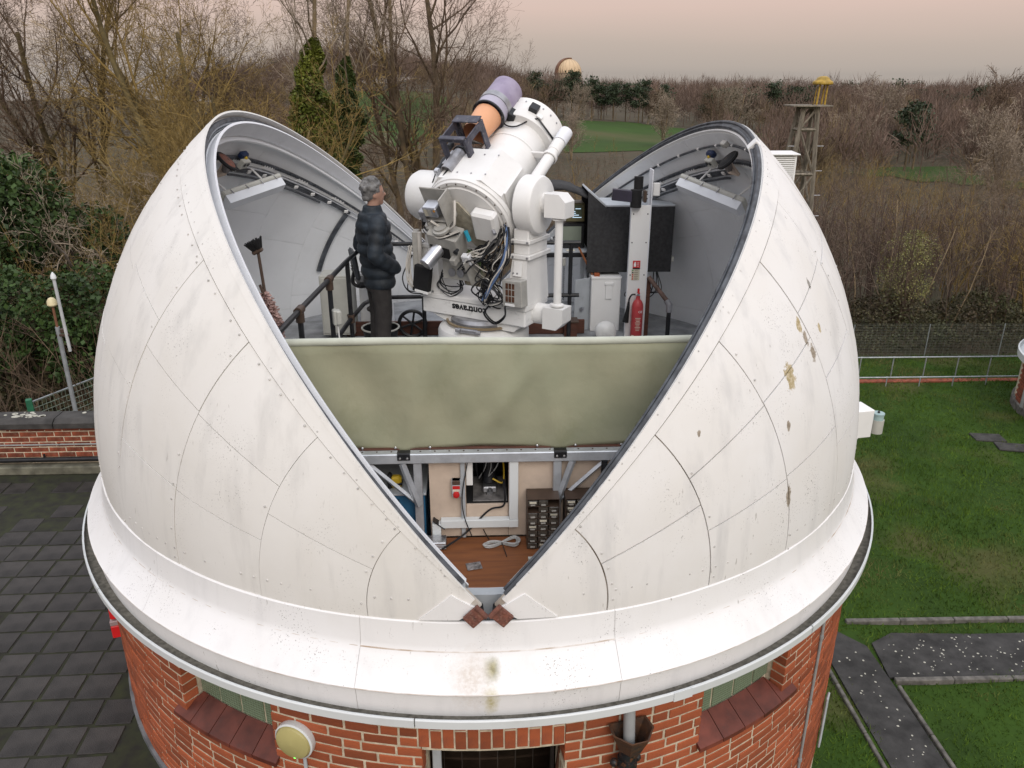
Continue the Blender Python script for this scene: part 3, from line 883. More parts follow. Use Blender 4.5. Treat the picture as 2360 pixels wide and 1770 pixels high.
es = thing('emergency_stop', 'small grey stop switch box with red label and round red button', 'switch', (-0.20, -2.24, 0.18))
bar('box', (0.062, 0.045, 0.125), (-0.200, -2.262, 0.245), M_GREYPAINT, es)
bar('lid', (0.058, 0.047, 0.035), (-0.200, -2.262, 0.290), M_BROWN, es)
bar('warning_label', (0.050, 0.002, 0.024), (-0.200, -2.2860, 0.256), M_RED, es, 0)
bar('text_label', (0.046, 0.002, 0.016), (-0.200, -2.2860, 0.234), M_LABEL, es, 0)
m = MB(); m.lathe([(0.022, 0), (0.024, 0.012), (0.020, 0.022), (0.005, 0.026)], T(-0.200, -2.284, 0.205, 0, rad(90)), 16); m.build('button', M_RED, es)

bench = thing('bench', 'brown wooden workbench at the foot of the dome opening', 'bench', (0, -2.5, -0.70))
bar('bench_top', (2.0, 0.58, 0.022), (0, -2.535, -0.172), M_DESK, bench, 0.002)
bar('front_edge', (1.98, 0.016, 0.030), (0, -2.834, -0.176), M_EDGEW, bench, 0.004)
for x in (-0.8, 0.8): bar('leg', (0.05, 0.45, 0.56), (x, -2.53, -0.47), M_BLACK, bench)
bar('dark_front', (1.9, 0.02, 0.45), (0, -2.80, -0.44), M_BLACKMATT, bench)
sl = thing('hinge_sill', 'chipped white steel sill with rust behind the dome hinges', 'sill', (0, -3.05, -0.3))
m = MB(); m.box((0.8, 0.14, 0.03), T(0, -2.985, -0.155, 0, rad(12)), 0.003); m.box((0.6, 0.02, 0.18), T(0, -3.055, -0.255), 0.003)
m.build('sill_plate', mat('chipped_white', (0.66, 0.66, 0.64), 0.6, var=0.1, scale=9, dirt=1.0, dirtcol=(0.28, 0.07, 0.03)), sl)
for sg in (-1, 1):
    m = MB(); m.cyl((sg * 0.040, -3.30, 0.01), (sg * 0.045, -3.24, 0.01), 0.017, n=10); m.build('pivot_pin', M_BLACKMATT, sl)

def drawer_cabinet(x0, nc, label):
    w = 0.212
    r = thing('drawer_cabinet', label, 'drawer cabinet', (x0 + w / 2, -2.335, -0.16), 'small parts cabinets on the bench')
    m = MB(); yc = -2.335
    for x in (x0, x0 + w): m.box((0.004, 0.15, 0.38), T(x, yc, 0.03))
    m.box((w + 0.004, 0.15, 0.004), T(x0 + w / 2, yc, 0.222)); m.box((w, 0.004, 0.38), T(x0 + w / 2, yc + 0.073, 0.03))
    nr = 8
    for k in range(nr): m.box((w, 0.15, 0.0025), T(x0 + w / 2, yc, -0.158 + 0.0465 * k))
    m.build('case', M_BROWN, r)
    for k in range(nr):
        for c in range(3):
            if (k, c) in ((7, 2), (6, 0)) and nc == 0: continue
            x = x0 + (c + 0.5) * w / 3; z = -0.158 + 0.0465 * (k + 0.5)
            m = MB(); m.box((w / 3 - 0.006, 0.12, 0.038), T(x, yc - 0.012 + rng.uniform(-.004, .004), z), 0.003)
            d = m.build('drawer', M_DRAWER, r)
            m = MB(); m.box((0.032, 0.014, 0.010), T(x, yc - 0.080, z - 0.008), 0.002); m.build('pull', mat('pull_plastic', (0.30, 0.28, 0.25), 0.3) if 'pull_plastic' not in MATS else MATS['pull_plastic'], d)
            if (k * 3 + c + nc * 2) % 4 == 1 or (nc and k > 4):
                m = MB(); m.box((0.046, 0.002, 0.014), T(x, yc - 0.0795, z + 0.010)); m.build('label_card', M_LABEL, d)
drawer_cabinet(0.278, 0, 'brown cabinet of small clear drawers standing beside the white trunking')
drawer_cabinet(0.535, 1, 'brown cabinet of small clear drawers right of the frame post, cut by the dome edge')
# things lying on the bench
m = MB()
for k in range(9):
    pts = []
    for i in range(48):
        t = 2 * math.pi * i / 48
        r = 0.120 + 0.0015 * k - 0.01 * (k % 3)
        pts.append((0.105 + r * math.cos(t) * (1 + 0.03 * math.sin(k)), -2.355 + 0.055 * math.sin(2 * t) * (1 - 0.08 * (k % 4)) * (0.7 + 0.3 * math.cos(t)) + 0.02 * math.cos(t), -0.154 + 0.0022 * k + 0.004 * (1 + math.cos(t))))
    m.tube(pts, 0.0042, 5, closed=True)
cc = thing('cable_coil', 'coiled grey cable tied in a figure of eight on the brown bench', 'cable', (0.105, -2.355, -0.16))
m.build('loops', mat('grey_cable', (0.42, 0.42, 0.41), 0.5), cc)
m = MB(); m.tube(bz([(0.10, -2.345, -0.13), (0.115, -2.40, -0.145), (0.135, -2.50, -0.158)]), 0.003, 5); m.build('tie', M_BLACK, cc)
m = MB(); m.tube(bz([(0.02, -2.30, -0.15), (0.0, -2.27, -0.13), (-0.02, -2.26, -0.09)]), 0.0035, 5); m.tube(bz([(-0.3, -2.42, -0.14), (-0.15, -2.30, -0.10), (0.02, -2.26, 0.06), (0.125, -2.27, 0.11), (0.12, -2.26, 0.3)]), 0.007, 6)
m.tube(bz([(-0.12, -2.28, 0.45), (-0.16, -2.29, 0.2), (-0.15, -2.31, 0.05), (-0.10, -2.30, -0.12)]), 0.004, 5)
o = m.build('loose_cables', M_BLACK, None, 35, (-0.1, -2.3, -0.16)); setp(o, 'loose black cables hanging down the partition to the bench', 'cables')
pb = thing('metal_box', 'small ribbed silver metal box at the left end of the bench', 'box', (-0.34, -2.33, -0.16))
bar('body', (0.14, 0.10, 0.055), (-0.345, -2.35, -0.131), M_CHROME, pb)
for k in range(4): bar('rib', (0.14, 0.104, 0.006), (-0.345, -2.35, -0.150 + 0.013 * k), M_ALU, pb, 0.001)
m = MB(); m.box((0.10, 0.08, 0.006), T(-0.085, -2.605, -0.155, rad(12)), 0.002)
o = m.build('plastic_bag', mat('grey_film', (0.27, 0.25, 0.25), 0.3, var=0.3, scale=40, bump=0.8, bscale=60), None, 35, (-0.085, -2.605, -0.16)); setp(o, 'crumpled grey plastic bag lying on the brown bench', 'bag')
m = MB(); m.box((0.036, 0.03, 0.012), T(0.295, -2.535, -0.153), 0.002)
o = m.build('small_sensor', M_GREYBOX, None, 35, (0.295, -2.535, -0.16)); setp(o, 'tiny square sensor plate on the bench below the drawer cabinet', 'sensor')
# blue cabinet and tool left of the partition
bc = thing('blue_cabinet', 'dark blue cabinet in the shade left of the cream partition', 'cabinet', (-0.75, -2.05, -0.7))
bar('carcass', (0.72, 0.45, 0.86), (-0.78, -1.98, -0.27), M_BLUE, bc, 0.006); bar('shelf', (0.74, 0.47, 0.015), (-0.78, -1.98, 0.168), M_GREYPAINT, bc)
bar('door_gap', (0.006, 0.004, 0.8), (-0.60, -2.207, -0.27), M_BLACKMATT, bc, 0)
tl = thing('cordless_tool', 'yellow and black tool lying on the blue cabinet', 'tool', (-0.62, -2.10, 0.176))
m = MB(); m.box((0.075, 0.06, 0.09), T(-0.62, -2.12, 0.225), 0.015); m.build('body', M_YELLOW, tl)
m = MB(); m.box((0.085, 0.066, 0.02), T(-0.62, -2.12, 0.215), 0.004); m.box((0.03, 0.06, 0.11), T(-0.665, -2.12, 0.232), 0.01); m.build('grip', M_BLACK, tl)
bar('back_wall', (2.4, 0.02, 1.2), (0, -1.64, -0.15), M_CREAM, bw, 0)
dk = thing('dark_upright', 'black pipe standing in the shade right of the partition', 'pipe', (0.80, -2.3, -0.7))
m = MB(); m.cyl((0.80, -2.30, -0.70), (0.80, -2.30, 0.45), 0.022, n=12); m.build('pipe', M_BLACK, dk)
m = MB(); m.cyl((0.80, -2.30, 0.20), (0.80, -2.30, 0.24), 0.027, n=12); m.build('coupling', M_BLACK, dk)

# ------------------------------------------------------------------ pier and telescope
M_TELE = mat('telescope_white', (0.76, 0.755, 0.74), 0.36, var=0.03, scale=4, dirt=0.2, dirtcol=(0.5, 0.47, 0.42))
M_TELESCUFF = mat('telescope_white_scuffed', (0.77, 0.77, 0.76), 0.4, var=0.02, scale=3, dirt=0.55, dirtcol=(0.35, 0.35, 0.34), stretch=(1.5, 1.5, 3))
M_PURPLE = mat('faded_purple', (0.235, 0.195, 0.29), 0.5, var=0.2, scale=5, col2=(0.34, 0.30, 0.40), dirt=0.3, dirtcol=(0.10, 0.09, 0.11))
M_LILAC = mat('pale_lilac', (0.43, 0.41, 0.50), 0.5, var=0.1, scale=6)
M_ORANGE = mat('pale_orange', (0.70, 0.36, 0.20), 0.5, var=0.06, scale=5)
M_DARKFRAME = mat('dark_anodised', (0.035, 0.036, 0.05), 0.5, var=0.25, scale=10, col2=(0.075, 0.075, 0.10), dirt=0.7, dirtcol=(0.30, 0.29, 0.29))
M_STEEL = mat('brushed_steel', (0.40, 0.40, 0.42), 0.38, metal=0.6, var=0.15, scale=12, dirt=0.3, dirtcol=(0.15, 0.13, 0.12))
M_INSTR = mat('instrument_grey', (0.42, 0.41, 0.38), 0.5, metal=0.2, var=0.08, scale=14, dirt=0.3, dirtcol=(0.20, 0.17, 0.13))
M_CABW = mat('white_cable', (0.60, 0.57, 0.52), 0.5)
M_CABB = mat('blue_cable', (0.10, 0.16, 0.30), 0.45)
M_CABO = mat('orange_cable', (0.60, 0.28, 0.05), 0.45)
M_CYAN = mat('cyan_tape', (0.03, 0.35, 0.50), 0.5)

PC = Vector((0.012, 0.164, 0))
pier = thing('telescope_pier', 'round white pier carrying the telescope behind the canvas screen', 'pier', (PC.x, PC.y, FZ))
m = MB(); m.lathe([(0.43, 0), (0.43, 0.47), (0.415, 0.50), (0.36, 0.525), (0.30, 0.53)], T(PC.x, PC.y, FZ), 48); m.build('drum', M_TELE, pier)
m = MB(); m.lathe([(0.305, 0), (0.305, 0.05), (0.28, 0.08)], T(PC.x, PC.y, FZ + 0.531), 40); m.build('bearing', M_STEEL, pier)
m = MB(); m.lathe([(0.33, 0), (0.35, 0.004), (0.35, 0.02), (0.33, 0.024)], T(PC.x, PC.y, FZ + 0.545), 40, cap=False); m.build('azimuth_ring', mat('brass_ring', (0.42, 0.32, 0.20), 0.4, metal=0.6), pier)
m = MB(); m.box((0.20, 0.04, 0.035), T(-0.14, -0.20, FZ + 0.555, rad(-25)), 0.006); m.cyl((-0.24, -0.19, FZ + 0.565), (-0.20, -0.21, FZ + 0.56), 0.02, n=10); m.cyl((-0.06, -0.25, FZ + 0.555), (-0.02, -0.26, FZ + 0.55), 0.02, n=10)
m.build('clamp', M_STEEL, pier)

tele = thing('telescope', 'large white laser ranging telescope on a fork mount, pointing up over the woods', 'telescope', (PC.x, PC.y, 0.76))
a = Vector((0.849, -0.529, 0)).normalized(); b = Vector((-a.y, a.x, 0)); UP = Vector((0, 0, 1))
BF = frame((PC.x, PC.y, 0), a, b, UP)          # base frame: x along the fork, y away, z up
def tb(name, size, c, mt=M_TELE, ch=0.008, par=tele, rz=0, rx=0, ry=0):
    m = MB(); m.box(size, BF @ T(*c, rz, rx, ry), ch); return m.build(name, mt, par)
base = tb('base_box', (1.11, 0.40, 0.15), (0, 0, 0.83), M_TELESCUFF, 0.012)
tb('base_plate', (1.135, 0.42, 0.046), (0, 0, 0.928), M_TELE, 0.005)
m = MB(); m.prism([(-0.50, 0), (0.50, 0), (0.42, -0.07), (-0.30, -0.07)], 0.34, BF @ T(0, 0.17, 0.76, 0, rad(90))); m.build('base_keel', M_TELE, tele)
# maker's name painted upside down on the base
def text_mesh(name, body, size, M, mt, par, ext=0.001):
    cu = bpy.data.curves.new(name, 'FONT'); cu.body = body; cu.size = size; cu.extrude = ext; cu.align_x = 'CENTER'; cu.align_y = 'CENTER'
    cu.resolution_u = 3; cu.offset = 0.0028 if body == 'contraves' else 0.0
    tmp = bpy.data.objects.new(name, cu); COL.objects.link(tmp)
    dg = bpy.context.evaluated_depsgraph_get(); dg.update()
    me = bpy.data.meshes.new_from_object(tmp.evaluated_get(dg))
    bpy.data.objects.remove(tmp)
    me.materials.clear(); me.materials.append(mt)
    o = ORG[par]
    me.transform(Matrix.Translation(-o) @ M)
    return link(name, me, par)
text_mesh('maker_name', 'contraves', 0.090, BF @ T(-0.03, -0.203, 0.850) @ Matrix.Rotation(rad(90), 4, 'X') @ Matrix.Rotation(math.pi, 4, 'Z') @ Matrix.Diagonal((1.05, 1, 1, 1)), M_BLACK, base)
# fork arms
def arm(sx, w0, w1, zt):
    m = MB()
    o0, o1 = 0.5675, 0.56
    x0, x1 = sx * o0, sx * (o0 - w0); t0, t1 = sx * (o1 - 0.01), sx * (o1 - w1)
    d0, d1, e1 = 0.205, 0.165, 0.205
    vs = [(x0, -d0, 0.952), (x1, -d0, 0.952), (x1, d0 + .02, 0.952), (x0, d0 + .02, 0.952), (t0, -d1, zt), (t1, -d1, zt), (t1, e1, zt), (t0, e1, zt)]
    fs = [(0, 1, 5, 4), (1, 2, 6, 5), (2, 3, 7, 6), (3, 0, 4, 7), (4, 5, 6, 7), (3, 2, 1, 0)]
    m.add(vs, [f[::-1] for f in fs] if sx < 0 else fs, BF)
    return m.build('fork_arm', M_TELE, tele, 25)
arm(1, 0.20, 0.155, 1.36); arm(-1, 0.22, 0.17, 1.40)
for sx in (1, -1):
    cx = sx * (0.485 if sx > 0 else 0.46)
    tb('arm_flange', (0.20, 0.40, 0.04), (cx, 0.02, 1.382), M_TELE, 0.005); tb('arm_block', (0.155, 0.34, 0.10), (cx, 0.02, 1.452), M_TELE, 0.006); tb('arm_flange', (0.19, 0.39, 0.035), (cx, 0.02, 1.515), M_TELE, 0.005)
    tb('drum_saddle', (0.15, 0.34, 0.10), (cx, 0.01, 1.575), M_TELE, 0.01)
AC = Vector((PC.x, PC.y - 0.01, 1.815))
def axis_drum(x0, x1, r, name='altitude_drum', rd=0.03):
    m = MB(); M = zframe(AC + a * x0, a * (x1 - x0)); L = abs(x1 - x0)
    m.lathe([(r * 0.96, 0), (r, 0.012), (r, L - rd), (r - rd * 0.35, L - rd * 0.3), (r - rd, L), (0.001, L)], M, 40, cap=False)
    return m.build(name, M_TELE, tele, 30)
axis_drum(0.44, 0.615, 0.25); axis_drum(-0.36, -0.72, 0.225, rd=0.06)
# bolts on the arms
m = MB()
for x, z in ((0.42, 1.382), (0.56, 1.382), (0.42, 1.515), (0.56, 1.515), (0.43, 0.97), (0.52, 0.97), (0.43, 1.24), (0.47, 1.24), (-0.50, 0.97), (-0.42, 0.97)):
    yy = -0.181 if z > 1.3 else (-0.212 if z < 1.1 else -0.190)
    m.lathe([(0.010, 0), (0.010, 0.006), (0.004, 0.008)], BF @ T(x, yy, z, 0, rad(90)), 8)
m.build('bolts', M_STEEL, tele)['kind'] = 'stuff'
# encoder housings at the right end joined by a vertical tube
def housing(z, flip):
    m = MB(); s = 0.098
    poly = [(-s, -s), (s * 0.35, -s), (s, -s * 0.35), (s, s), (-s, s)] if not flip else [(-s, -s), (s, -s), (s, s * 0.35), (s * 0.35, s), (-s, s)]
    m.prism(poly, 0.18, BF @ T(0.775, 0.055, z) @ Matrix.Rotation(rad(90), 4, 'X') @ Matrix.Translation((0, 0, -0.02)))
    hb = m.build('encoder_housing', M_TELE, tele, 25)
    m = MB(); m.cyl(BF @ Vector((0.55, 0.02, z)), BF @ Vector((0.69, 0.02, z)), 0.095, n=24); m.build('neck', M_TELE, hb)
    return hb
housing(1.83, True); housing(0.845, False)
m = MB(); p0 = BF @ Vector((0.785, -0.03, 0.95)); p1 = BF @ Vector((0.785, -0.03, 1.72)); m.cyl(p0, p1, 0.035, n=20); m.build('link_tube', M_TELE, tele)
for z in (0.962, 1.715):
    m = MB(); m.lathe([(0.06, 0), (0.06, 0.014), (0.04, 0.022)], BF @ T(0.785, -0.03, z - 0.008), 20); m.build('tube_collar', M_TELE, tele)

# optical tube
EL = rad(31.0)
u = (b * math.cos(EL) + UP * math.sin(EL)).normalized(); v = u.cross(a) * -1
v = a.cross(u) * -1 if a.cross(u).z < 0 else a.cross(u)
TF = frame(AC, a, v, u)                         # tube frame: x along the fork axis, y up, z towards the sky
def tp(x, y, z): return TF @ Vector((x, y, z))
m = MB(); h = 0.415; c = 0.17
oct_ = [(-h, -h + c), (-h + c, -h), (h - c, -h), (h, -h + c), (h, h - c), (h - c, h), (-h + c, h), (-h, h - c)]
m.prism([(x * 0.88, y * 0.92) for x, y in oct_], 0.42, TF, -0.20); cell = m.build('centre_section', M_TELE, tele, 25)
m = MB(); m.box((0.02, 0.42, 0.36), TF @ T(0.375, 0.02, 0.02), 0.004); m.build('side_plate', M_TELE, cell)
m = MB()
for y in (-0.14, 0, 0.14):
    for z in (-0.12, 0.14): m.lathe([(0.008, 0), (0.008, 0.004)], TF @ T(0.08 + y, 0.382 + 0.002, z, 0, rad(-90)), 8)
m.build('plate_screws', M_STEEL, cell)['kind'] = 'stuff'
m = MB(); m.lathe([(0.30, 0.20), (0.285, 0.235), (0.275, 0.25), (0.272, 0.80), (0.30, 0.81), (0.333, 0.815), (0.337, 0.83), (0.337, 1.08), (0.32, 1.09), (0.31, 1.08), (0.30, 0.98), (0.001, 0.9)], TF, 56, cap=False); m.build('main_tube', M_TELE, tele, 30)
m = MB(); m.lathe([(0.276, 0.60), (0.279, 0.605), (0.279, 0.615), (0.276, 0.62)], TF, 56, cap=False); m.build('tube_band', M_TELE, tele, 30)
m = MB(); m.box((0.085, 0.05, 0.085), TF @ T(0.17, 0.312, 0.95) @ Matrix.Rotation(rad(-29), 4, 'Z'), 0.004); m.build('ring_motor', M_BLACK, tele)
m = MB(); m.box((0.06, 0.02, 0.05), TF @ T(0.235, 0.262, 0.90) @ Matrix.Rotation(rad(-40), 4, 'Z'), 0.004); m.build('terminal_block', M_WHITE, tele)
m = MB(); m.tube(bz([tp(-0.10, 0.34, 0.86), tp(-0.04, 0.30, 0.72), tp(0.08, 0.285, 0.70), tp(0.16, 0.26, 0.84), tp(0.235, 0.265, 0.86)]), 0.007, 6); m.tube(bz([tp(0.24, 0.265, 0.86), tp(0.31, 0.18, 0.83), tp(0.345, 0.05, 0.86)]), 0.009, 6); m.tube(bz([tp(-0.10, 0.34, 0.86), tp(0.02, 0.31, 0.86), tp(0.12, 0.275, 0.84), tp(0.2, 0.25, 0.92)]), 0.006, 6)
m.build('ring_cables', M_BLACK, tele)
m = MB()
for k in range(10):
    an = rad(20 + k * 15); m.lathe([(0.009, 0), (0.009, 0.004)], zframe(tp(0.339 * math.cos(an), 0.339 * math.sin(an), 1.02), TF.to_3x3() @ Vector((math.cos(an), math.sin(an), 0))), 8)
m.build('ring_screws', M_STEEL, tele)['kind'] = 'stuff'
# mirror cell at the back
m = MB(); m.lathe([(0.001, -0.27), (0.33, -0.27), (0.345, -0.252), (0.36, -0.265), (0.388, -0.262), (0.398, -0.24), (0.408, -0.235), (0.415, -0.20), (0.36, -0.19)], TF, 56, cap=False); m.build('mirror_cell', M_TELE, tele, 25)
m = MB()
for k in range(24):
    an = rad(k * 15); m.lathe([(0.007, 0), (0.007, 0.004)], TF @ T(0.374 * math.cos(an), 0.374 * math.sin(an), -0.2655, 0, math.pi), 6)
m.build('cell_screws', M_BROWN, tele)['kind'] = 'stuff'
# transmitting telescope on top
tx = [(-0.20, 0.41)]
X0, Y0 = -0.172, 0.385
def onaxis(prof, name, mt, n=40, par=tele, x=X0, y=Y0):
    m = MB(); m.lathe(prof, TF @ T(x, y, 0), n, cap=False); return m.build(name, mt, par, 30)
onaxis([(0.148, 0.70), (0.150, 0.78), (0.150, 0.81)], 'lens_barrel_lower', M_LILAC)
onaxis([(0.153, 0.695), (0.160, 0.70), (0.160, 0.715), (0.150, 0.72)], 'barrel_edge', M_BLACK)
onaxis([(0.150, 0.81), (0.158, 0.812), (0.158, 0.875), (0.150, 0.88)], 'clamp_band', M_STEEL)
onaxis([(0.150, 0.88), (0.150, 1.115), (0.142, 1.12), (0.138, 1.10), (0.13, 0.95), (0.001, 0.94)], 'lens_hood', M_PURPLE)
onaxis([(0.112, 0.42), (0.118, 0.50), (0.132, 0.695)], 'beam_cone', M_ORANGE)
m = MB(); m.box((0.10, 0.09, 0.10), TF @ T(X0 + 0.15, Y0 - 0.08, 0.845) @ Matrix.Rotation(rad(-30), 4, 'Z'), 0.006); m.build('hood_bracket', M_BLACK, tele)
# open dark frame with angled mirror
fr2 = None
m = MB()
hw, hh = 0.120, 0.160
z0, z1 = 0.10, 0.41
for z in (z0, z1):       # end rings made of four bars
    m.box((2 * hw, 0.035, 0.03), TF @ T(X0, Y0 + hh, z), 0.004); m.box((2 * hw, 0.035, 0.03), TF @ T(X0, Y0 - hh, z), 0.004)
    m.box((0.03, 2 * hh, 0.03), TF @ T(X0 + hw, Y0, z), 0.004); m.box((0.03, 2 * hh, 0.03), TF @ T(X0 - hw, Y0, z), 0.004)
m.build('periscope_frame', M_DARKFRAME, tele)
m = MB(); m.box((2 * hw + 0.02, 0.014, 0.10), TF @ T(X0, Y0 + hh + 0.02, z1 - 0.03), 0.004); m.box((2 * hw + 0.02, 0.014, 0.05), TF @ T(X0, Y0 + hh + 0.02, z0), 0.004); m.build('frame_top', M_DARKFRAME, tele)
for sx in (-1, 1):
    m = MB()
    zc = (z0 + z1) / 2
    pl = [(-0.165, -0.13), (-0.165, 0.13), (-0.12, 0.165), (0.12, 0.165), (0.165, 0.13), (0.165, -0.13), (0.12, -0.165), (-0.12, -0.165)]
    inn = [(x * 0.58, y * 0.62) for x, y in pl]
    n = 8
    vs = [(0, y, z) for z, y in pl] + [(0, y, z) for z, y in inn]; vs += [(0.012, p[1], p[2]) for p in vs]
    fs = []
    for i in range(n):
        j = (i + 1) % n
        fs += [(i, j, n + j, n + i), (2 * n + i, 3 * n + i, 3 * n + j, 2 * n + j), (i, 2 * n + i, 2 * n + j, j), (n + i, n + j, 3 * n + j, 3 * n + i)]
    m.add(vs, fs, TF @ T(X0 + sx * (hw + 0.01) - 0.006, Y0, zc)); m.build('frame_side', M_DARKFRAME, tele, 20)
m = MB(); m.box((0.17, 0.012, 0.19), TF @ T(X0, Y0, 0.31, 0, rad(45)), 0.004); m.build('fold_mirror', mat('dusty_mirror', (0.17, 0.155, 0.14), 0.3, var=0.3, scale=30), tele)
m = MB(); m.box((0.28, 0.05, 0.36), TF @ T(X0 + 0.01, Y0 - hh - 0.035, 0.27), 0.005); m.box((0.20, 0.04, 0.26), TF @ T(X0, Y0 - hh - 0.025, 0.30), 0.005); m.build('frame_foot', M_DARKFRAME, tele)
onaxis([(0.001, -0.09), (0.045, -0.09), (0.05, -0.125), (0.056, -0.125), (0.056, 0.17), (0.05, 0.18)], 'laser_tube', M_STEEL, 28)
onaxis([(0.058, 0.14), (0.068, 0.142), (0.068, 0.162), (0.058, 0.165)], 'tube_collar', M_BLACK, 28)
m = MB(); m.tube(bz([tp(X0, Y0, -0.10), tp(X0 - 0.01, Y0 - 0.02, -0.19), tp(X0 - 0.03, Y0 - 0.10, -0.26), tp(X0 + 0.03, Y0 - 0.25, -0.36), tp(X0 + 0.08, Y0 - 0.34, -0.40)]), 0.010, 7); m.build('laser_cable', M_BLACK, tele)
# small guide camera left of the frame
m = MB(); M = TF @ T(X0 - 0.22, Y0 - 0.12, 0.14)
m.lathe([(0.028, -0.09), (0.028, -0.02), (0.035, 0.0), (0.035, 0.05), (0.022, 0.06), (0.022, 0.12)], M, 16); m.lathe([(0.028, 0.0), (0.032, 0.05), (0.026, 0.06)], TF @ T(X0 - 0.19, Y0 - 0.03, 0.25), 14)
g1 = m.build('guide_camera', M_BLACK, tele)
m = MB(); m.box((0.05, 0.05, 0.05), TF @ T(X0 - 0.22, Y0 - 0.12, 0.02), 0.005); m.build('camera_back', M_CHROME, g1)
m = MB(); m.box((0.10, 0.02, 0.20), TF @ T(X0 - 0.16, Y0 - 0.10, 0.2), 0.004); m.build('camera_bracket', M_STEEL, tele)
m = MB(); m.tube(bz([tp(X0 - 0.22, Y0 - 0.12, -0.02), tp(X0 - 0.25, Y0 - 0.22, -0.10), tp(X0 - 0.22, Y0 - 0.38, -0.12), tp(X0 - 0.12, Y0 - 0.5, -0.2)]), 0.006, 6); m.build('camera_cable', M_BLACK, tele)
# finder at the right
FX, FY = 0.425, 0.055
onaxis([(0.045, 0.12), (0.054, 0.13), (0.054, 0.66), (0.060, 0.665), (0.060, 0.80), (0.054, 0.805)], 'finder_tube', M_TELE, 28, x=FX, y=FY)
onaxis([(0.060, 0.805), (0.064, 0.81), (0.064, 0.97), (0.058, 0.975), (0.05, 0.92), (0.001, 0.92)], 'finder_hood', M_LIP, 28, x=FX, y=FY)
onaxis([(0.064, 0.57), (0.070, 0.575), (0.070, 0.605), (0.064, 0.61)], 'finder_ring', M_TELE, 28, x=FX, y=FY)
m = MB(); m.box((0.20, 0.06, 0.02), TF @ T(FX - 0.09, FY + 0.02, 0.59), 0.004); m.build('finder_arm', M_TELE, tele)
m = MB(); m.box((0.16, 0.14, 0.13), TF @ T(FX - 0.045, FY - 0.01, 0.10), 0.012); m.build('finder_base', M_TELE, tele)
# instruments on the back of the telescope
IF = TF @ T(-0.035, 0.125, 0.03) @ Matrix.Diagonal((1.12, 1.12, 1.12, 1))   # instrument frame on the back plate
def ip(x, y, z): return IF @ Vector((x, y, z))
def ib(name, size, c, mt=M_INSTR, ch=0.006, par=tele, rz=0, rx=0, ry=0):
    m = MB(); m.box(size, IF @ T(*c, rz, rx, ry), ch); return m.build(name, mt, par)
m = MB(); m.prism([(-0.10, 0), (0.02, 0), (0.17, -0.26), (0.17, -0.44), (0.05, -0.44), (-0.10, -0.2)], 0.014, IF @ T(-0.02, 0.06, -0.285)); m.build('sector_plate', mat('worn_cream', (0.50, 0.47, 0.38), 0.6, var=0.15, scale=20, dirt=0.5, dirtcol=(0.30, 0.16, 0.08)), tele)
ib('cover_box', (0.20, 0.27, 0.10), (0.225, -0.10, -0.325), M_TELE, 0.02, rz=rad(-8))
m = MB(); m.cyl(ip(0.31, -0.10, -0.37), ip(0.34, -0.11, -0.40), 0.016, n=10); m.build('connector', M_STEEL, tele)
br = ib('bracket_back', (0.26, 0.20, 0.012), (-0.17, 0.10, -0.30)); ib('bracket_cheek', (0.012, 0.26, 0.16), (-0.035, 0.08, -0.37)); ib('bracket_shelf', (0.26, 0.012, 0.14), (-0.17, -0.005, -0.37))
cb = ib('camera_box', (0.13, 0.09, 0.11), (-0.15, 0.085, -0.40), M_CHROME, 0.008)
ib('label_strip', (0.03, 0.06, 0.002), (-0.15, 0.085, -0.456), M_INSTR, 0, cb); ib('label_strip', (0.03, 0.06, 0.002), (-0.185, 0.085, -0.4565), M_LABEL, 0, cb); ib('warning_mark', (0.018, 0.018, 0.002), (-0.105, 0.105, -0.456), M_CABO, 0, cb, rad(45))
ib('filter_box', (0.055, 0.10, 0.06), (-0.245, 0.03, -0.42), M_STEEL, 0.006)
m = MB(); m.lathe([(0.018, 0), (0.02, 0.03), (0.045, 0.04), (0.045, 0.10), (0.03, 0.11), (0.03, 0.13)], zframe(ip(-0.225, -0.03, -0.43), IF.to_3x3() @ Vector((0.25, -1, -0.1))), 24); m.build('lens_mount', M_INSTR, tele)
det = ib('detector_box', (0.26, 0.24, 0.16), (-0.10, -0.20, -0.45), M_INSTR, 0.008, rz=rad(-12))
ib('dark_port', (0.17, 0.11, 0.004), (-0.13, -0.235, -0.533), M_BLACKMATT, 0.0, det, rad(-12))
m = MB(); m.lathe([(0.07, 0), (0.07, 0.02), (0.05, 0.025), (0.05, 0.04)], IF @ T(-0.09, -0.065, -0.47, 0, rad(-90)), 28); m.build('turret', M_INSTR, tele)
m = MB(); M = zframe(ip(-0.14, -0.21, -0.50), IF.to_3x3() @ Vector((-0.30, -0.22, -1)))
m.lathe([(0.062, 0), (0.062, 0.21), (0.055, 0.218), (0.001, 0.218)], M, 32, cap=False); m.build('photomultiplier', M_CHROME, tele, 30)
ib('adjuster_block', (0.05, 0.06, 0.07), (-0.01, -0.29, -0.55), M_INSTR); ib('adjuster_block', (0.05, 0.06, 0.07), (-0.235, -0.26, -0.50), M_INSTR); ib('relay_box', (0.075, 0.09, 0.05), (0.075, -0.31, -0.50), M_LIP)
m = MB(); m.lathe([(0.014, 0), (0.014, 0.03), (0.02, 0.03), (0.02, 0.04)], IF @ T(0.045, -0.19, -0.53, 0, math.pi), 12); m.build('thumb_screw', M_BLACK, tele)
low = ib('lower_plate', (0.27, 0.20, 0.012), (-0.06, -0.42, -0.50), M_INSTR, 0.003, rx=rad(28)); ib('lower_cheek', (0.014, 0.26, 0.15), (0.085, -0.42, -0.50), M_INSTR, 0.003)
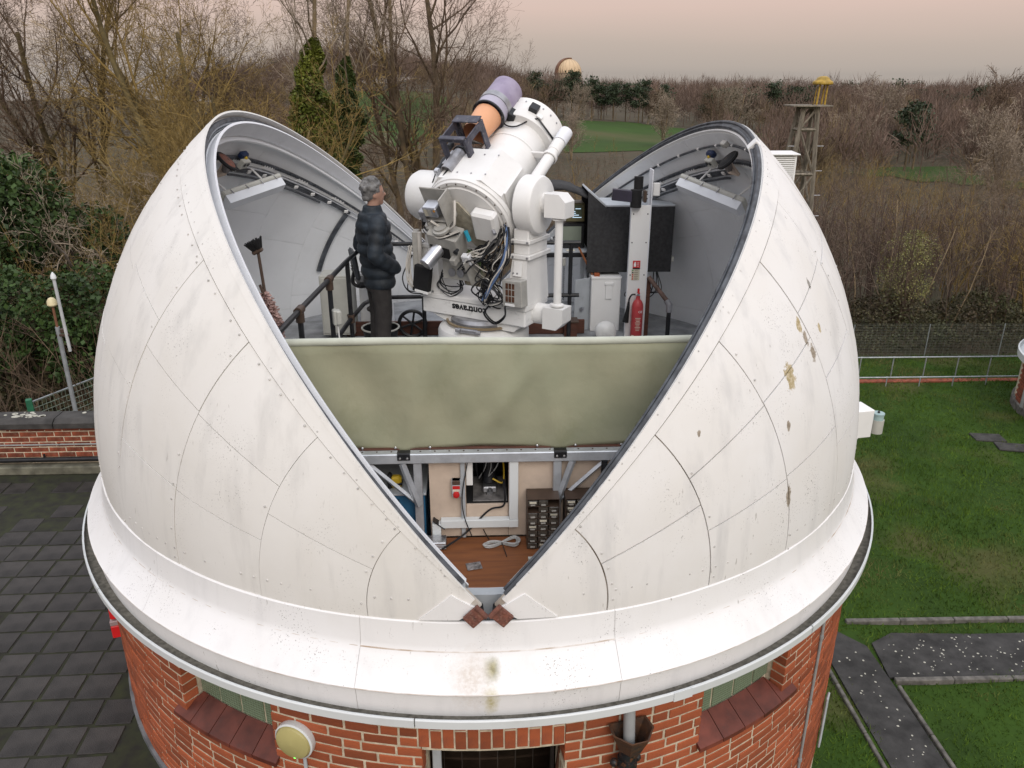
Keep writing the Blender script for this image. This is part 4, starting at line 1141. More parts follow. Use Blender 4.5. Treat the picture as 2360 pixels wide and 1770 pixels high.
for x in (-0.10, -0.02):
    m = MB(); m.lathe([(0.030, 0), (0.034, 0.004), (0.034, 0.012), (0.02, 0.014), (0.001, 0.014)], IF @ T(x, -0.45, -0.525, 0, rad(180 + 28)), 16); m.build('cup', M_STEEL, low)
m = MB(); m.tube(bz([ip(0.03, 0.13, -0.34), ip(0.045, 0.05, -0.42), ip(0.03, -0.02, -0.46), ip(-0.06, -0.06, -0.46), ip(-0.16, 0.02, -0.47)]), 0.011, 7); m.build('flex_hose', M_CABW, tele)
m = MB(); m.cyl(ip(0.075, -0.11, -0.40), ip(0.095, -0.19, -0.42), 0.020, n=8); m.build('cyan_sleeve', M_CYAN, tele)
# electronics on the left arm
ep = tb('electronics_panel', (0.05, 0.16, 0.42), (-0.60, -0.20, 1.31), M_INSTR, 0.005, rz=rad(28))
tb('socket_panel', (0.012, 0.05, 0.10), (-0.65, -0.23, 1.31), M_BLACK, 0.003, ep, rad(28))
tb('panel_edge', (0.035, 0.03, 0.44), (-0.53, -0.24, 1.30), M_CABW, 0.004)
bb = tb('black_case', (0.17, 0.06, 0.25), (-0.47, -0.30, 1.10), M_BLACKMATT, 0.006, rz=rad(4), ry=rad(8))
tb('case_edge', (0.14, 0.064, 0.025), (-0.47, -0.305, 0.985), M_WHITE, 0.003, bb, rad(4), 0, rad(8))
# control box on the right arm
ctl = tb('control_box', (0.20, 0.10, 0.235), (0.485, -0.262, 1.085), M_INSTR, 0.006, rz=rad(-4), ry=rad(-3))
for i in range(3):
    for j in range(3): tb('key', (0.026, 0.004, 0.050), (0.432 + 0.032 * i, -0.313, 1.035 + 0.058 * j), M_WOODDARK, 0.002, ctl, rad(-4))
tb('display', (0.032, 0.004, 0.075), (0.560, -0.309, 1.145), M_BLACK, 0.002, ctl, rad(-4)); tb('red_keys', (0.034, 0.004, 0.06), (0.556, -0.311, 1.02), M_RED, 0.002, ctl, rad(-4)); tb('name_strip', (0.10, 0.004, 0.022), (0.465, -0.315, 0.985), M_WHITE, 0.002, ctl, rad(-4))
tb('label_plate', (0.085, 0.004, 0.13), (0.47, -0.186, 1.28), M_WHITE, 0.001, tele, 0, rad(-10))
# cable looms
crng = random.Random(11)
def loom(name, mt, n, pts, spread, r, jit=0.02):
    m = MB()
    for k in range(n):
        o = Vector((crng.gauss(0, 1), crng.gauss(0, 1), crng.gauss(0, 1))) * spread
        m.tube(bz([BF @ (Vector(p) + o * (0.4 + 0.6 * math.sin(math.pi * i / (len(pts) - 1))) + Vector((crng.gauss(0, 1), crng.gauss(0, 1), crng.gauss(0, 1))) * jit * 0.5) for i, p in enumerate(pts)], 6), r * crng.uniform(0.8, 1.3), 5)
    o = m.build(name, mt, tele); o['kind'] = 'stuff'
    return o
main = [(0.36, -0.20, 1.66), (0.41, -0.28, 1.56), (0.42, -0.32, 1.40), (0.33, -0.34, 1.22), (0.24, -0.34, 1.07), (0.20, -0.32, 0.98)]
loom('cable_loom', M_BLACK, 9, main, 0.012, 0.0075)
loom('cable_loom', M_CABB, 2, main, 0.014, 0.009); loom('cable_loom', M_CABW, 3, main, 0.014, 0.006)
side = [(0.33, -0.22, 1.62), (0.29, -0.27, 1.50), (0.20, -0.29, 1.40), (0.10, -0.30, 1.34), (-0.02, -0.30, 1.26)]
loom('cable_loom', M_BLACK, 9, side, 0.035, 0.006, 0.05); loom('cable_loom', M_CABW, 4, side, 0.03, 0.005, 0.035); loom('cable_loom', M_CABO, 1, side, 0.03, 0.004, 0.035)
tang = [(0.34, -0.22, 1.58), (0.28, -0.24, 1.42), (0.14, -0.26, 1.32), (0.20, -0.22, 1.22), (0.30, -0.24, 1.36)]
loom('cable_loom', M_BLACK, 20, tang, 0.06, 0.006, 0.07); loom('cable_loom', M_CABW, 5, tang, 0.05, 0.0045, 0.06)
foot = [(0.20, -0.32, 1.0), (0.28, -0.28, 0.97), (0.34, -0.28, 1.02), (0.26, -0.30, 1.14), (0.16, -0.28, 1.06), (0.22, -0.29, 0.96)]
loom('cable_loom', M_BLACK, 9, foot, 0.03, 0.006, 0.05); loom('cable_loom', M_INSTR, 4, foot, 0.03, 0.005, 0.05)
hang = [(0.24, -0.28, 0.95), (0.20, -0.30, 0.86), (0.31, -0.31, 0.79), (0.40, -0.30, 0.86), (0.40, -0.28, 0.96)]
loom('cable_loom', M_BLACK, 2, hang, 0.02, 0.007, 0.01)
lside = [(-0.57, -0.32, 1.40), (-0.60, -0.33, 1.2), (-0.57, -0.33, 1.05), (-0.52, -0.26, 0.97)]
loom('cable_loom', M_CABW, 9, lside, 0.014, 0.004, 0.012); loom('cable_loom', M_BLACK, 2, [(-0.59, -0.30, 1.3), (-0.66, -0.34, 1.1), (-0.62, -0.33, 0.97), (-0.53, -0.22, 0.95)], 0.012, 0.006)
loom('cable_loom', M_BLACK, 5, [(-0.32, -0.20, 1.16), (-0.34, -0.22, 1.04), (-0.24, -0.20, 0.975), (-0.12, -0.18, 1.02), (-0.14, -0.2, 1.12)], 0.015, 0.005, 0.03)
back = [tuple(BF.inverted() @ ip(-0.24, 0.02, -0.44)), tuple(BF.inverted() @ ip(-0.30, -0.10, -0.42)), tuple(BF.inverted() @ ip(-0.10, -0.09, -0.52)), tuple(BF.inverted() @ ip(0.06, -0.07, -0.46))]
loom('cable_loom', M_BLACK, 4, back, 0.012, 0.005, 0.02); loom('cable_loom', M_CABW, 2, back, 0.012, 0.005, 0.02)

# ------------------------------------------------------------------ the man, and what stands on the platform
def remeshed(name, mb, mt, parent=None, voxel=0.012, smooth=6, loc=(0, 0, 0), rotz=0.0):
    """fuse the overlapping pieces of mb into one continuous skin"""
    me = bpy.data.meshes.new(name); me.from_pydata(mb.v, [], mb.f); me.update()
    o = bpy.data.objects.new(name, me); COL.objects.link(o)
    r = o.modifiers.new('r', 'REMESH'); r.mode = 'VOXEL'; r.voxel_size = voxel
    if smooth:
        q = o.modifiers.new('s', 'SMOOTH'); q.iterations = smooth; q.factor = 0.5
    dg = bpy.context.evaluated_depsgraph_get(); dg.update()
    m2 = bpy.data.meshes.new_from_object(o.evaluated_get(dg))
    bpy.data.objects.remove(o)
    m2.materials.clear(); m2.materials.append(mt)
    m2.polygons.foreach_set('use_smooth', [True] * len(m2.polygons))
    n = link(name, m2, parent, loc)
    n.rotation_euler = (0, 0, rotz)
    return n

def limb(mb, pts, rs, n=14):
    pts = [Vector(p) for p in pts]
    mb.tube(pts, list(rs), n)
    for p, r in zip(pts, rs): mb.ball(p, r, 14, 8)
def loft(mb, rings, n=20):
    """rings: (x, y, z, rx, ry)"""
    vs = []; L = len(rings)
    for (x, y, z, rx, ry) in rings:
        for k in range(n):
            t = 2 * math.pi * k / n
            vs.append((x + rx * math.cos(t), y + ry * math.sin(t), z))
    fs = [(i * n + k, i * n + (k + 1) % n, (i + 1) * n + (k + 1) % n, (i + 1) * n + k) for i in range(L - 1) for k in range(n)]
    fs += [tuple(range(n))[::-1], tuple((L - 1) * n + k for k in range(n))]
    mb.add(vs, fs)

M_SKIN = mat('skin', (0.40, 0.235, 0.175), 0.55, var=0.08, scale=12)
M_HAIR = mat('grey_hair', (0.075, 0.073, 0.072), 0.8, var=0.3, scale=26, col2=(0.22, 0.215, 0.21), bump=1.0, bscale=70)
M_JACKET = mat('padded_jacket', (0.018, 0.027, 0.038), 0.68, var=0.3, scale=9, bump=0.9, bscale=16, spec=0.5)
M_TROUS = mat('dark_trousers', (0.040, 0.036, 0.035), 0.85, var=0.2, scale=9, bump=0.5, bscale=14)
M_SHOE = mat('black_shoes', (0.012, 0.012, 0.012), 0.5)
M_SCARF = mat('red_collar', (0.20, 0.02, 0.02), 0.8)
# local frame: the man faces +x, his right side towards -y
PLOC, PROT = Vector((-1.03, 0.70, FZ)), rad(22)
b0 = MB()
loft(b0, [(0, 0, 0.90, 0.11, 0.15), (-0.01, 0, 1.05, 0.12, 0.155), (0.0, 0, 1.25, 0.125, 0.17), (-0.015, 0, 1.40, 0.10, 0.18), (-0.02, 0, 1.47, 0.06, 0.09)])
limb(b0, [(-0.02, 0, 1.42), (0.0, 0, 1.53), (0.015, 0, 1.60)], [0.065, 0.058, 0.06])          # neck
b0.ball((0.012, 0, 1.665), 0.1, 24, 16, None, (0.98, 0.78, 1.12))                              # skull
b0.ball((0.055, 0, 1.625), 0.07, 18, 12, None, (0.8, 0.82, 1.15))                              # face
b0.ball((0.075, 0, 1.565), 0.032, 14, 10, None, (0.9, 1.1, 0.8))                               # chin
limb(b0, [(0.10, 0, 1.668), (0.122, 0, 1.638)], [0.010, 0.015])                                # nose
b0.ball((0.098, 0, 1.602), 0.016, 12, 8, None, (0.6, 1.5, 0.6))                                # lips
b0.ball((0.088, 0, 1.688), 0.02, 12, 8, None, (0.6, 2.2, 0.5))                                 # brow
for s in (-1, 1):
    b0.ball((0.0, s * 0.078, 1.642), 0.030, 12, 8, None, (0.6, 0.30, 1.05))                    # ear
    limb(b0, [(0, s * 0.085, 0.90), (0.02, s * 0.09, 0.50), (-0.01, s * 0.09, 0.10)], [0.075, 0.055, 0.042])
    limb(b0, [(-0.02, s * 0.19, 1.40), (-0.06, s * 0.24, 1.14), (0.13, s * 0.16, 0.98)], [0.05, 0.042, 0.032])
man = remeshed('person', b0, M_SKIN, None, 0.009, 3, PLOC, PROT)
setp(man, 'grey-haired man in a dark padded jacket standing with hands in pockets, looking at the telescope', 'person')
hd = MB(); hd.ball((-0.004, 0, 1.685), 0.105, 24, 16, None, (1.0, 0.84, 1.08))
for k in range(70):
    t = rng.uniform(0, 6.28); e = rng.uniform(0.05, 1.4)
    p = Vector((math.cos(t) * math.cos(e) * 0.104, math.sin(t) * math.cos(e) * 0.088, math.sin(e) * 0.113)) + Vector((-0.006, 0, 1.685))
    if p.x > 0.075 and p.z < 1.745: continue
    hd.ball(p, rng.uniform(0.014, 0.024), 8, 6)
hd.ball((-0.06, 0, 1.62), 0.055, 16, 10, None, (0.75, 1.15, 1.0))
hair = remeshed('hair', hd, M_HAIR, man, 0.008, 1)
# trim the hair off the face
import bmesh
bm = bmesh.new(); bm.from_mesh(hair.data)
dele = [f for f in bm.faces if (lambda c: (c.x > 0.055 and c.z < 1.73) or (c.x > 0.012 and c.z < 1.665) or c.z < 1.585)(f.calc_center_median())]
bmesh.ops.delete(bm, geom=dele, context='FACES'); bm.to_mesh(hair.data); bm.free()
eyes = MB()
for s in (-1, 1): eyes.ball((0.093, s * 0.033, 1.667), 0.0115, 10, 8)
eyes.build('eyes', mat('eye', (0.25, 0.22, 0.2), 0.2), None)
e_o = bpy.data.objects['eyes']; e_o.parent = man
jk = MB()
zs = [0.80, 0.91, 1.02, 1.13, 1.24, 1.34, 1.415]
for i, z in enumerate(zs):
    f = i / (len(zs) - 1)
    rx = 0.168 - 0.02 * abs(f - 0.35) - (0.025 if i > 5 else 0) - (0.012 if i == 0 else 0); rx *= 1.06; ry = 0.215 + 0.015 * f - (0.03 if i == 6 else 0)
    jk.lathe([(0.3, -0.062), (0.86, -0.056), (0.965, -0.032), (1.0, 0.0), (0.965, 0.032), (0.86, 0.056), (0.3, 0.062)], Matrix.Translation((0.005 - 0.02 * f + (0.015 if i < 3 else 0), 0, z)) @ Matrix.Diagonal((rx, ry, 1, 1)), 28)
jk.lathe([(0.062, 0), (0.095, 0.0), (0.098, 0.05), (0.084, 0.100)], T(-0.010, 0, 1.445), 24)
for s in (-1, 1):
    sh, el, wr = Vector((-0.015, s * 0.20, 1.395)), Vector((-0.085, s * 0.275, 1.115)), Vector((0.135, s * 0.195, 0.955))
    for A, B, n_, r_ in ((sh, el, 3, 0.090), (el, wr, 3, 0.080)):
        for k in range(n_):
            p = A.lerp(B, (k + 0.5) / n_); d = (B - A)
            L = d.length / n_
            rr = r_ * (1 - 0.05 * k)
            jk.lathe([(rr * 0.35, -L * 0.56), (rr * 0.88, -L * 0.47), (rr, -L * 0.1), (rr, L * 0.1), (rr * 0.88, L * 0.47), (rr * 0.35, L * 0.56)], zframe(p, d), 18)
    jk.ball(el, 0.074, 14, 10); jk.ball(sh, 0.086, 14, 10); jk.ball(wr, 0.058, 12, 8)
jacket = remeshed('jacket', jk, M_JACKET, man, 0.009, 12)
tr_ = MB()
loft(tr_, [(0.0, 0, 0.72, 0.115, 0.165), (0.0, 0, 0.80, 0.13, 0.17), (0.0, 0, 0.88, 0.13, 0.165)])
for s in (-1, 1): limb(tr_, [(0.005, s * 0.082, 0.78), (0.02, s * 0.09, 0.50), (0.0, s * 0.092, 0.28), (-0.01, s * 0.092, 0.07)], [0.105, 0.088, 0.078, 0.076])
for k in range(14): tr_.ball((rng.uniform(-0.09, 0.06), rng.choice((-1, 1)) * rng.uniform(0.08, 0.15), rng.uniform(0.1, 0.6)), rng.uniform(0.02, 0.035), 8, 6)
remeshed('trousers', tr_, M_TROUS, man, 0.010, 4)
sh_ = MB()
for s in (-1, 1): sh_.ball((0.05, s * 0.092, 0.045), 0.05, 16, 10, None, (2.6, 1.0, 0.9)); sh_.ball((-0.03, s * 0.092, 0.06), 0.055, 14, 8)
remeshed('shoes', sh_, M_SHOE, man, 0.010, 2)
m = MB(); m.lathe([(0.062, 0), (0.072, 0.01), (0.070, 0.06), (0.060, 0.065)], T(0.0, 0, 1.468), 20)
o = m.build('collar', M_SCARF, None); o.parent = man
m = MB(); m.box((0.004, 0.022, 0.016), T(-0.085, -0.262, 1.36, rad(35)), 0.001)
o = m.build('emblem', mat('gold_thread', (0.65, 0.45, 0.15), 0.5), None); o.parent = man

# hand rails of scaffold tube
def rail(name, label, runs, posts, r=0.022, mt=M_BLACK, loc=None, kn=()):
    root = thing(name, label, 'railing', loc or runs[0][0])
    for run in runs:
        m = MB(); m.tube(run, r, 10); m.build('rail', mt, root)
    for p0, p1 in posts:
        m = MB(); m.cyl(p0, p1, r, n=10); m.build('post', mt, root)
    for k0, k1 in kn:
        m = MB(); m.cyl(k0, k1, r * 1.55, n=12); m.build('clamp', M_STEEL if mt is not M_BLACK else M_BROWN, root)
    return root
ZR = 1.21
L0, L1, L2 = Vector((-1.42, -2.0, ZR)), Vector((-1.275, 0.45, ZR)), Vector((-1.12, 1.22, ZR))
def onl(t): return L0.lerp(L1, t)
P = [(onl(0.31), 0.31), (onl(0.70), 0.70)]
dz = Vector((0, 0, ZR - FZ)); lo = Vector((0, 0, ZR - 0.64))
rail('platform_rail', 'black tube handrail along the left side of the platform with one bend',
     [[L0, onl(.5), L1, (-1.22, 0.98, ZR), L2, (-0.5, 1.25, ZR), (0.4, 1.25, ZR), (1.05, 1.25, ZR)],
      [L0 - lo, onl(.5) - lo, L1 - lo, (-1.22, 0.98, ZR - lo.z), L2 - lo, (-0.5, 1.25, ZR - lo.z), (0.4, 1.25, ZR - lo.z), (1.05, 1.25, ZR - lo.z)]],
     [(p - dz, p) for p, _ in P] + [(L1 - dz, L1), ((-0.62, 1.25, FZ), (-0.62, 1.25, ZR)), ((0.95, 1.25, FZ), (0.95, 1.25, ZR))],
     kn=[(p - Vector((0.003, 0.05, 0)), p + Vector((0.003, 0.05, 0))) for p, _ in P] + [(p - Vector((0, 0, 0.02)), p - Vector((0, 0, 0.09))) for p, _ in P] + [(L1 - lo - Vector((0, 0, .04)), L1 - lo + Vector((0, 0, .04)))])
jb = thing('junction_box', 'grey plastic junction box clipped to the platform rail post', 'box', (-1.25, -0.29, 0.82))
m = MB(); m.box((0.05, 0.085, 0.13), T(-1.255, -0.33, 0.885, rad(20)), 0.012); m.build('lid', M_GREYBOX, jb)
m = MB(); m.box((0.04, 0.09, 0.135), T(-1.285, -0.325, 0.885, rad(20)), 0.008); m.build('base', M_GREYBOX, jb)
m = MB(); m.tube(bz([(-1.265, -0.33, 0.82), (-1.26, -0.33, 0.6), (-1.27, -0.33, 0.15)]), 0.007, 6); m.build('cable', M_WHITE, jb)
# cabinets behind the rail
def cabinet(loc, size, label, mt):
    x, y, z = loc; w, d, h = size
    r = thing('steel_cabinet', label, 'cabinet', (x, y, z), 'steel cabinets on the platform')
    m = MB(); m.box((w, d, h), T(x, y, z + h / 2), 0.006); m.build('carcass', mt, r)
    m = MB(); m.box((w - 0.03, 0.012, h - 0.05), T(x, y - d / 2 - 0.006, z + h / 2), 0.004); dr = m.build('door', mt, r)
    m = MB(); m.cyl((x + w * 0.35, y - d / 2 - 0.012, z + h * 0.35), (x + w * 0.35, y - d / 2 - 0.03, z + h * 0.35), 0.014, n=10); m.box((0.012, 0.012, 0.05), T(x + w * 0.35, y - d / 2 - 0.03, z + h * 0.33), 0.003); m.build('handle', M_BLACK, dr)
    return r
cabinet((-1.56, 1.45, FZ + 0.05), (0.34, 0.30, 0.66), 'cream steel cabinet in the corner left of the swivel chair', M_GREYBOX)
cabinet((-1.17, 1.62, FZ + 0.02), (0.34, 0.26, 0.70), 'pale grey steel cabinet behind the man and the swivel chair', M_WHITE)
# swivel stool chair
ch = thing('swivel_chair', 'dark grey swivel chair beside the rail, half hidden by the man', 'chair', (-1.17, 1.0, FZ))
m = MB(); m.box((0.05, 0.30, 0.30), T(-1.29, 0.98, 1.06, rad(15), 0, rad(-8)), 0.024); bk = m.build('backrest', mat('chair_plastic', (0.045, 0.05, 0.058), 0.5, var=0.1), ch)
m = MB(); m.box((0.012, 0.08, 0.03), T(-1.315, 0.97, 1.15, rad(15)), 0.005); m.build('hand_slot', M_BLACKMATT, bk)
for k in range(4):
    m = MB(); m.box((0.012, 0.16, 0.008), T(-1.315, 0.97, 1.09 - 0.03 * k, rad(15)), 0.002); m.build('rib', M_BLACK, bk)
m = MB(); m.box((0.32, 0.32, 0.06), T(-1.13, 1.02, 0.87, rad(15)), 0.028); m.build('seat', M_BLACK, ch)
m = MB(); m.tube(bz([(-1.30, 0.98, 0.98), (-1.32, 0.98, 0.87), (-1.25, 0.99, 0.82), (-1.13, 1.02, 0.83)]), 0.018, 8); m.build('back_bar', M_BLACK, ch)
m = MB(); m.cyl((-1.13, 1.02, 0.84), (-1.13, 1.02, 0.24), 0.025, n=12); m.build('column', M_BLACK, ch)
for k in range(5):
    an = rad(72 * k + 10)
    m = MB(); e = Vector((-1.13 + 0.22 * math.cos(an), 1.02 + 0.22 * math.sin(an), FZ + 0.05)); m.tube([(-1.13, 1.02, 0.26), e], [0.022, 0.014], 8); lg = m.build('leg', M_BLACK, ch)
    m = MB(); m.ball((e.x, e.y, FZ + 0.027), 0.026, 10, 8); m.build('castor', M_BLACK, lg)
bn = thing('waste_bin', 'round dark bin with a pale rim on the floor behind the man', 'bin', (-1.05, 1.24 - 0.28, FZ))
m = MB(); m.lathe([(0.15, 0), (0.19, 0.22), (0.185, 0.22), (0.145, 0.01), (0.001, 0.01)], T(-1.07, 1.02, FZ), 28, cap=False); m.build('body', M_BLACK, bn)
m = MB(); m.tube([(-1.07 + 0.193 * math.cos(k * 0.2094), 1.02 + 0.193 * math.sin(k * 0.2094), FZ + 0.222) for k in range(30)], 0.010, 8, closed=True); m.build('rim', M_GREYBOX, bn)
wh = thing('handwheel_unit', 'black spoked handwheel beside the pier', 'handwheel', (-0.76, 1.32, FZ))
m = MB()
m.tube([(-0.76 + 0.145 * math.cos(k * 0.1963), 1.34, FZ + 0.16 + 0.145 * math.sin(k * 0.1963)) for k in range(32)], 0.020, 8, closed=True); m.build('rim', M_BLACK, wh)
for k in range(3):
    m = MB(); an = rad(60 * k + 20); m.cyl((-0.76 - 0.14 * math.cos(an), 1.34, FZ + 0.16 - 0.14 * math.sin(an)), (-0.76 + 0.14 * math.cos(an), 1.34, FZ + 0.16 + 0.14 * math.sin(an)), 0.012, n=8); m.build('spoke', M_BLACK, wh)
# broom and duster leaning on the left shell
mp = thing('broom', 'long broom with black brush head up, leaning on the left dome shell', 'broom', (-1.46, -1.62, FZ))
h0, h1 = Vector((-1.475, -1.60, 0.60)), Vector((-1.545, -1.55, 1.715))
m = MB(); m.cyl(h0, h1, 0.011, n=8); m.build('handle', M_BROWN, mp)
m = MB(); m.box((0.075, 0.05, 0.03), Matrix.Translation((-1.548, -1.55, 1.725)) @ Matrix.Rotation(rad(-25), 4, 'Y'), 0.008); m.build('brush_block', M_BROWN, mp)
m = MB()
for k in range(160):
    x = rng.uniform(-0.05, 0.05); y = rng.uniform(-0.025, 0.025)
    q = Matrix.Translation((-1.548, -1.55, 1.735)) @ Matrix.Rotation(rad(-25), 4, 'Y')
    m.tube([q @ Vector((x * 0.6, y, 0)), q @ Vector((x * 1.1 + rng.uniform(-.01, .01), y * 1.5, rng.uniform(0.05, 0.075)))], 0.003, 3)
m.build('bristles', M_BLACKMATT, mp)['kind'] = 'stuff'
du = thing('duster', 'fluffy pale pink duster hanging beside the broom handle', 'duster', (-1.47, -1.63, 1.1))
m = MB(); ax0, ax1 = Vector((-1.535, -1.60, 1.44)), Vector((-1.445, -1.62, 1.12))
for k in range(1500):
    t = rng.random(); c_ = ax0.lerp(ax1, t)
    d = Vector((rng.gauss(0, 1), rng.gauss(0, 1), rng.gauss(0, 0.6) - 0.3)).normalized()
    rr = 0.058 * (0.75 + 0.5 * math.sin(math.pi * min(1, t * 1.1))) * rng.uniform(0.75, 1.1)
    e = c_ + d * rr; s = Vector((rng.gauss(0, 1), rng.gauss(0, 1), rng.gauss(0, 1))).normalized() * 0.009
    m.add([c_ + d * rr * 0.3 - s * .4, c_ + d * rr * 0.3 + s * .4, e + s, e - s], [(0, 1, 2, 3)])
m.build('fibres', mat('pink_fluff', (0.52, 0.36, 0.33), 0.95, var=0.15, scale=40, objrand=0.3), du)['kind'] = 'stuff'
m = MB(); m.cyl(ax0 + Vector((-.01, 0, .06)), ax1, 0.010, n=8); m.build('core', M_BROWN, du)

# ---- right side: post, extinguisher, operator's cabinet
post = thing('steel_post', 'tall white I-beam post with a black head unit and a fire sign', 'post', (1.67, 1.36, FZ))
m = MB(); m.box((0.20, 0.012, 1.44), T(1.675, 1.28, FZ + 0.72), 0.003); m.build('front_flange', M_WHITE, post)
m = MB(); m.box((0.012, 0.15, 1.40), T(1.60, 1.361, FZ + 0.70), 0.002); m.build('web', M_LIP, post)
m = MB(); m.box((0.012, 0.17, 1.80), T(1.781, 1.36, FZ + 0.90), 0.003); m.build('side_flange', M_LIP, post)
m = MB()
for z in (0.45, 0.85, 1.2, 1.5):
    for x in (1.60, 1.75): m.lathe([(0.007, 0), (0.007, 0.004)], T(x, 1.2735, z, 0, rad(90)), 8)
m.build('screws', M_BLACK, post)['kind'] = 'stuff'
hu = thing('post_head_unit', 'black tube sensor on a black arm at the top of the white post', 'sensor', (1.63, 1.3, 1.55))
m = MB(); m.cyl((1.61, 1.24, 1.575), (1.61, 1.24, 1.755), 0.058, n=20); m.cyl((1.64, 1.30, 1.755), (1.64, 1.30, 1.88), 0.048, n=20); m.build('tube', M_BLACKMATT, hu)
m = MB(); m.box((0.21, 0.09, 0.115), T(1.47, 1.27, 1.695, rad(-8), 0, rad(5)), 0.005); m.build('arm', mat('dark_violet_paint', (0.03, 0.026, 0.045), 0.45, var=0.15), hu)
m = MB(); m.box((0.03, 0.10, 0.12), T(1.71, 1.30, 1.68), 0.005); m.build('clamp', M_BROWN, hu)
m = MB(); m.box((0.075, 0.05, 0.135), T(1.835, 1.33, 1.745), 0.008); m.build('terminal_box', M_WHITE, hu)
sg_ = thing('fire_sign', 'red fire extinguisher sign with an instruction strip on the white post', 'sign', (1.66, 1.27, 0.79))
m = MB(); m.box((0.080, 0.003, 0.078), T(1.662, 1.270, 0.967), 0); rd_ = m.build('red_plate', M_RED, sg_)
m = MB(); m.lathe([(0.011, 0), (0.013, 0.004), (0.013, 0.034), (0.005, 0.042), (0.005, 0.052)], T(1.645, 1.268, 0.94) @ Matrix.Diagonal((1, 0.05, 1, 1)), 10); m.box((0.018, 0.001, 0.006), T(1.648, 1.2680, 0.990)); m.build('pictogram', M_WHITE, rd_)
text_mesh('sign_text', 'CO2', 0.028, T(1.680, 1.2678, 0.966) @ Matrix.Rotation(rad(90), 4, 'X') @ Matrix.Rotation(rad(90), 4, 'Z'), M_WHITE, rd_, 0.0004)
m = MB(); m.box((0.080, 0.003, 0.012), T(1.662, 1.270, 0.920), 0); m.build('black_band', M_BLACK, sg_)
m = MB(); m.box((0.088, 0.003, 0.118), T(1.656, 1.270, 0.853), 0); st = m.build('instruction_strip', M_LABEL, sg_)
for k, mt in enumerate((mat('sign_green', (0.05, 0.22, 0.08), 0.6), M_BLACK, M_RED, M_RED, M_RED)):
    m = MB(); m.lathe([(0.008, 0), (0.008, 0.0012)], T(1.626, 1.2684, 0.900 - 0.023 * k, 0, rad(90)), 10); m.build('symbol', mt, st)
    for j in range(2):
        m = MB(); m.box((0.044 - 0.012 * j, 0.001, 0.003), T(1.662, 1.2682, 0.903 - 0.023 * k - 0.007 * j)); m.build('text_line', M_BROWN, st)
ext = thing('fire_extinguisher', 'red carbon dioxide fire extinguisher with a black horn against the white post', 'extinguisher', (1.685, 1.20, FZ))
M_EXT = mat('extinguisher_red', (0.46, 0.055, 0.06), 0.35, var=0.05, scale=4)
ex, ey = 1.685, 1.195
m = MB(); m.lathe([(0.050, 0), (0.060, 0.008), (0.0625, 0.02), (0.0625, 0.37), (0.058, 0.40), (0.042, 0.435), (0.024, 0.455), (0.020, 0.49)], T(ex, ey, FZ), 28); cyl_ = m.build('cylinder', M_EXT, ext)
m = MB(); m.box((0.028, 0.032, 0.03), T(ex, ey, FZ + 0.505), 0.005); m.cyl((ex - 0.03, ey, FZ + 0.505), (ex + 0.03, ey, FZ + 0.505), 0.009, n=8); m.build('valve', M_CHROME, ext)
m = MB(); m.box((0.022, 0.05, 0.012), T(ex, ey - 0.02, FZ + 0.528), 0.003); m.box((0.022, 0.022, 0.05), T(ex, ey, FZ + 0.545), 0.004); m.build('lever', M_RED, ext)
m = MB(); m.tube(bz([(ex - 0.03, ey, FZ + 0.505), (ex - 0.07, ey, FZ + 0.50), (ex - 0.095, ey - 0.005, FZ + 0.46), (ex - 0.10, ey - 0.01, FZ + 0.42)]), 0.010, 8); m.build('hose', M_BLACK, ext)
m = MB(); m.tube([(ex - 0.10, ey - 0.01, FZ + 0.425), (ex - 0.102, ey - 0.01, FZ + 0.38), (ex - 0.125, ey - 0.012, FZ + 0.20)], [0.012, 0.016, 0.034], 14); m.build('horn', M_BLACKMATT, ext)
text_mesh('mark', 'CE', 0.035, T(ex + 0.020, ey - 0.0615, FZ + 0.325) @ Matrix.Rotation(rad(90), 4, 'X'), M_WHITE, cyl_, 0.001)
m = MB()
for k in range(9): m.box((0.060 - 0.010 * ((k * 7) % 3), 0.001, 0.006), T(ex + 0.0, ey - 0.0628, FZ + 0.255 - 0.017 * k))
m.build('printed_lines', M_LABEL, cyl_)['kind'] = 'stuff'
m = MB(); m.box((0.03, 0.001, 0.06), T(ex - 0.045, ey - 0.045, FZ + 0.03, rad(-45)), 0); m.build('sticker', M_LABEL, cyl_)
# wooden post and handrail at the right
wr_ = thing('stair_rail', 'short bent stair rail, rusty pipe on a brown post, right of the extinguisher', 'railing', (1.79, 1.3, FZ))
m = MB(); m.box((0.075, 0.05, 0.66), T(1.80, 1.32, FZ + 0.33), 0.005); m.build('wooden_post', M_WOODBR, wr_)
m = MB(); m.cyl((1.80, 1.27, 0.83), (2.01, 1.15, 0.57), 0.024, n=12); m.build('sloping_rail', mat('rusty_pipe', (0.16, 0.10, 0.08), 0.6, var=0.3, scale=14), wr_)
m = MB(); m.cyl((1.985, 1.16, 0.60), (2.02, 1.145, 0.545), 0.034, n=12); m.cyl((2.02, 1.145, 0.56), (2.02, 1.145, 0.47), 0.033, n=12); m.build('elbow', M_STEEL, wr_)
m = MB(); m.cyl((2.02, 1.145, 0.48), (2.02, 1.145, FZ), 0.024, n=12); m.build('post', M_BLACK, wr_)
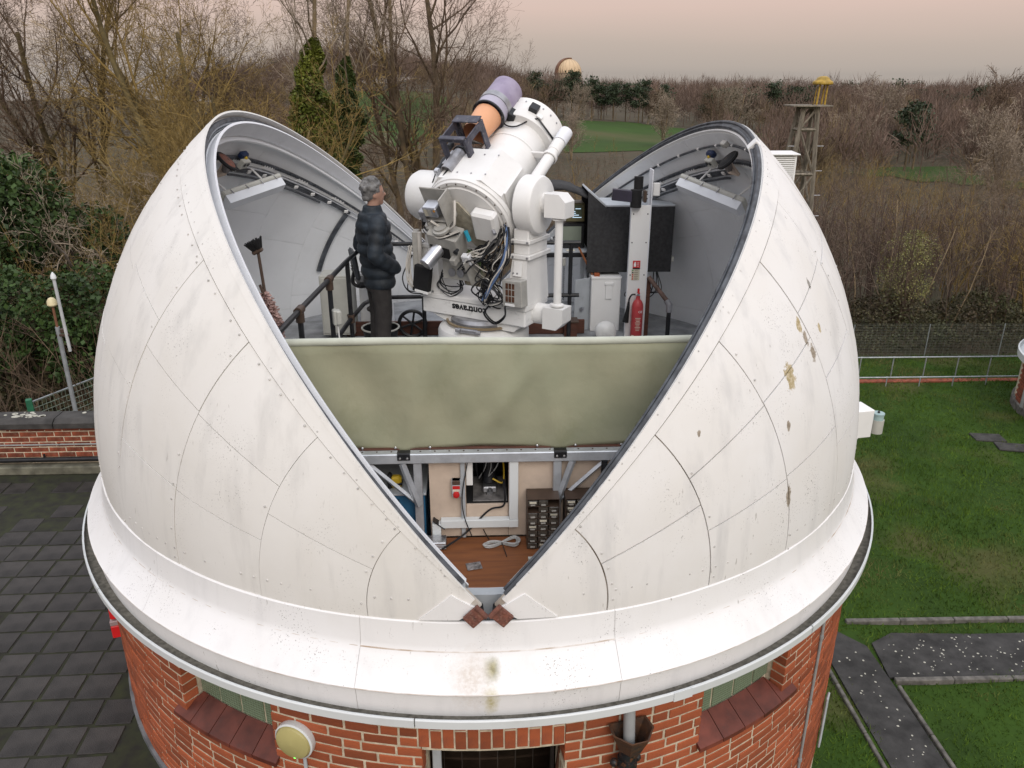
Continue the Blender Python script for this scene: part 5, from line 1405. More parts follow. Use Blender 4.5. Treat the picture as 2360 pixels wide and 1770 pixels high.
# operator's hooded cabinet
M_FELT = mat('charcoal_felt', (0.040, 0.040, 0.042), 0.95, var=0.15, scale=30, bump=0.3, bscale=300)
oc = thing('monitor_cabinet', 'large charcoal grey cabinet shading two monitors, behind the white post', 'cabinet', (1.65, 1.85, FZ))
poly = [(1.17, 0.81), (2.11, 0.81), (2.11, 1.53), (1.36, 1.52), (1.16, 1.69)]
m = MB(); m.prism([(x, z) for x, z in poly], 0.025, Matrix.Translation((0, 1.60, 0)) @ Matrix.Rotation(rad(90), 4, 'X')); m.build('side_panel', M_FELT, oc, 20)
m = MB(); m.prism([(x, z) for x, z in poly], 0.02, Matrix.Translation((0, 2.16, 0)) @ Matrix.Rotation(rad(90), 4, 'X')); m.build('side_panel', M_FELT, oc, 20)
m = MB(); m.box((0.76, 0.56, 0.02), T(1.735, 1.87, 1.535), 0.003); m.box((0.26, 0.56, 0.02), T(1.265, 1.87, 1.612, 0, 0, rad(40)), 0.003); m.build('top_panel', M_GREYPAINT, oc)
m = MB(); m.box((0.02, 0.54, 0.72), T(2.095, 1.87, 1.17), 0.003); m.box((0.92, 0.54, 0.02), T(1.64, 1.87, 0.82), 0.003); m.build('back_panel', M_FELT, oc)
m = MB(); m.box((0.03, 0.04, 0.06), T(2.125, 1.60, 0.95), 0.005); m.build('switch', M_GREYBOX, oc)
m = MB()
hp_ = [(0.72, 1.73), (0.90, 1.725), (1.02, 1.70), (1.10, 1.655), (1.17, 1.635)]
vs = [(x, 1.62, z) for x, z in hp_] + [(x, 2.16, z + 0.02) for x, z in hp_]
m.add(vs, [(i, i + 1, i + 6, i + 5) for i in range(4)]); vs2 = [(x, 1.615, z) for x, z in hp_] + [(x, 1.615, z - 0.035 + 0.012 * (i % 2)) for i, (x, z) in enumerate(hp_)]
m.add(vs2, [(i, i + 5, i + 6, i + 1) for i in range(4)])
hood = m.build('fabric_hood', M_FELT, oc, 60); md = hood.modifiers.new('thick', 'SOLIDIFY'); md.thickness = 0.005
for k, (x, z, w, h, mt, nm) in enumerate([(1.055, 1.325, 0.215, 0.205, mat('olive_plastic', (0.13, 0.115, 0.055), 0.5), 'small olive cased monitor with lines of text on its lit screen'), (1.03, 1.03, 0.275, 0.275, M_BLACK, 'black cased monitor with a dull grey screen under the olive monitor')]):
    mo = thing('monitor', nm, 'monitor', (x, 1.95, z), 'monitors in the operator cabinet')
    m = MB(); m.box((w, 0.26, h), T(x, 1.96, z + h / 2), 0.01); m.build('case', mt, mo)
    m = MB(); m.box((w * 0.80, 0.006, h * 0.68), T(x - 0.01, 1.830, z + h * 0.55), 0.002)
    if k == 0:
        scr = m.build('screen', mat('lit_screen', (0.10, 0.12, 0.085), 0.2), mo)
        me_, n_, l_, bs = nodes_of('screen_text'); bs.inputs['Base Color'].default_value = (0.2, 0.3, 0.4, 1); bs.inputs['Emission Color'].default_value = (0.65, 0.85, 1, 1); bs.inputs['Emission Strength'].default_value = 0.9
        for j, (dx, ww, zz) in enumerate([(0.03, 0.06, 0.145), (-0.02, 0.05, 0.095), (-0.01, 0.10, 0.075), (-0.04, 0.05, 0.062), (0.02, 0.10, 0.05), (-0.03, 0.06, 0.115)]):
            m = MB(); m.box((ww, 0.001, 0.007), T(x + dx, 1.8262, z + zz)); m.build('text_line', me_, scr)
    else: m.build('screen', mat('dull_screen', (0.20, 0.23, 0.19), 0.15, var=0.1, scale=3), mo)
m = MB(); m.box((0.55, 0.50, 0.03), T(0.93, 1.93, 1.012), 0.004)
od = thing('operator_desk', 'narrow grey desk shelf under the monitors', 'desk', (0.93, 1.93, FZ)); m.build('desk_top', M_GREYPAINT, od)
m = MB(); m.box((0.55, 0.03, 0.05), T(0.93, 1.685, 0.985), 0.004); m.build('front_rail', M_BLACK, od)
m = MB(); m.box((0.40, 0.02, 0.022), T(1.17, 1.60, 0.91, 0, 0, rad(62)), 0.003); m.build('hinged_edge', M_DESK, od)
for x in (0.70, 1.18): m = MB(); m.box((0.03, 0.40, 0.83), T(x, 1.93, 0.57), 0.003); m.build('leg', M_GREYPAINT, od)
m = MB(); m.box((0.09, 0.07, 0.003), T(1.0, 1.72, 1.030, rad(15)), 0); o = m.build('paper_slip', M_LABEL, None, 35, (1.0, 1.72, 1.03)); setp(o, 'white paper slip lying on the grey desk shelf below the monitors', 'paper')
fc = thing('filing_cabinet', 'white metal cabinet with a grey open door under the charcoal cabinet', 'cabinet', (1.38, 1.65, FZ))
m = MB(); m.box((0.33, 0.40, 0.60), T(1.385, 1.70, FZ + 0.30), 0.006); m.build('carcass', M_WHITE, fc)
m = MB(); m.box((0.335, 0.41, 0.03), T(1.385, 1.70, FZ + 0.612), 0.005); m.build('lid', M_WHITE, fc)
m = MB(); m.box((0.012, 0.30, 0.60), T(1.16, 1.55, FZ + 0.30, rad(-58)), 0.003); dr = m.build('door', M_GREYPAINT, fc)
m = MB(); m.cyl((1.13, 1.50, 0.42), (1.11, 1.47, 0.42), 0.02, n=12); m.build('door_lock', M_CHROME, dr)
m = MB(); m.box((0.075, 0.012, 0.19), T(1.415, 1.492, 0.62), 0.004); m.box((0.10, 0.02, 0.03), T(1.415, 1.49, 0.70), 0.005); m.build('wall_bracket', M_WHITE, fc)
m = MB(); m.box((0.06, 0.05, 0.05), T(1.28, 1.54, 0.785), 0.004); o = m.build('orange_block', mat('orange_block_paint', (0.35, 0.09, 0.03), 0.6), fc)
m = MB(); m.ball((0, 0, 0), 0.12, 24, 14, T(1.355, 1.24, 0.235), (1, 0.9, 0.9)); m.box((0.22, 0.2, 0.12), T(1.355, 1.25, 0.212), 0.04)
o = remeshed('covered_item', m, mat('white_bag', (0.72, 0.72, 0.70), 0.4, var=0.05, bump=0.4, bscale=30), None, 0.01, 4); o.location = (0, 0, 0); setp(o, 'round white covered object on the floor in front of the white cabinet', 'cover')  # helmet-like item under white plastic, not a lamp
bk_ = thing('planter', 'dark red brown square tub on the floor by the cabinet door', 'tub', (0.98, 1.38, FZ))
m = MB(); m.prism([(-0.07, -0.07), (0.07, -0.07), (0.07, 0.07), (-0.07, 0.07)], 0.17, T(0.98, 1.36, FZ + 0.002)); m.build('body', M_WOODBR, bk_)
m = MB(); m.box((0.17, 0.17, 0.02), T(0.98, 1.36, FZ + 0.175), 0.004); m.build('rim', M_BROWN, bk_)
sc_ = thing('coiled_lead', 'black coiled lead hanging from a clip below the desk shelf', 'lead', (0.90, 1.42, 0.5))
m = MB(); m.tube([(0.90 + 0.008 * math.cos(i * 0.9), 1.42 + 0.008 * math.sin(i * 0.9), 0.92 - 0.0032 * i) for i in range(120)], 0.003, 4); m.build('coil', M_BLACK, sc_)
m = MB(); m.box((0.035, 0.03, 0.09), T(0.90, 1.43, 0.965), 0.005); m.build('clip', M_GREYBOX, sc_)
m = MB()
for k in range(9):
    x = 1.80 + rng.uniform(-0.05, 0.2)
    m.tube(bz([(x, 1.66, 0.80), (x + rng.uniform(-.05, .1), 1.55, 0.66 + rng.uniform(-.08, .08)), (x + rng.uniform(-.2, 0.0), 1.5, 0.58), (1.82 + rng.uniform(-.05, .05), 1.55, 0.45)]), 0.006, 5)
o = m.build('hanging_cables', M_BLACK, None, 35, (1.85, 1.55, 0.45)); setp(o, 'tangle of black cables hanging under the charcoal cabinet', 'cables')

# ---- fittings on the inside of the shells
def strip_light(sg, q0, q1, label):
    r = thing('strip_light', label, 'light', tuple((q0 + q1) / 2), 'fluorescent fittings under the shell rims')
    d = (q1 - q0); L = d.length; mid = (q0 + q1) / 2
    inw = (-mid).normalized(); x = d.normalized(); z = (inw - x * inw.dot(x)).normalized(); y = z.cross(x)
    M = frame(mid, x, y, z)
    m = MB(); m.box((L, 0.17, 0.05), M @ T(0, 0, 0.0), 0.012); m.build('tray', M_GREYBOX, r)
    m = MB(); poly = [(-0.07, 0), (0.07, 0), (0.045, 0.075), (-0.045, 0.075)]
    m.prism(poly, L - 0.03, M @ T(-L / 2 + 0.015, 0, 0.027) @ Matrix.Rotation(rad(90), 4, 'Z') @ Matrix.Rotation(rad(90), 4, 'X')); m.build('diffuser', mat('diffuser' + str(sg), (0.66, 0.69, 0.73), 0.25, var=0.03), r, 20)
    for k in range(4):
        m = MB(); m.box((0.008, 0.012, 0.05), M @ T(-L * 0.38 + L * 0.25 * k, -0.088, 0.02), 0.002); m.box((0.008, 0.012, 0.05), M @ T(-L * 0.38 + L * 0.25 * k, 0.088, 0.02), 0.002); m.build('clip', M_STEEL, r)
    for e in (-0.3, 0.3):
        m = MB(); p = M @ Vector((e * L, 0.0, -0.02)); m.cyl(p, p + p.normalized() * 0.20, 0.010, n=8); m.build('stay', M_WHITE, r)
    return r
strip_light(-1, Vector((-2.36, 0.36, 1.80)), Vector((-2.00, 1.08, 1.88)), 'white fluorescent light fitting inside the left dome shell')
strip_light(1, Vector((2.44, 0.24, 1.74)), Vector((2.02, 0.98, 1.88)), 'white fluorescent light fitting with loose tubes inside the right dome shell')
def winch(sg, label):
    c_ = SP(3.05, 89.5, sg * 44.6)
    r = thing('drive_pulley', label, 'pulley', tuple(c_), 'pulleys that drive the shells')
    ax = (SP(1, 89.5, sg * 44.6) .cross(Vector((0, 1, 0)))).normalized()
    m = MB(); m.lathe([(0.02, -0.02), (0.065, -0.022), (0.085, -0.01), (0.085, 0.01), (0.065, 0.022), (0.02, 0.02)], zframe(c_, ax), 24); m.build('wheel', M_RUST if sg < 0 else M_BLACKMATT, r)
    m = MB(); pts = []
    for k in range(30):
        t = 2 * math.pi * k / 30; M = zframe(c_, ax); pts.append(M @ Vector((0.09 * math.cos(t), 0.09 * math.sin(t), 0)))
    m.tube(pts, 0.016, 6, closed=True); m.build('chain', M_BLACKMATT, r)
    m = MB(); e = SP(3.12, 98, sg * 48.5); m.tube([c_, c_.lerp(e, 0.5) - Vector((0, 0, 0.03)), e], [0.03, 0.035, 0.02], 8); m.build('arm', M_BROWN, r)
    p = SP(3.10, 96.5, sg * 48.0)
    m = MB(); m.box((0.20, 0.14, 0.03), zframe(p, SP(1, 96, sg * 48)), 0.004); m.build('mount_plate', M_CREAM, r)
    q = SP(3.09, 102, sg * 46.4)
    mo = thing('socket_and_plug', 'blue plug in a double socket box on the %s dome shell' % ('left' if sg < 0 else 'right'), 'socket', tuple(q))
    m = MB(); m.box((0.12, 0.09, 0.05), zframe(q, SP(1, 102, sg * 46)), 0.006); sx = m.build('socket_box', M_GREYBOX, mo)
    for k in (-0.028, 0.028):
        m = MB(); F_ = zframe(q, SP(1, 102, sg * 46)) @ T(k, 0.01, -0.027); m.lathe([(0.017, 0), (0.017, -0.006), (0.001, -0.006)], F_, 12, cap=False); m.build('socket', M_BLACK, sx)
    q2 = q + Vector((0, 0.02, 0.075)); m = MB(); m.box((0.10, 0.07, 0.06), zframe(q2, SP(1, 104, sg * 44)), 0.014); pl = m.build('plug', mat('navy_plastic' + str(sg), (0.015, 0.03, 0.085), 0.4), mo)
    m = MB(); m.ball(q2 + SP(-0.035, 102, sg * 45), 0.016, 10, 8); m.build('lamp', M_YELLOW, pl)
winch(-1, 'rusty drive pulley and bracket inside the left dome shell'); winch(1, 'black chain pulley and bracket inside the right dome shell')
m = MB(); p = SP(3.14, 92, 46.0 - 3.0); m.box((0.10, 0.05, 0.05), zframe(p, SP(1, 92, 43)), 0.006); o = m.build('limit_switch', M_INSTR, None, 35, tuple(p)); setp(o, 'small grey limit switch near the top of the right dome shell', 'switch')

# ------------------------------------------------------------------ fittings on the brick drum
def surf(az, z, r=3.40):
    """frame on the drum wall: x tangential, y outward, z up"""
    n_ = AZ(1, az, 0); t_ = Vector((0, 0, 1)).cross(n_) * -1
    t_ = Vector((math.cos(rad(az)), math.sin(rad(az)), 0))
    return frame(AZ(r, az, z), t_, n_, Vector((0, 0, 1)))
bl_ = thing('bulkhead_light', 'round yellowed bulkhead lamp with a white rim on the brick wall', 'lamp', tuple(AZ(3.42, -20.6, -1.0)))
F0 = surf(-20.6, -0.985) @ Matrix.Rotation(rad(-90), 4, 'X')
m = MB(); m.lathe([(0.128, 0), (0.132, 0.01), (0.132, 0.045), (0.122, 0.052)], F0, 40, cap=False); m.build('rim', M_PVC, bl_)
m = MB(); m.lathe([(0.121, 0.03), (0.121, 0.052), (0.112, 0.066), (0.08, 0.078), (0.001, 0.082)], F0, 40, cap=False); dif = m.build('diffuser', mat('yellowed_plastic', (0.46, 0.41, 0.175), 0.3, var=0.06, scale=4), bl_)
m = MB(); m.ball((0, 0, 0), 0.010, 10, 8, F0 @ T(0.01, 0.105, 0.062)); me_, n_, l_, bs = nodes_of('green_led'); bs.inputs['Base Color'].default_value = (0.1, 0.7, 0.1, 1); bs.inputs['Emission Color'].default_value = (0.2, 1, 0.15, 1); bs.inputs['Emission Strength'].default_value = 1.5; m.build('led', me_, dif)
m = MB(); m.cyl(F0 @ Vector((0.045, 0.12, 0.015)), F0 @ Vector((0.045, 1.6, 0.015)), 0.012, n=8); m.build('conduit', M_GREYPAINT, bl_)
hp = thing('rainwater_hopper', 'rusty black hopper and downpipe under the gutter', 'downpipe', tuple(AZ(3.45, 14.3, -1.0)))
F1 = surf(14.2, -0.86)
m = MB(); hx = [(-0.125, 0.02), (0.125, 0.02), (0.135, 0.12), (0.055, 0.215), (-0.055, 0.215), (-0.135, 0.12)]
lo_ = [(x * 0.42, 0.04 + (y - 0.02) * 0.50) for x, y in hx]; inx = [(x * 0.90, 0.03 + (y - 0.02) * 0.90) for x, y in hx]; lin = [(x * 0.8, 0.05 + (y - 0.04) * 0.8) for x, y in lo_]
vs = [(x, y, 0.06) for x, y in hx] + [(x, y, -0.14) for x, y in lo_] + [(x, y, 0.06) for x, y in inx] + [(x, y, -0.13) for x, y in lin]
fs = []
for i in range(6):
    j = (i + 1) % 6
    fs += [(i, i + 6, j + 6, j), (i, j, j + 12, i + 12), (i + 12, j + 12, j + 18, i + 18)]
fs += [tuple(range(18, 24)), tuple(range(11, 5, -1))]
m.add(vs, fs, F1); m.build('hopper', mat('rusty_iron', (0.10, 0.042, 0.018), 0.75, var=0.3, scale=11, col2=(0.035, 0.028, 0.024), dirt=0.7, dirtcol=(0.22, 0.10, 0.04), bump=0.4, bscale=80), hp, 20)
m = MB(); m.cyl(F1 @ Vector((-0.02, 0.10, -0.10)), F1 @ Vector((-0.02, 0.085, -2.0)), 0.052, n=16); m.cyl(F1 @ Vector((-0.02, 0.10, -0.16)), F1 @ Vector((-0.02, 0.098, -0.24)), 0.062, n=16); m.build('downpipe', M_BLACKIRON, hp)
for s in (-1, 1):
    m = MB(); m.ball((0, 0, 0), 0.028, 10, 8, F1 @ T(-0.02 + s * 0.075, 0.075, -0.20)); m.build('pipe_lug', M_BLACKIRON, hp)
m = MB(); m.cyl(F1 @ Vector((-0.025, 0.09, 0.235)), F1 @ Vector((-0.025, 0.115, -0.03)), 0.036, n=16); m.build('gutter_outlet', M_GREYPIPE, hp)
cd = thing('conduit', 'thin grey conduit running down the brick wall right of the window', 'pipe', tuple(AZ(3.41, 46.4, -0.66)))
m = MB(); m.cyl(AZ(3.415, 46.4, -0.64), AZ(3.415, 46.4, -3.4), 0.011, n=8); m.build('tube', M_GREYPIPE, cd)
for z in (-1.0, -1.62, -2.2):
    m = MB(); m.cyl(AZ(3.415, 46.4, z), AZ(3.415, 46.4, z - 0.025), 0.017, n=8); m.build('saddle', M_GREYPIPE, cd)
fb = thing('fire_alarm_box', 'bright red alarm box on the left edge of the brick wall', 'alarm box', tuple(AZ(3.45, -80, -1.85)))
F2 = surf(-72.5, -1.70)
m = MB(); m.box((0.16, 0.11, 0.17), F2 @ T(0, 0.055, 0.14), 0.012); m.build('sounder', mat('alarm_red', (0.62, 0.018, 0.02), 0.35, var=0.05), fb)
m = MB(); m.box((0.17, 0.12, 0.05), F2 @ T(0, 0.06, 0.02), 0.006); m.build('window', mat('hazy_plastic', (0.35, 0.26, 0.26), 0.2), fb)
m = MB(); m.box((0.16, 0.12, 0.13), F2 @ T(0, 0.06, -0.075), 0.010); m.build('lower_case', MATS['alarm_red'], fb)
m = MB(); m.box((0.02, 0.004, 0.16), F2 @ T(0.05, 0.008, -0.22), 0); m.build('paint_run', MATS['alarm_red'], fb)
m = MB(); m.box((0.10, 0.02, 0.55), surf(58, -2.35) @ T(0, 0.03, 0), 0.008); o = m.build('wall_plate', M_GREYPAINT, None, 35, tuple(AZ(3.43, 58, -2.6))); setp(o, 'pale grey rounded plate low on the right of the brick wall', 'plate')

# ------------------------------------------------------------------ flat roof with paving tiles, parapet, masts
M_PAVE = mat('roof_tile', (0.038, 0.034, 0.031), 0.55, var=0.3, scale=3, objrand=0.25, dirt=0.75, dirtcol=(0.014, 0.013, 0.011), bump=0.5, bscale=130)
M_ROOFBED = mat('mossy_bed', (0.016, 0.015, 0.012), 0.95, var=0.4, scale=8, col2=(0.03, 0.034, 0.014))
M_COPING = mat('coping_stone', (0.060, 0.057, 0.054), 0.9, var=0.25, scale=6, bump=0.6, bscale=70)
M_LICHEN = mat('lichen', (0.46, 0.45, 0.38), 0.95, var=0.15, scale=30)
M_KERB = mat('mossy_concrete', (0.17, 0.165, 0.125), 0.9, var=0.25, scale=7, dirt=0.5, dirtcol=(0.07, 0.07, 0.03), bump=0.4, bscale=60)
M_OLDBRICK = mat('old_red_brick', (0.27, 0.070, 0.035), 0.85, var=0.25, scale=9, objrand=0.28, dirt=0.55, dirtcol=(0.33, 0.24, 0.18), bump=0.5, bscale=80)
roof = MB(); roof.box((11.2, 11.6, 4.0), T(-6.6, -3.0, ZT - 2.0), 0)
roof_o = roof.build('flat_roof', M_ROOFBED, None, 0, (0, 0, 0)); roof_o['kind'] = 'structure'
# tiles: individual ones where they are in view
tset = 0; tl_mesh = {}
prng = random.Random(5)
for i in range(-26, 0):
    for j in range(-22, 16):
        x, y = -3.07 + (i + 1) * 0.305 + 0.012 * j, -1.10 + j * 0.305
        if math.hypot(x, y) < 3.42: continue
        if y > 2.45 or x < -11 or y < -8: continue
        if not visible(Vector((x, y, ZT))): continue
        if y > 1.15 and prng.random() < (0.75 if y < 2.0 else 0.45): continue
        key = (i * 7 + j * 3) % 4
        if key not in tl_mesh:
            mm = MB(); w = 0.278 + 0.003 * key; mm.box((w, w * 0.99, 0.022), None, 0.004); tl_mesh[key] = mm.mesh('paving_tile', M_PAVE, 30)
        o = link('paving_tile', tl_mesh[key], roof_o, (x + prng.uniform(-.004, .004), y + prng.uniform(-.004, .004), ZT - 0.003 + prng.uniform(-.003, .002)))
        o.rotation_euler = (prng.gauss(0, .003), prng.gauss(0, .003), rad(2.2) + prng.gauss(0, .012)); tset += 1
# puddled damp and moss between the tiles: small tufts
par_ = thing('parapet_wall', 'low brick parapet with dark lichened coping at the left edge of the flat roof', 'wall', (-6, 2.85, ZT))
m = MB(); m.box((9.0, 0.22, 0.60), T(-7.6, 2.8585, ZT + 0.30), 0); m.build('mortar_core', M_MORTAR, par_, 0)
m = MB(); m.box((9.0, 0.14, 0.12), T(-7.6, 2.68, ZT + 0.06), 0.015); m.build('kerb', M_KERB, par_)
bm_ = MB(); bm_.box((0.215, 0.10, 0.065), None, 0.004); bm_ = bm_.mesh('brick', M_OLDBRICK, 30)
for c_ in range(7):
    z = ZT + 0.13 + c_ * 0.075 + 0.0325
    for k in range(11):
        x = -7.25 + k * 0.225 + (0.1125 if c_ % 2 else 0)
        if x > -4.75: continue
        o = link('brick', bm_, par_, Vector((x, 2.796 + prng.uniform(-.003, .003), z)) - ORG[par_]); o.rotation_euler = (0, 0, prng.gauss(0, .01))
for k in range(5):
    x0 = -8.4 + k * 0.93
    m = MB(); prof = [(-0.20, 0.0), (0.20, 0.0), (0.20, 0.07), (0.12, 0.115), (-0.12, 0.115), (-0.20, 0.07)]
    m.prism(prof, 0.915, Matrix.Translation((x0, 2.855, ZT + 0.655)) @ Matrix.Rotation(rad(90), 4, 'Z') @ Matrix.Rotation(rad(90), 4, 'X')); cp = m.build('coping_stone', M_COPING, par_, 20)
m = MB()
for k in range(26):
    x = prng.uniform(-7.4, -5.2); y = 2.855 + prng.uniform(-0.1, 0.1); r_ = prng.choice((0.02, 0.03, 0.05)) * prng.uniform(0.6, 1.2)
    if k < 9: x = -6.0 + prng.gauss(0, 0.25)
    n_ = 9; pts = [(r_ * prng.uniform(0.7, 1.1) * math.cos(6.283 * i / n_), r_ * 0.8 * prng.uniform(0.7, 1.1) * math.sin(6.283 * i / n_)) for i in range(n_)]
    m.prism(pts, 0.003, T(x, y, ZT + 0.7705))
m.build('lichen_patches', M_LICHEN, par_, 0)['kind'] = 'stuff'
pp = thing('black_pipe', 'black waste pipe along the foot of the parapet', 'pipe', (-6, 2.6, ZT + 0.15))
m = MB(); m.tube([(-9.5, 2.69, ZT + 0.17), (-6.2, 2.69, ZT + 0.19), (-3.4, 2.69, ZT + 0.205)], 0.033, 12); m.build('tube', M_BLACK, pp)
m = MB(); m.cyl((-5.84, 2.70, ZT + 0.19), (-5.84, 2.70, ZT + 0.27), 0.013, n=8); m.build('vent_stub', M_BLACK, pp)
gp = thing('grey_conduit', 'thin grey conduit fixed along the parapet brickwork', 'pipe', (-6, 2.72, ZT + 0.38))
m = MB(); m.cyl((-9.5, 2.733, ZT + 0.385), (-3.4, 2.733, ZT + 0.395), 0.011, n=8); m.build('tube', M_GREYPIPE, gp)
m = MB(); m.box((0.03, 0.02, 0.03), T(-5.63, 2.735, ZT + 0.39), 0.003); m.build('clip', M_BROWN, gp)
M_GALV = mat('galvanised', (0.36, 0.39, 0.41), 0.45, metal=0.4, var=0.12, scale=9)
gm = thing('antenna_mast', 'grey antenna mast with a small yellow-white dome behind the parapet', 'mast', (-5.52, 3.1, ZT))
m = MB(); m.cyl((-5.52, 3.1, ZT - 1.5), (-5.525, 3.1, -0.22), 0.028, n=12); m.build('pole', M_GALV, gm)
m = MB(); m.cyl((-5.525, 3.1, -0.22), (-5.527, 3.1, 0.07), 0.016, n=10); m.build('rusty_neck', mat('rust_neck', (0.20, 0.09, 0.05), 0.7), gm)
m = MB(); m.lathe([(0.045, 0), (0.062, 0.02), (0.058, 0.07), (0.035, 0.105), (0.001, 0.118)], T(-5.527, 3.1, 0.06), 20, cap=False); m.build('antenna_dome', mat('yellowed_white', (0.66, 0.58, 0.36), 0.4), gm)
m = MB(); m.box((0.16, 0.03, 0.03), T(-5.47, 3.09, -0.33), 0.004); m.box((0.05, 0.06, 0.06), T(-5.46, 3.09, -0.27), 0.01); m.build('clamp', M_BROWN, gm)
g2 = thing('whip_antenna', 'taller thin grey pole with a white cone tip clamped beside the antenna mast', 'antenna', (-5.42, 3.08, -0.5))
m = MB(); m.cyl((-5.415, 3.08, -0.55), (-5.43, 3.08, 0.42), 0.020, n=12); m.build('pole', mat('pale_grey', (0.50, 0.52, 0.53), 0.5), g2)
m = MB(); m.lathe([(0.024, 0), (0.036, 0.02), (0.030, 0.06), (0.006, 0.10)], T(-5.43, 3.08, 0.41), 16); m.build('tip', M_PVC, g2)
# green wire fence beyond the parapet
gf = thing('wire_fence', 'green post and wire mesh fence beyond the left parapet', 'fence', (-7.2, 5.0, -3.4))
A_, B_ = Vector((-7.25, 5.0, -3.6)), Vector((-5.4, 8.8, -3.6))
for t in (0.0, 0.5, 1.0):
    p = A_.lerp(B_, t); m = MB(); m.box((0.09, 0.09, 1.6), T(p.x, p.y, -2.80, rad(25)), 0.006); m.build('post', mat('fence_green', (0.03, 0.16, 0.085), 0.5) if 'fence_green' not in MATS else MATS['fence_green'], gf)
m = MB()
for k in range(15): m.cyl(A_ + Vector((0, 0, 0.12 + 0.1 * k)), B_ + Vector((0, 0, 0.12 + 0.1 * k)), 0.0045, n=4)
for k in range(60): p = A_.lerp(B_, k / 59); m.cyl(p + Vector((0, 0, 0.1)), p + Vector((0, 0, 1.52)), 0.003, n=3)
m.build('wire_mesh', mat('fence_wire', (0.20, 0.25, 0.20), 0.5), gf)['kind'] = 'stuff'
m = MB(); m.cyl(A_ + Vector((0, 0, 1.54)), B_ + Vector((0, 0, 1.54)), 0.010, n=6); m.build('top_wire', M_GALV, gf)

# ------------------------------------------------------------------ ground
def smooth(a_, b_, t): t = max(0.0, min(1.0, (t - a_) / (b_ - a_))); return t * t * (3 - 2 * t)
def tz(x, y):
    z = ZG
    z += 2.6 * smooth(-2.0, -5.5, x) * smooth(1.5, 5.0, y) * (1 - smooth(30, 60, y))       # bank behind the flat roof
    z -= 6.5 * smooth(20, 110, y)
    z += 12.5 * math.exp(-((x + 40) / 58) ** 2) * smooth(120, 290, y)
    z += 3.0 * smooth(60, 220, x) * smooth(60, 200, y)
    z -= 1.2 * smooth(240, 330, y) + 5.2 * smooth(70, 300, x) * smooth(240, 330, y) + 90 * smooth(575, 1100, y)
    z += (1.0 * math.sin(x * 0.045 + 1.0) + 0.7 * math.sin(x * 0.11)) * smooth(300, 420, y)
    if y > 18: z += 0.5 * math.sin(x * 0.11) * math.sin(y * 0.07) * smooth(18, 60, y)
    return z
def np_mesh(name, V, F, mt, smooth_=False):
    V = np.asarray(V, dtype=np.float32); F = np.asarray(F, dtype=np.int32)
    me = bpy.data.meshes.new(name)
    n, k = F.shape
    me.vertices.add(len(V)); me.vertices.foreach_set('co', V.ravel())
    me.loops.add(n * k); me.loops.foreach_set('vertex_index', F.ravel())
    me.polygons.add(n); me.polygons.foreach_set('loop_start', np.arange(0, n * k, k, dtype=np.int32))
    if smooth_: me.polygons.foreach_set('use_smooth', np.ones(n, dtype=bool))
    me.update(calc_edges=True)
    if mt: me.materials.append(mt)
    return me
xs = np.concatenate([np.linspace(-900, -60, 22), np.linspace(-50, 60, 111), np.linspace(70, 900, 22)])
ys = np.concatenate([np.linspace(-60, -12, 6), np.linspace(-10, 60, 71), np.linspace(65, 300, 48), np.linspace(330, 2500, 20)])
GX, GY = np.meshgrid(xs, ys)
V = [(x, y, tz(x, y)) for x, y in zip(GX.ravel(), GY.ravel())]
nx, ny = len(xs), len(ys)
I = (np.arange(ny - 1)[:, None] * nx + np.arange(nx - 1)[None, :]).ravel()
M_LITTER = mat('leaf_litter', (0.075, 0.052, 0.030), 0.95, var=0.35, scale=0.7, col2=(0.045, 0.042, 0.020), detail=9)
def grass_mat(name, c1, c2, c3, sc=1.2):
    m, n, l, b = nodes_of(name)
    tc = n.new('ShaderNodeTexCoord'); no = n.new('ShaderNodeTexNoise'); no.inputs['Scale'].default_value = sc; no.inputs['Detail'].default_value = 8; no.inputs['Roughness'].default_value = 0.65
    n2 = n.new('ShaderNodeTexNoise'); n2.inputs['Scale'].default_value = sc * 0.45; n2.inputs['Detail'].default_value = 5
    l.new(tc.outputs['Object'], no.inputs['Vector']); l.new(tc.outputs['Object'], n2.inputs['Vector'])
    r1 = n.new('ShaderNodeMapRange'); r1.inputs[1].default_value = 0.35; r1.inputs[2].default_value = 0.65; l.new(no.outputs[0], r1.inputs[0])
    r2 = n.new('ShaderNodeMapRange'); r2.inputs[1].default_value = 0.52; r2.inputs[2].default_value = 0.72; l.new(n2.outputs[0], r2.inputs[0])
    x1 = n.new('ShaderNodeMix'); x1.data_type = 'RGBA'; x1.inputs[6].default_value = (*c1, 1); x1.inputs[7].default_value = (*c2, 1); l.new(r1.outputs[0], x1.inputs[0])
    x2 = n.new('ShaderNodeMix'); x2.data_type = 'RGBA'; x2.inputs[7].default_value = (*c3, 1); l.new(x1.outputs[2], x2.inputs[6]); l.new(r2.outputs[0], x2.inputs[0])
    l.new(x2.outputs[2], b.inputs['Base Color']); b.inputs['Roughness'].default_value = 0.9; b.inputs['Specular IOR Level'].default_value = 0.15
    return m
M_LAWN = grass_mat('lawn_soil', (0.034, 0.070, 0.009), (0.024, 0.048, 0.008), (0.080, 0.075, 0.028), 0.9)
M_BLADE = grass_mat('grass_blades', (0.085, 0.142, 0.016), (0.034, 0.072, 0.010), (0.13, 0.12, 0.045), 1.7)
M_MEADOW = grass_mat('meadow_grass', (0.040, 0.080, 0.014), (0.034, 0.062, 0.014), (0.075, 0.078, 0.030), 0.06)
link('ground', np_mesh('ground', V, np.stack([I, I + 1, I + nx + 1, I + nx], 1), M_LITTER, True))['kind'] = 'structure'
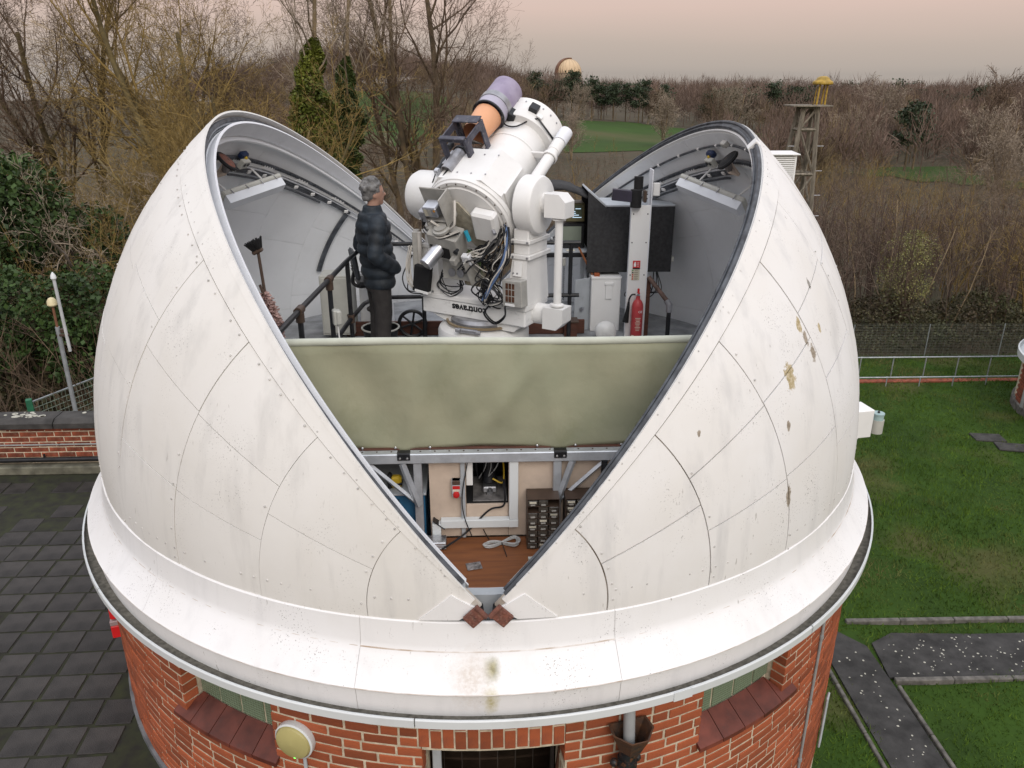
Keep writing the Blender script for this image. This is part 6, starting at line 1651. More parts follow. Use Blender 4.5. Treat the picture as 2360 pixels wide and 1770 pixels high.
def sheet(name, x0, x1, y0, y1, step, up, mt, inside=None):
    X = np.arange(x0, x1 + 1e-6, step); Y = np.arange(y0, y1 + 1e-6, step)
    vs, idx, fs = [], {}, []
    for j, y in enumerate(Y):
        for i, x in enumerate(X):
            idx[(i, j)] = len(vs); vs.append((x, y, tz(x, y) + up + 0.03 * math.sin(x * 1.7 + y) * math.sin(y * 1.3 - x * .6) * (step < 2)))
    for j in range(len(Y) - 1):
        for i in range(len(X) - 1):
            if inside is None or inside(X[i] + step / 2, Y[j] + step / 2): fs.append((idx[(i, j)], idx[(i + 1, j)], idx[(i + 1, j + 1)], idx[(i, j + 1)]))
    o = link(name, np_mesh(name, vs, fs, mt, True)); o['kind'] = 'structure'; return o
sheet('lawn', 0.0, 30, -14, 18.4, 0.5, 0.035, M_LAWN)
def blob(cx, cy, rx, ry): return lambda x, y: ((x - cx) / rx) ** 2 + ((y - cy) / ry) ** 2 + 0.25 * math.sin(x * .21 + 1) * math.sin(y * .13) < 1
sheet('meadow', 10, 78, 150, 246, 4, 0.10, M_MEADOW, blob(44, 198, 32, 46))
sheet('meadow', -48, 0, 150, 262, 4, 0.10, M_MEADOW, blob(-24, 208, 22, 50))
sheet('meadow', 62, 92, 104, 140, 4, 0.10, M_MEADOW, blob(77, 122, 13, 15))

# grass blades on the part of the lawn in view
grng = np.random.default_rng(3)
def path_mask(x, y):
    return False
N = 175000
gx = grng.uniform(3.3, 19.5, N); gy = grng.uniform(-1.2, 18.2, N)
keep = (np.hypot(gx, gy) > 3.6)
gx, gy = gx[keep], gy[keep]
# paths (centre lines and half widths), used to keep blades off them
def on_path(x, y):
    wob = 0.05 * np.sin(x * 9) + 0.04 * np.sin(x * 23 + y * 7)
    h = (y > 2.86 + wob) & (y < 3.74 + wob) & (x > 6.55)
    t = (y - 1.0) / 3.6
    cx = 6.02 + 0.10 * t
    wy = 0.05 * np.sin(y * 8) + 0.03 * np.sin(y * 21)
    v_ = (x > cx - 0.36 + wy + (y - 1.1) * 0.02) & (x < cx + 0.36 + wy) & (y < 3.95) & (y > -3)
    k = (y > 4.12 + wob) & (y < 4.2 + wob) & (x > 6.5)
    return h | v_ | k
gz = np.array([0.0] * len(gx))
kp = ~on_path(gx, gy); gx, gy = gx[kp], gy[kp]; n_ = len(gx)
dens = 0.5 + 0.5 * np.sin(gx * 2.1 + np.sin(gy * 1.7) * 2) * np.sin(gy * 1.9 + np.sin(gx * 1.3) * 2)
dens = 0.6 * dens + 0.4 * (0.5 + 0.5 * np.sin(gx * 7.3 + 2 * np.sin(gy * 5.1)) * np.sin(gy * 6.7 + 2 * np.sin(gx * 4.3)))
hgt = (0.025 + 0.075 * grng.random(n_)) * (0.35 + 1.2 * dens)
ang = grng.uniform(0, 6.283, n_); wd = grng.uniform(0.005, 0.013, n_)
base_z = ZG + 0.035 + 0.03 * np.sin(gx * 1.7 + gy) * np.sin(gy * 1.3 - gx * .6) - 0.004
lean = grng.normal(0, 0.035, (n_, 2))
P0 = np.stack([gx - np.cos(ang) * wd, gy - np.sin(ang) * wd, base_z], 1); P1 = np.stack([gx + np.cos(ang) * wd, gy + np.sin(ang) * wd, base_z], 1)
P2 = np.stack([gx + lean[:, 0], gy + lean[:, 1], base_z + hgt], 1)
V = np.concatenate([P0, P1, P2]); F = np.stack([np.arange(n_), np.arange(n_) + n_, np.arange(n_) + 2 * n_], 1)
setp(link('grass', np_mesh('grass', V, F, M_BLADE)), 'short green lawn grass with paler worn patches', 'grass', None, 'stuff')

M_TARMAC = mat('old_tarmac', (0.050, 0.048, 0.046), 0.9, var=0.25, scale=4, bump=0.7, bscale=120)
M_EDGE = mat('path_edging', (0.15, 0.14, 0.125), 0.9, var=0.25, scale=8, dirt=0.3, bump=0.4, bscale=60)
def flat_poly(name, pts, z, mt, h=0.03):
    m = MB(); m.prism(pts, h, None, z); o = m.build(name, mt, None, 0); o['kind'] = 'structure'; return o
zp = ZG + 0.055
flat_poly('path', [(6.45, 2.80), (7.2, 2.77), (16.0, 2.62), (16.0, 3.70), (8.4, 3.78), (7.0, 3.86), (6.55, 3.62)], zp, M_TARMAC)
flat_poly('path', [(5.52, -2.4), (6.38, -2.4), (6.44, 2.6), (6.43, 3.55), (6.0, 4.05), (5.68, 3.9), (5.62, 1.1)], zp - 0.004, M_TARMAC)
for k, (p0, p1) in enumerate([((6.5, 2.73), (16, 2.57)), ((6.35, 4.20), (16, 4.05)), ((6.50, 2.6), (6.44, -2.4)), ((5.56, 3.7), (5.46, -2.4))]):
    p0, p1 = Vector((*p0, 0)), Vector((*p1, 0)); d = p1 - p0; L = d.length; nseg = max(1, int(L / 0.92))
    kb = thing('path_kerb', ['pale concrete kerb along the near side of the cross path', 'weathered kerb in the grass beyond the cross path', 'pale edging on the right of the path by the brick wall', 'pale edging on the left of the path by the brick wall'][k], 'kerb', (p0.x, p0.y, ZG), 'path kerbs')
    for i in range(nseg):
        c_ = p0 + d * ((i + 0.5) / nseg)
        m = MB(); m.box((L / nseg - 0.01, 0.09 if k < 2 else 0.06, 0.12), T(c_.x, c_.y, ZG + 0.055, math.atan2(d.y, d.x)), 0.012); m.build('kerb_stone', M_EDGE, kb)
m = MB()
lr = random.Random(2)
for k in range(190):
    if k < 130: x, y = lr.uniform(6.6, 10.5), lr.uniform(2.85, 3.72)
    else: x, y = lr.uniform(5.75, 6.3), lr.uniform(-0.5, 3.4)
    r_ = lr.uniform(0.006, 0.020); nn = 7
    m.prism([(r_ * lr.uniform(.7, 1.2) * math.cos(6.283 * i / nn), r_ * lr.uniform(.7, 1.2) * math.sin(6.283 * i / nn)) for i in range(nn)], 0.003, T(x, y, zp + 0.0305))
setp(m.build('path_lichen', M_LICHEN, None, 0), 'pale lichen spots on the dark paths', 'lichen', None, 'stuff')
for k, (x, y, r_) in enumerate([(13.45, 11.55, 8), (13.75, 10.95, 14), (14.1, 10.2, 20), (14.4, 9.5, 20)]):
    m = MB(); m.box((0.78, 0.46, 0.05), T(x, y, ZG + 0.06, rad(-r_)), 0.012)
    o = m.build('stepping_stone', M_COPING, None, 35, (x, y, ZG)); setp(o, ['grey stepping stone in the lawn, farthest of the row', 'grey stepping stone in the lawn, second from the far end', 'grey stepping stone in the lawn, third from the far end', 'grey stepping stone in the lawn, nearest the round brick hut'][k], 'stepping stone', 'stepping stones in the lawn')
# tubular railings beyond the lawn
def tube_rail(y, z0, z1, xs_, label, base_rail):
    r = thing('garden_railing', label, 'railing', (xs_[0], y, z0), 'tubular railings beyond the lawn')
    m = MB(); m.cyl((10, y, z1), (24, y - 0.15, z1), 0.022, n=8); m.build('rail', M_GALV, r)
    if base_rail: m = MB(); m.cyl((10, y - 0.02, z0 + 0.1), (24, y - 0.17, z0 + 0.1), 0.018, n=8); m.build('rail', M_GALV, r)
    for x in xs_:
        m = MB(); m.cyl((x, y - (x - 10) * 0.011, z0), (x, y - (x - 10) * 0.011, z1), 0.019, n=8); m.build('post', M_GALV, r)
        m = MB(); m.cyl((x - 0.035, y - (x - 10) * 0.011, z1), (x + 0.035, y - (x - 10) * 0.011, z1), 0.028, n=8); m.build('clamp', M_GALV, r)
tube_rail(16.2, ZG - 0.1, ZG + 0.70, [11.0 + 1.05 * k for k in range(9)], 'farther grey tube railing beyond the lawn', False)
tube_rail(15.4, ZG - 0.3, ZG + 0.33, [11.5 + 1.05 * k for k in range(9)], 'nearer lower grey tube railing beyond the lawn', True)
m = MB(); m.box((16, 0.25, 0.14), T(17, 15.75, ZG + 0.0, rad(-0.6)), 0.01); o = m.build('retaining_edge', M_OLDBRICK, None, 35, (17, 15.75, ZG)); setp(o, 'red brick edging between the two tube railings', 'edging')
wf = thing('mesh_fence', 'fine dark wire mesh fence in front of the bramble bank', 'fence', (14, 18, ZG))
m = MB()
for k in range(22): m.cyl((9.5, 18, ZG + 0.06 + 0.058 * k), (27, 17.7, ZG + 0.0 + 0.056 * k), 0.0032, n=3)
for k in range(110): x = 9.5 + 0.16 * k; m.cyl((x, 18 - (x - 9.5) * .017, ZG), (x, 18 - (x - 9.5) * .017, ZG + 1.24), 0.0022, n=3)
m.build('wire_mesh', mat('mesh_wire', (0.20, 0.22, 0.19), 0.6), wf)['kind'] = 'stuff'
for k in range(7):
    m = MB(); m.cyl((10 + 2.6 * k, 18.03, ZG - 0.1), (10 + 2.6 * k, 18.03, ZG + 1.2), 0.016, n=8); m.build('post', M_GALV, wf)

# round brick hut at the right edge
ht = thing('round_hut', 'corner of a small round brick hut with white gutter at the right edge', 'building', (17.4, 12.6, ZG))
HC = Vector((17.90, 12.6, -1.27)); HR = 2.62; ZH = ZG + 1.27
def HZ(r, az, z): return HC + Vector((r * math.sin(rad(az)), -r * math.cos(rad(az)), z))
m = MB(); m.lathe([(HR - 0.02, ZH), (HR - 0.02, -3.40)], Matrix.Translation(HC), 64); m.build('mortar_core', M_MORTAR, ht)
hb_ = MB(); hb_.box((0.215, 0.06, 0.065), None, 0.0, (0, 0.025, 0)); hbm = hb_.mesh('brick', M_OLDBRICK, 0)
nb_ = 0
for c_ in range(24):
    z = -3.47 - c_ * 0.075
    if z < ZH + 0.3: break
    for k in range(24):
        az = -112 + k * 4.92 + (2.46 if c_ % 2 else 0)
        if not visible(HZ(HR, az, z)): continue
        nb_ += 1
        if nb_ > 230: continue
        o = link('brick', hbm, ht, HZ(HR, az, z) - ORG[ht]); o.rotation_euler = (0, 0, rad(az))
m = MB(); m.lathe([(HR + 0.05, ZH), (HR + 0.05, ZH + 0.28), (HR + 0.0, ZH + 0.32)], Matrix.Translation(HC), 64); m.build('plinth', M_EDGE, ht)
m = MB(); m.lathe([(HR, -3.42), (HR + 0.16, -3.40), (HR + 0.17, -3.20), (HR + 0.13, -3.19), (HR + 0.12, -3.30), (HR - 0.1, -3.30)], Matrix.Translation(HC), 64, cap=False); m.build('gutter', M_PVC, ht)
m = MB(); m.lathe([(HR - 0.15, -3.25), (HR - 0.25, -2.6), (HR - 0.6, -1.9), (HR - 1.3, -1.2), (0.01, -0.8)], Matrix.Translation(HC), 48, cap=False); m.build('roof_dome', mat('grey_green_roof', (0.30, 0.34, 0.33), 0.5, var=0.1), ht)
m = MB(); p = HZ(HR + 0.06, -96, 0); m.box((0.14, 0.14, 0.45), T(p.x, p.y, -3.0), 0.006); m.build('chimney', M_OLDBRICK, ht)
m = MB(); q = HZ(HR + 0.02, -84, -4.15); m.tube(bz([q, q + Vector((-0.22, -0.05, 0.0)), q + Vector((-0.32, -0.08, -0.14)), q + Vector((-0.34, -0.08, -0.42))]), 0.085, 14); m.build('white_bend', M_PVC, ht)
m = MB(); m.cyl(q + Vector((-0.335, -0.08, -0.20)), q + Vector((-0.338, -0.08, -0.26)), 0.092, n=14); m.build('pipe_band', M_BLACK, ht)
m = MB(); q2 = HZ(HR + 0.05, -92, -3.9); m.tube(bz([q2, q2 + Vector((-0.15, 0, 0.0)), q2 + Vector((-0.2, 0, -0.1)), q2 + Vector((-0.2, 0, -0.6))]), 0.05, 12); m.build('grey_bend', M_GREYPIPE, ht)

# equipment behind the right shell
wb = thing('equipment_box', 'white equipment box standing out from behind the right dome shell', 'box', (5.9, 4.0, ZG))
m = MB(); m.box((0.30, 0.36, 0.46), T(5.83, 4.02, -2.15, rad(10)), 0.012); m.build('case', M_WHITE, wb)
m = MB(); m.cyl((5.80, 4.05, -2.4), (5.80, 4.05, ZG), 0.05, n=12); m.build('post', M_GALV, wb)
ws = thing('rain_gauge', 'small beige cylinder with a pale blue lid beside the white equipment box', 'gauge', (6.14, 4.0, -2.3))
m = MB(); m.cyl((6.13, 3.98, -2.34), (6.13, 3.98, -2.12), 0.10, n=20); m.build('body', M_GREYBOX, ws)
m = MB(); m.cyl((6.13, 3.98, -2.118), (6.13, 3.98, -2.04), 0.085, n=20); m.cyl((6.13, 3.98, -2.04), (6.13, 3.98, -2.015), 0.092, n=20); m.build('lid', mat('pale_blue', (0.32, 0.44, 0.44), 0.4), ws)
m = MB(); m.ball((6.13, 3.98, -2.0), 0.02, 10, 8); m.build('knob', M_BLACK, ws)
m = MB(); m.box((0.34, 0.05, 0.05), T(5.98, 4.0, -2.32, rad(8)), 0.004); m.build('arm', M_GALV, ws)
# louvred weather screen
lv = thing('weather_screen', 'white louvred weather screen on a stand behind the right dome shell', 'weather screen', (6.75, 11, ZG))
SX, SY, SZ = 6.78, 11.1, 0.92
for sx in (-1, 1):
    for sy in (-1, 1):
        m = MB(); m.box((0.04, 0.04, 0.56), T(SX + sx * 0.26, SY + sy * 0.2, SZ), 0.004); m.build('corner_post', M_WHITE, lv)
        m = MB(); m.cyl((SX + sx * 0.25, SY + sy * 0.2, SZ - 0.3), (SX + sx * 0.4, SY + sy * 0.35, ZG), 0.04, n=8); m.build('leg', M_WHITE, lv)
for k in range(12):
    z = SZ - 0.24 + 0.042 * k
    m = MB(); m.box((0.48, 0.035, 0.008), T(SX, SY - 0.21, z, 0, rad(40)), 0); m.build('slat', M_WHITE, lv)
    m = MB(); m.box((0.035, 0.36, 0.008), T(SX - 0.27, SY, z, 0, 0, rad(40)), 0); m.build('slat', M_WHITE, lv)
m = MB(); m.box((0.66, 0.56, 0.025), T(SX, SY, SZ + 0.30, 0, rad(3)), 0.004); m.build('roof_board', M_WHITE, lv)
m = MB(); m.box((0.56, 0.44, 0.02), T(SX, SY, SZ - 0.29), 0.004); m.box((0.44, 0.32, 0.5), T(SX, SY, SZ), 0); m.build('inner_box', M_GREYBOX, lv)

# lattice mast with yellow beacon
ms = thing('lattice_mast', 'weathered timber lattice mast with a yellow beacon cap beside the right shell', 'mast', (9.8, 17, ZG))
M_TIMBER = mat('weathered_timber', (0.23, 0.20, 0.155), 0.85, var=0.25, scale=6, stretch=(3, 3, 0.6), dirt=0.35, dirtcol=(0.08, 0.075, 0.05))
M_BEACON = mat('beacon_yellow', (0.42, 0.27, 0.035), 0.5, var=0.2, scale=8, dirt=0.35, dirtcol=(0.25, 0.17, 0.05))
mx_, my_ = 9.62, 17.0
zt, zb = 1.98, ZG
def leg(sx, sy, z):
    f_ = (zt - z) / (zt - zb); w = 0.20 + 0.62 * f_
    return Vector((mx_ + sx * w - 0.30 * f_, my_ + sy * w, z))
for sx in (-1, 1):
    for sy in (-1, 1):
        m = MB(); m.tube([leg(sx, sy, zb), leg(sx, sy, zt)], 0.07, 4); m.build('leg', M_TIMBER, ms, 0)
zz = [zt, 1.35, 0.1, -1.2, -2.6, -4.2, -6.0]
for k in range(len(zz) - 1):
    for (a1, a2) in (((-1, -1), (1, -1)), ((1, -1), (1, 1)), ((-1, 1), (1, 1)), ((-1, -1), (-1, 1))):
        m = MB(); m.tube([leg(*a1, zz[k]), leg(*a2, zz[k])], 0.05, 4); m.build('tie', M_TIMBER, ms, 0)
        m = MB(); q = (a1, a2) if k % 2 else (a2, a1); m.tube([leg(*q[0], zz[k]), leg(*q[1], zz[k + 1])], 0.034, 4); m.build('brace', M_TIMBER, ms, 0)
for z in (0.9, 0.2, -0.5, -1.1, -1.8):
    for sx in (-1, 1):
        p = leg(sx, -1, z); m = MB(); m.cyl(p, p + Vector((sx * 0.25, 0, 0)), 0.010, n=6); m.build('step_iron', M_STEEL, ms)
m = MB(); m.box((1.15, 0.85, 0.04), T(mx_ - 0.02, my_, zt + 0.03), 0.004); m.build('platform', M_TIMBER, ms)
for sx in (-1, 1):
    for sy in (-1, 1):
        m = MB(); m.cyl((mx_ + 0.30 + sx * 0.12, my_ + sy * 0.12, zt + 0.05), (mx_ + 0.33 + sx * 0.11, my_ + sy * 0.11, zt + 0.62), 0.028, n=6); m.build('beacon_leg', M_BEACON, ms)
m = MB(); m.lathe([(0.27, 0.0), (0.29, 0.03), (0.28, 0.08), (0.20, 0.13), (0.17, 0.18), (0.10, 0.22), (0.001, 0.23)], T(mx_ + 0.33, my_, zt + 0.60), 24, cap=True); m.build('beacon_cap', M_BEACON, ms)
m = MB(); m.tube(bz([(mx_ + 0.1, my_ - 0.25, zt + 0.6), (mx_ + 0.02, my_ - 0.3, zt + 0.45), (mx_ + 0.0, my_ - 0.3, zt + 0.05)]), 0.012, 5); m.build('cable', M_BLACK, ms)

# distant observatory dome
fd = thing('distant_dome', 'distant cream observatory dome with a rusty shutter above the far woods', 'dome', (70.3, 640, -14))
FC = Vector((70.3, 640, 3.2))
m = MB(); prof = [(9.9 * math.cos(rad(t)), 9.9 * math.sin(rad(t))) for t in range(0, 86, 5)] + [(0.01, 9.9)]
m.lathe(prof, Matrix.Translation(FC), 48); m.build('shell', mat('cream_dome', (0.60, 0.44, 0.27), 0.6, var=0.06, scale=0.3), fd)
for k in range(16):
    an = rad(22.5 * k); m = MB(); m.tube([FC + Vector((10.0 * math.cos(rad(t)) * math.cos(an), 10.0 * math.cos(rad(t)) * math.sin(an), 10.0 * math.sin(rad(t)))) for t in range(0, 90, 10)], 0.06, 4); m.build('rib', mat('dome_rib', (0.42, 0.33, 0.22), 0.7) if 'dome_rib' not in MATS else MATS['dome_rib'], fd)
m = MB(); vs = []
for t in range(-8, 101, 6):
    for w in (-1.9, 1.9):
        d_ = Vector((-math.cos(rad(t)) * 0.93, -math.cos(rad(t)) * 0.36, math.sin(rad(t)))); s_ = Vector((0.36, -0.93, 0))
        vs += [FC + d_ * 9.9 + s_ * w, FC + d_ * 10.7 + s_ * w]
n_ = len(vs) // 4; fs = []
for i in range(n_ - 1):
    a0 = i * 4; b0_ = a0 + 4
    fs += [(a0 + 1, b0_ + 1, b0_ + 3, a0 + 3), (a0, a0 + 1, b0_ + 1, b0_)[::-1], (a0 + 2, a0 + 3, b0_ + 3, b0_ + 2)]
fs.append(tuple((n_ - 1) * 4 + k for k in (0, 1, 3, 2))); m.add(vs, fs); m.build('shutter', mat('rusty_shutter', (0.19, 0.09, 0.05), 0.7, var=0.25, scale=0.4), fd, 0)
m = MB(); m.lathe([(10.1, -17), (10.1, -0.3), (10.5, -0.2), (10.5, 0.1), (9.8, 0.15)], Matrix.Translation(FC), 48); m.build('drum_wall', mat('pale_drum', (0.42, 0.33, 0.22), 0.8, var=0.15, scale=0.4), fd)

# ------------------------------------------------------------------ vegetation
def bark(name, c1, c2, sc=3.0, rand=0.25):
    return mat(name, c1, 0.9, var=0.2, scale=sc, col2=c2, objrand=rand)
M_TWIG = bark('twigs_brown', (0.145, 0.098, 0.062), (0.09, 0.062, 0.043))
M_TWIGP = bark('twigs_purple', (0.125, 0.082, 0.062), (0.075, 0.052, 0.042))
M_TWIGO = bark('twigs_olive', (0.27, 0.185, 0.058), (0.15, 0.105, 0.038))
M_TWIGG = bark('twigs_grey', (0.31, 0.25, 0.185), (0.18, 0.145, 0.11))
M_BARKB = bark('bark_brown', (0.16, 0.115, 0.065), (0.085, 0.065, 0.04))
M_BARKO = bark('bark_olive', (0.17, 0.135, 0.06), (0.09, 0.07, 0.035))
M_BARKP = bark('bark_pale', (0.30, 0.225, 0.13), (0.17, 0.125, 0.075))
M_BARKG = bark('bark_grey', (0.27, 0.235, 0.20), (0.15, 0.125, 0.10))
def leafm(name, c1, c2, rand=0.4, trans=0.0):
    m = mat(name, c1, 0.6, var=0.3, scale=0.9, col2=c2, objrand=rand, spec=0.3); return m
M_IVY = leafm('ivy_leaves', (0.125, 0.140, 0.018), (0.060, 0.080, 0.012))
M_IVYD = leafm('ivy_leaves_dark', (0.055, 0.078, 0.016), (0.028, 0.044, 0.011))
M_EVER = leafm('evergreen_leaves', (0.048, 0.088, 0.020), (0.016, 0.032, 0.009))
M_PINE = leafm('pine_needles', (0.042, 0.060, 0.026), (0.024, 0.036, 0.018))
M_PALE = leafm('pale_bud_leaves', (0.26, 0.25, 0.09), (0.15, 0.15, 0.055))
M_BRAMBLE = leafm('bramble_leaves', (0.050, 0.058, 0.020), (0.055, 0.038, 0.020))

class Segs:
    def __init__(s): s.a = []; s.leaf = []
    def arr(s): return np.array(s.a, dtype=np.float64).reshape(-1, 8)
def seg_np(A, n=3):
    P0, P1, R0, R1 = A[:, 0:3], A[:, 3:6], A[:, 6], A[:, 7]
    D = P1 - P0; L = np.linalg.norm(D, axis=1)[:, None]; D = D / np.maximum(L, 1e-6)
    up = np.where(np.abs(D[:, 2:3]) < 0.9, np.array([[0, 0, 1.0]]), np.array([[1.0, 0, 0]]))
    X = np.cross(up, D); X /= np.linalg.norm(X, axis=1)[:, None]; Y = np.cross(D, X)
    m = len(A); V = np.zeros((m, 2 * n, 3))
    for k in range(n):
        t = 2 * math.pi * k / n
        o = X * math.cos(t) + Y * math.sin(t)
        V[:, k] = P0 + o * R0[:, None]; V[:, n + k] = P1 + o * R1[:, None]
    F = np.zeros((m, n, 4), dtype=np.int32); b = np.arange(m)[:, None] * 2 * n
    for k in range(n):
        k2 = (k + 1) % n
        F[:, k] = b + np.array([[k, k2, n + k2, n + k]])
    return V.reshape(-1, 3), F.reshape(-1, 4)
def ribbon_np(A):
    """hair-fine twigs: one narrow strip each, turned at random"""
    P0, P1 = A[:, 0:3], A[:, 3:6]; D = P1 - P0; m = len(A)
    q = np.random.default_rng(m).normal(0, 1, (m, 3)); X = np.cross(D, q); X /= np.maximum(np.linalg.norm(X, axis=1), 1e-9)[:, None]
    a0, a1 = X * (A[:, 6] * 1.1)[:, None], X * (A[:, 7] * 1.1)[:, None]
    V = np.stack([P0 - a0, P0 + a0, P1 + a1, P1 - a1], 1).reshape(-1, 3)
    return V, np.arange(4 * m, dtype=np.int32).reshape(-1, 4)
def mixed_np(A, lim=0.012, n=4):
    B, S_ = A[A[:, 6] > lim], A[A[:, 6] <= lim]
    V2, F2_ = ribbon_np(S_)
    if not len(B): return V2, F2_
    V1, F1_ = seg_np(B, n)
    return np.concatenate([V1, V2]), np.concatenate([F1_, F2_ + len(V1)])
def branch(S, rg, p, d, length, r, level, P):
    nseg = P['seg'][level]; sl = length / nseg
    p = np.array(p, float); d = np.array(d, float); d /= np.linalg.norm(d)
    nk = P['kids'][level] if level < len(P['kids']) else 0
    start = P['start'][level] if level < len(P['start']) else 0.2
    pts = [(p.copy(), d.copy(), r)]
    taper = P.get('taper', 0.75)
    for i in range(nseg):
        d = d + rg.normal(0, P['wob'][level], 3) + np.array([0, 0, P['up'][level]])
        d /= np.linalg.norm(d)
        q = p + d * sl; r2 = r * (1 - taper * (i + 1) / nseg) if level else r * (1 - 0.6 * (i + 1) / nseg)
        rr0 = r * (1 - taper * i / nseg) if level else r * (1 - 0.6 * i / nseg)
        S.a.append([*p, *q, max(rr0, P['rmin']), max(r2, P['rmin'])])
        p = q; pts.append((p.copy(), d.copy(), r2))
    if level >= P['maxl']: return
    n = max(1, int(nk * rg.uniform(0.8, 1.2)))
    for k in range(n):
        t = start + (1 - start) * (k + rg.uniform(0, 1)) / n
        t = min(t, 0.999) * nseg; i = int(t); f = t - i
        bp = pts[i][0] * (1 - f) + pts[i + 1][0] * f; bd = pts[i + 1][1]; br = pts[i][2] * (1 - f) + pts[i + 1][2] * f
        a = rg.normal(0, 1, 3); a -= bd * (a @ bd); a /= np.linalg.norm(a)
        ang = rad(rg.normal(P['ang'][level], 9))
        cd_ = bd * math.cos(ang) + a * math.sin(ang)
        ln = length * P['ratio'][level] * rg.uniform(0.65, 1.15) * (1 - 0.45 * (t / nseg) if level == 0 else 1.0)
        branch(S, rg, bp, cd_, ln, max(br * P['rr'][level], P['rmin']), level + 1, P)
def tree_data(seed, height, r, P, stems=1, lean=(0, 0), trunk_r=0.04):
    rg = np.random.default_rng(seed); S = Segs()
    for s in range(stems):
        d = np.array([lean[0], lean[1], 1.0]) + (rg.normal(0, P.get('stemspread', 0.18), 3) if stems > 1 else 0)
        off = rg.normal(0, 0.12, 3) * (stems > 1); off[2] = 0
        branch(S, rg, off + np.array([0, 0, -0.3]), d, height * rg.uniform(0.85, 1.1) * (0.9 if stems > 1 else 1), r * (0.7 if stems > 1 else 1), 0, P)
    A = S.arr(); thick = A[:, 6] > trunk_r
    return A[thick], A[~thick]
BARE = dict(seg=[9, 6, 5, 4, 3], kids=[13, 8, 7, 6], start=[0.28, 0.2, 0.15, 0.1], wob=[0.05, 0.10, 0.13, 0.16, 0.2], up=[0.02, 0.07, 0.06, 0.04, 0.02], ang=[40, 38, 40, 42], ratio=[0.52, 0.52, 0.50, 0.5], rr=[0.50, 0.55, 0.55, 0.6], rmin=0.0034, maxl=4)
def variant(**k):
    d = dict(BARE); d.update(k); return d
OPEN = variant(kids=[11, 8, 7, 6], start=[0.35, 0.25, 0.2, 0.1], ang=[46, 42, 42, 44], ratio=[0.62, 0.5, 0.5, 0.5], wob=[0.06, 0.12, 0.15, 0.18, 0.2], up=[0.02, 0.09, 0.05, 0.03, 0.01])
SHRUB = variant(seg=[7, 5, 4, 3, 2], kids=[9, 7, 6, 5], start=[0.25, 0.2, 0.15, 0.1], ang=[32, 34, 36, 40], ratio=[0.55, 0.5, 0.5, 0.5], stemspread=0.32)
SAPL = dict(seg=[8, 4, 3], kids=[14, 5], start=[0.3, 0.2], wob=[0.035, 0.1, 0.15], up=[0.02, 0.10, 0.05], ang=[28, 30], ratio=[0.26, 0.5], rr=[0.4, 0.5], rmin=0.005, maxl=2, taper=0.8)
def tree_proto(name, label, seed, height, r, P, mt_trunk, mt_twig, stems=1, lean=(0, 0), group=None, trunk_r=0.04, sides=6):
    A, B = tree_data(seed, height, r, P, stems, lean, trunk_r)
    root = thing(name, label, 'tree', (0, 0, 0), group)
    V, F = seg_np(A, sides); link('trunk', np_mesh('trunk', V, F, mt_trunk, True), root)
    V, F = mixed_np(B, max(0.012, P['rmin'] * 1.2))
    link('crown', np_mesh('crown', V, F, mt_twig), root)
    return root
def place(root, x, y, rz=0.0, s=1.0, dz=0.0):
    root.location = (x, y, tz(x, y) + dz); root.rotation_euler = (0, 0, rz); root.scale = (s, s, s) if not isinstance(s, tuple) else s
def leaf_quads(P, rg, size, up=0.3, aspect=1.0):
    n = len(P); N = rg.normal(0, 1, (n, 3)); N[:, 2] += up; N /= np.linalg.norm(N, axis=1)[:, None]
    a = np.cross(N, rg.normal(0, 1, (n, 3))); a /= np.linalg.norm(a, axis=1)[:, None]; b = np.cross(N, a)
    s = size * rg.uniform(0.6, 1.3, n)[:, None]
    V = np.stack([P - a * s * 0.5, P + b * s * 0.42 * aspect, P + a * s * 0.6, P - b * s * 0.42 * aspect], 1).reshape(-1, 3)
    return V, np.arange(4 * n).reshape(-1, 4)

# -- big bare trees on the left bank
GL = 'bare trees on the left bank'
t1 = tree_proto('bare_tree', 'broad olive tinged bare tree filling the top left, many stems', 21, 9.5, 0.20, variant(kids=[13, 9, 8, 6], stemspread=0.30, ratio=[0.5, 0.5, 0.5, 0.5]), M_BARKO, M_TWIGO, 4, (0.02, 0), GL); place(t1, -7.9, 17.0)
t2 = tree_proto('bare_tree', 'multi stemmed bare tree with pale stems just left of the dome', 34, 6.6, 0.11, SHRUB, M_BARKO, M_TWIGO, 6, (0.0, 0), GL, 0.03); place(t2, -6.1, 13.6)
t3 = tree_proto('bare_tree', 'pale grey crooked bare tree at the far left in front of the evergreens', 45, 5.2, 0.10, variant(seg=[7, 6, 5, 3, 2], wob=[0.16, 0.22, 0.24, 0.25, 0.25], up=[0.0, 0.0, 0.0, 0, 0], ang=[52, 46, 46, 44], kids=[9, 7, 6, 4]), M_BARKG, M_TWIGG, 3, (0.25, -0.1), GL, 0.03); place(t3, -9.9, 12.2)
t4 = copy_tree(t1, label='dark bare tree at the top left corner behind the others', group=GL); place(t4, -12.6, 20.5, 2.1, 0.98)
for c_ in t4.children:
    if c_.name.startswith('crown'): c_.material_slots[0].link = 'OBJECT'; c_.material_slots[0].material = M_TWIG
t5 = tree_proto('bare_tree', 'brown bare tree between the olive tree and the left edge, behind the evergreens', 57, 8.0, 0.15, variant(kids=[14, 9, 8, 6]), M_BARKB, M_TWIG, 2, (0.03, 0), GL); place(t5, -9.4, 21.5, 0.6)
t6 = copy_tree(t5, label='brown bare tree right of the olive tree, beside the open sky', group=GL); place(t6, -7.9, 21.0, 2.6, 0.8)
t7 = copy_tree(t2, label='low bushy bare tree against the dark evergreens at the left', group=GL); place(t7, -8.3, 14.2, 1.7, 0.8)
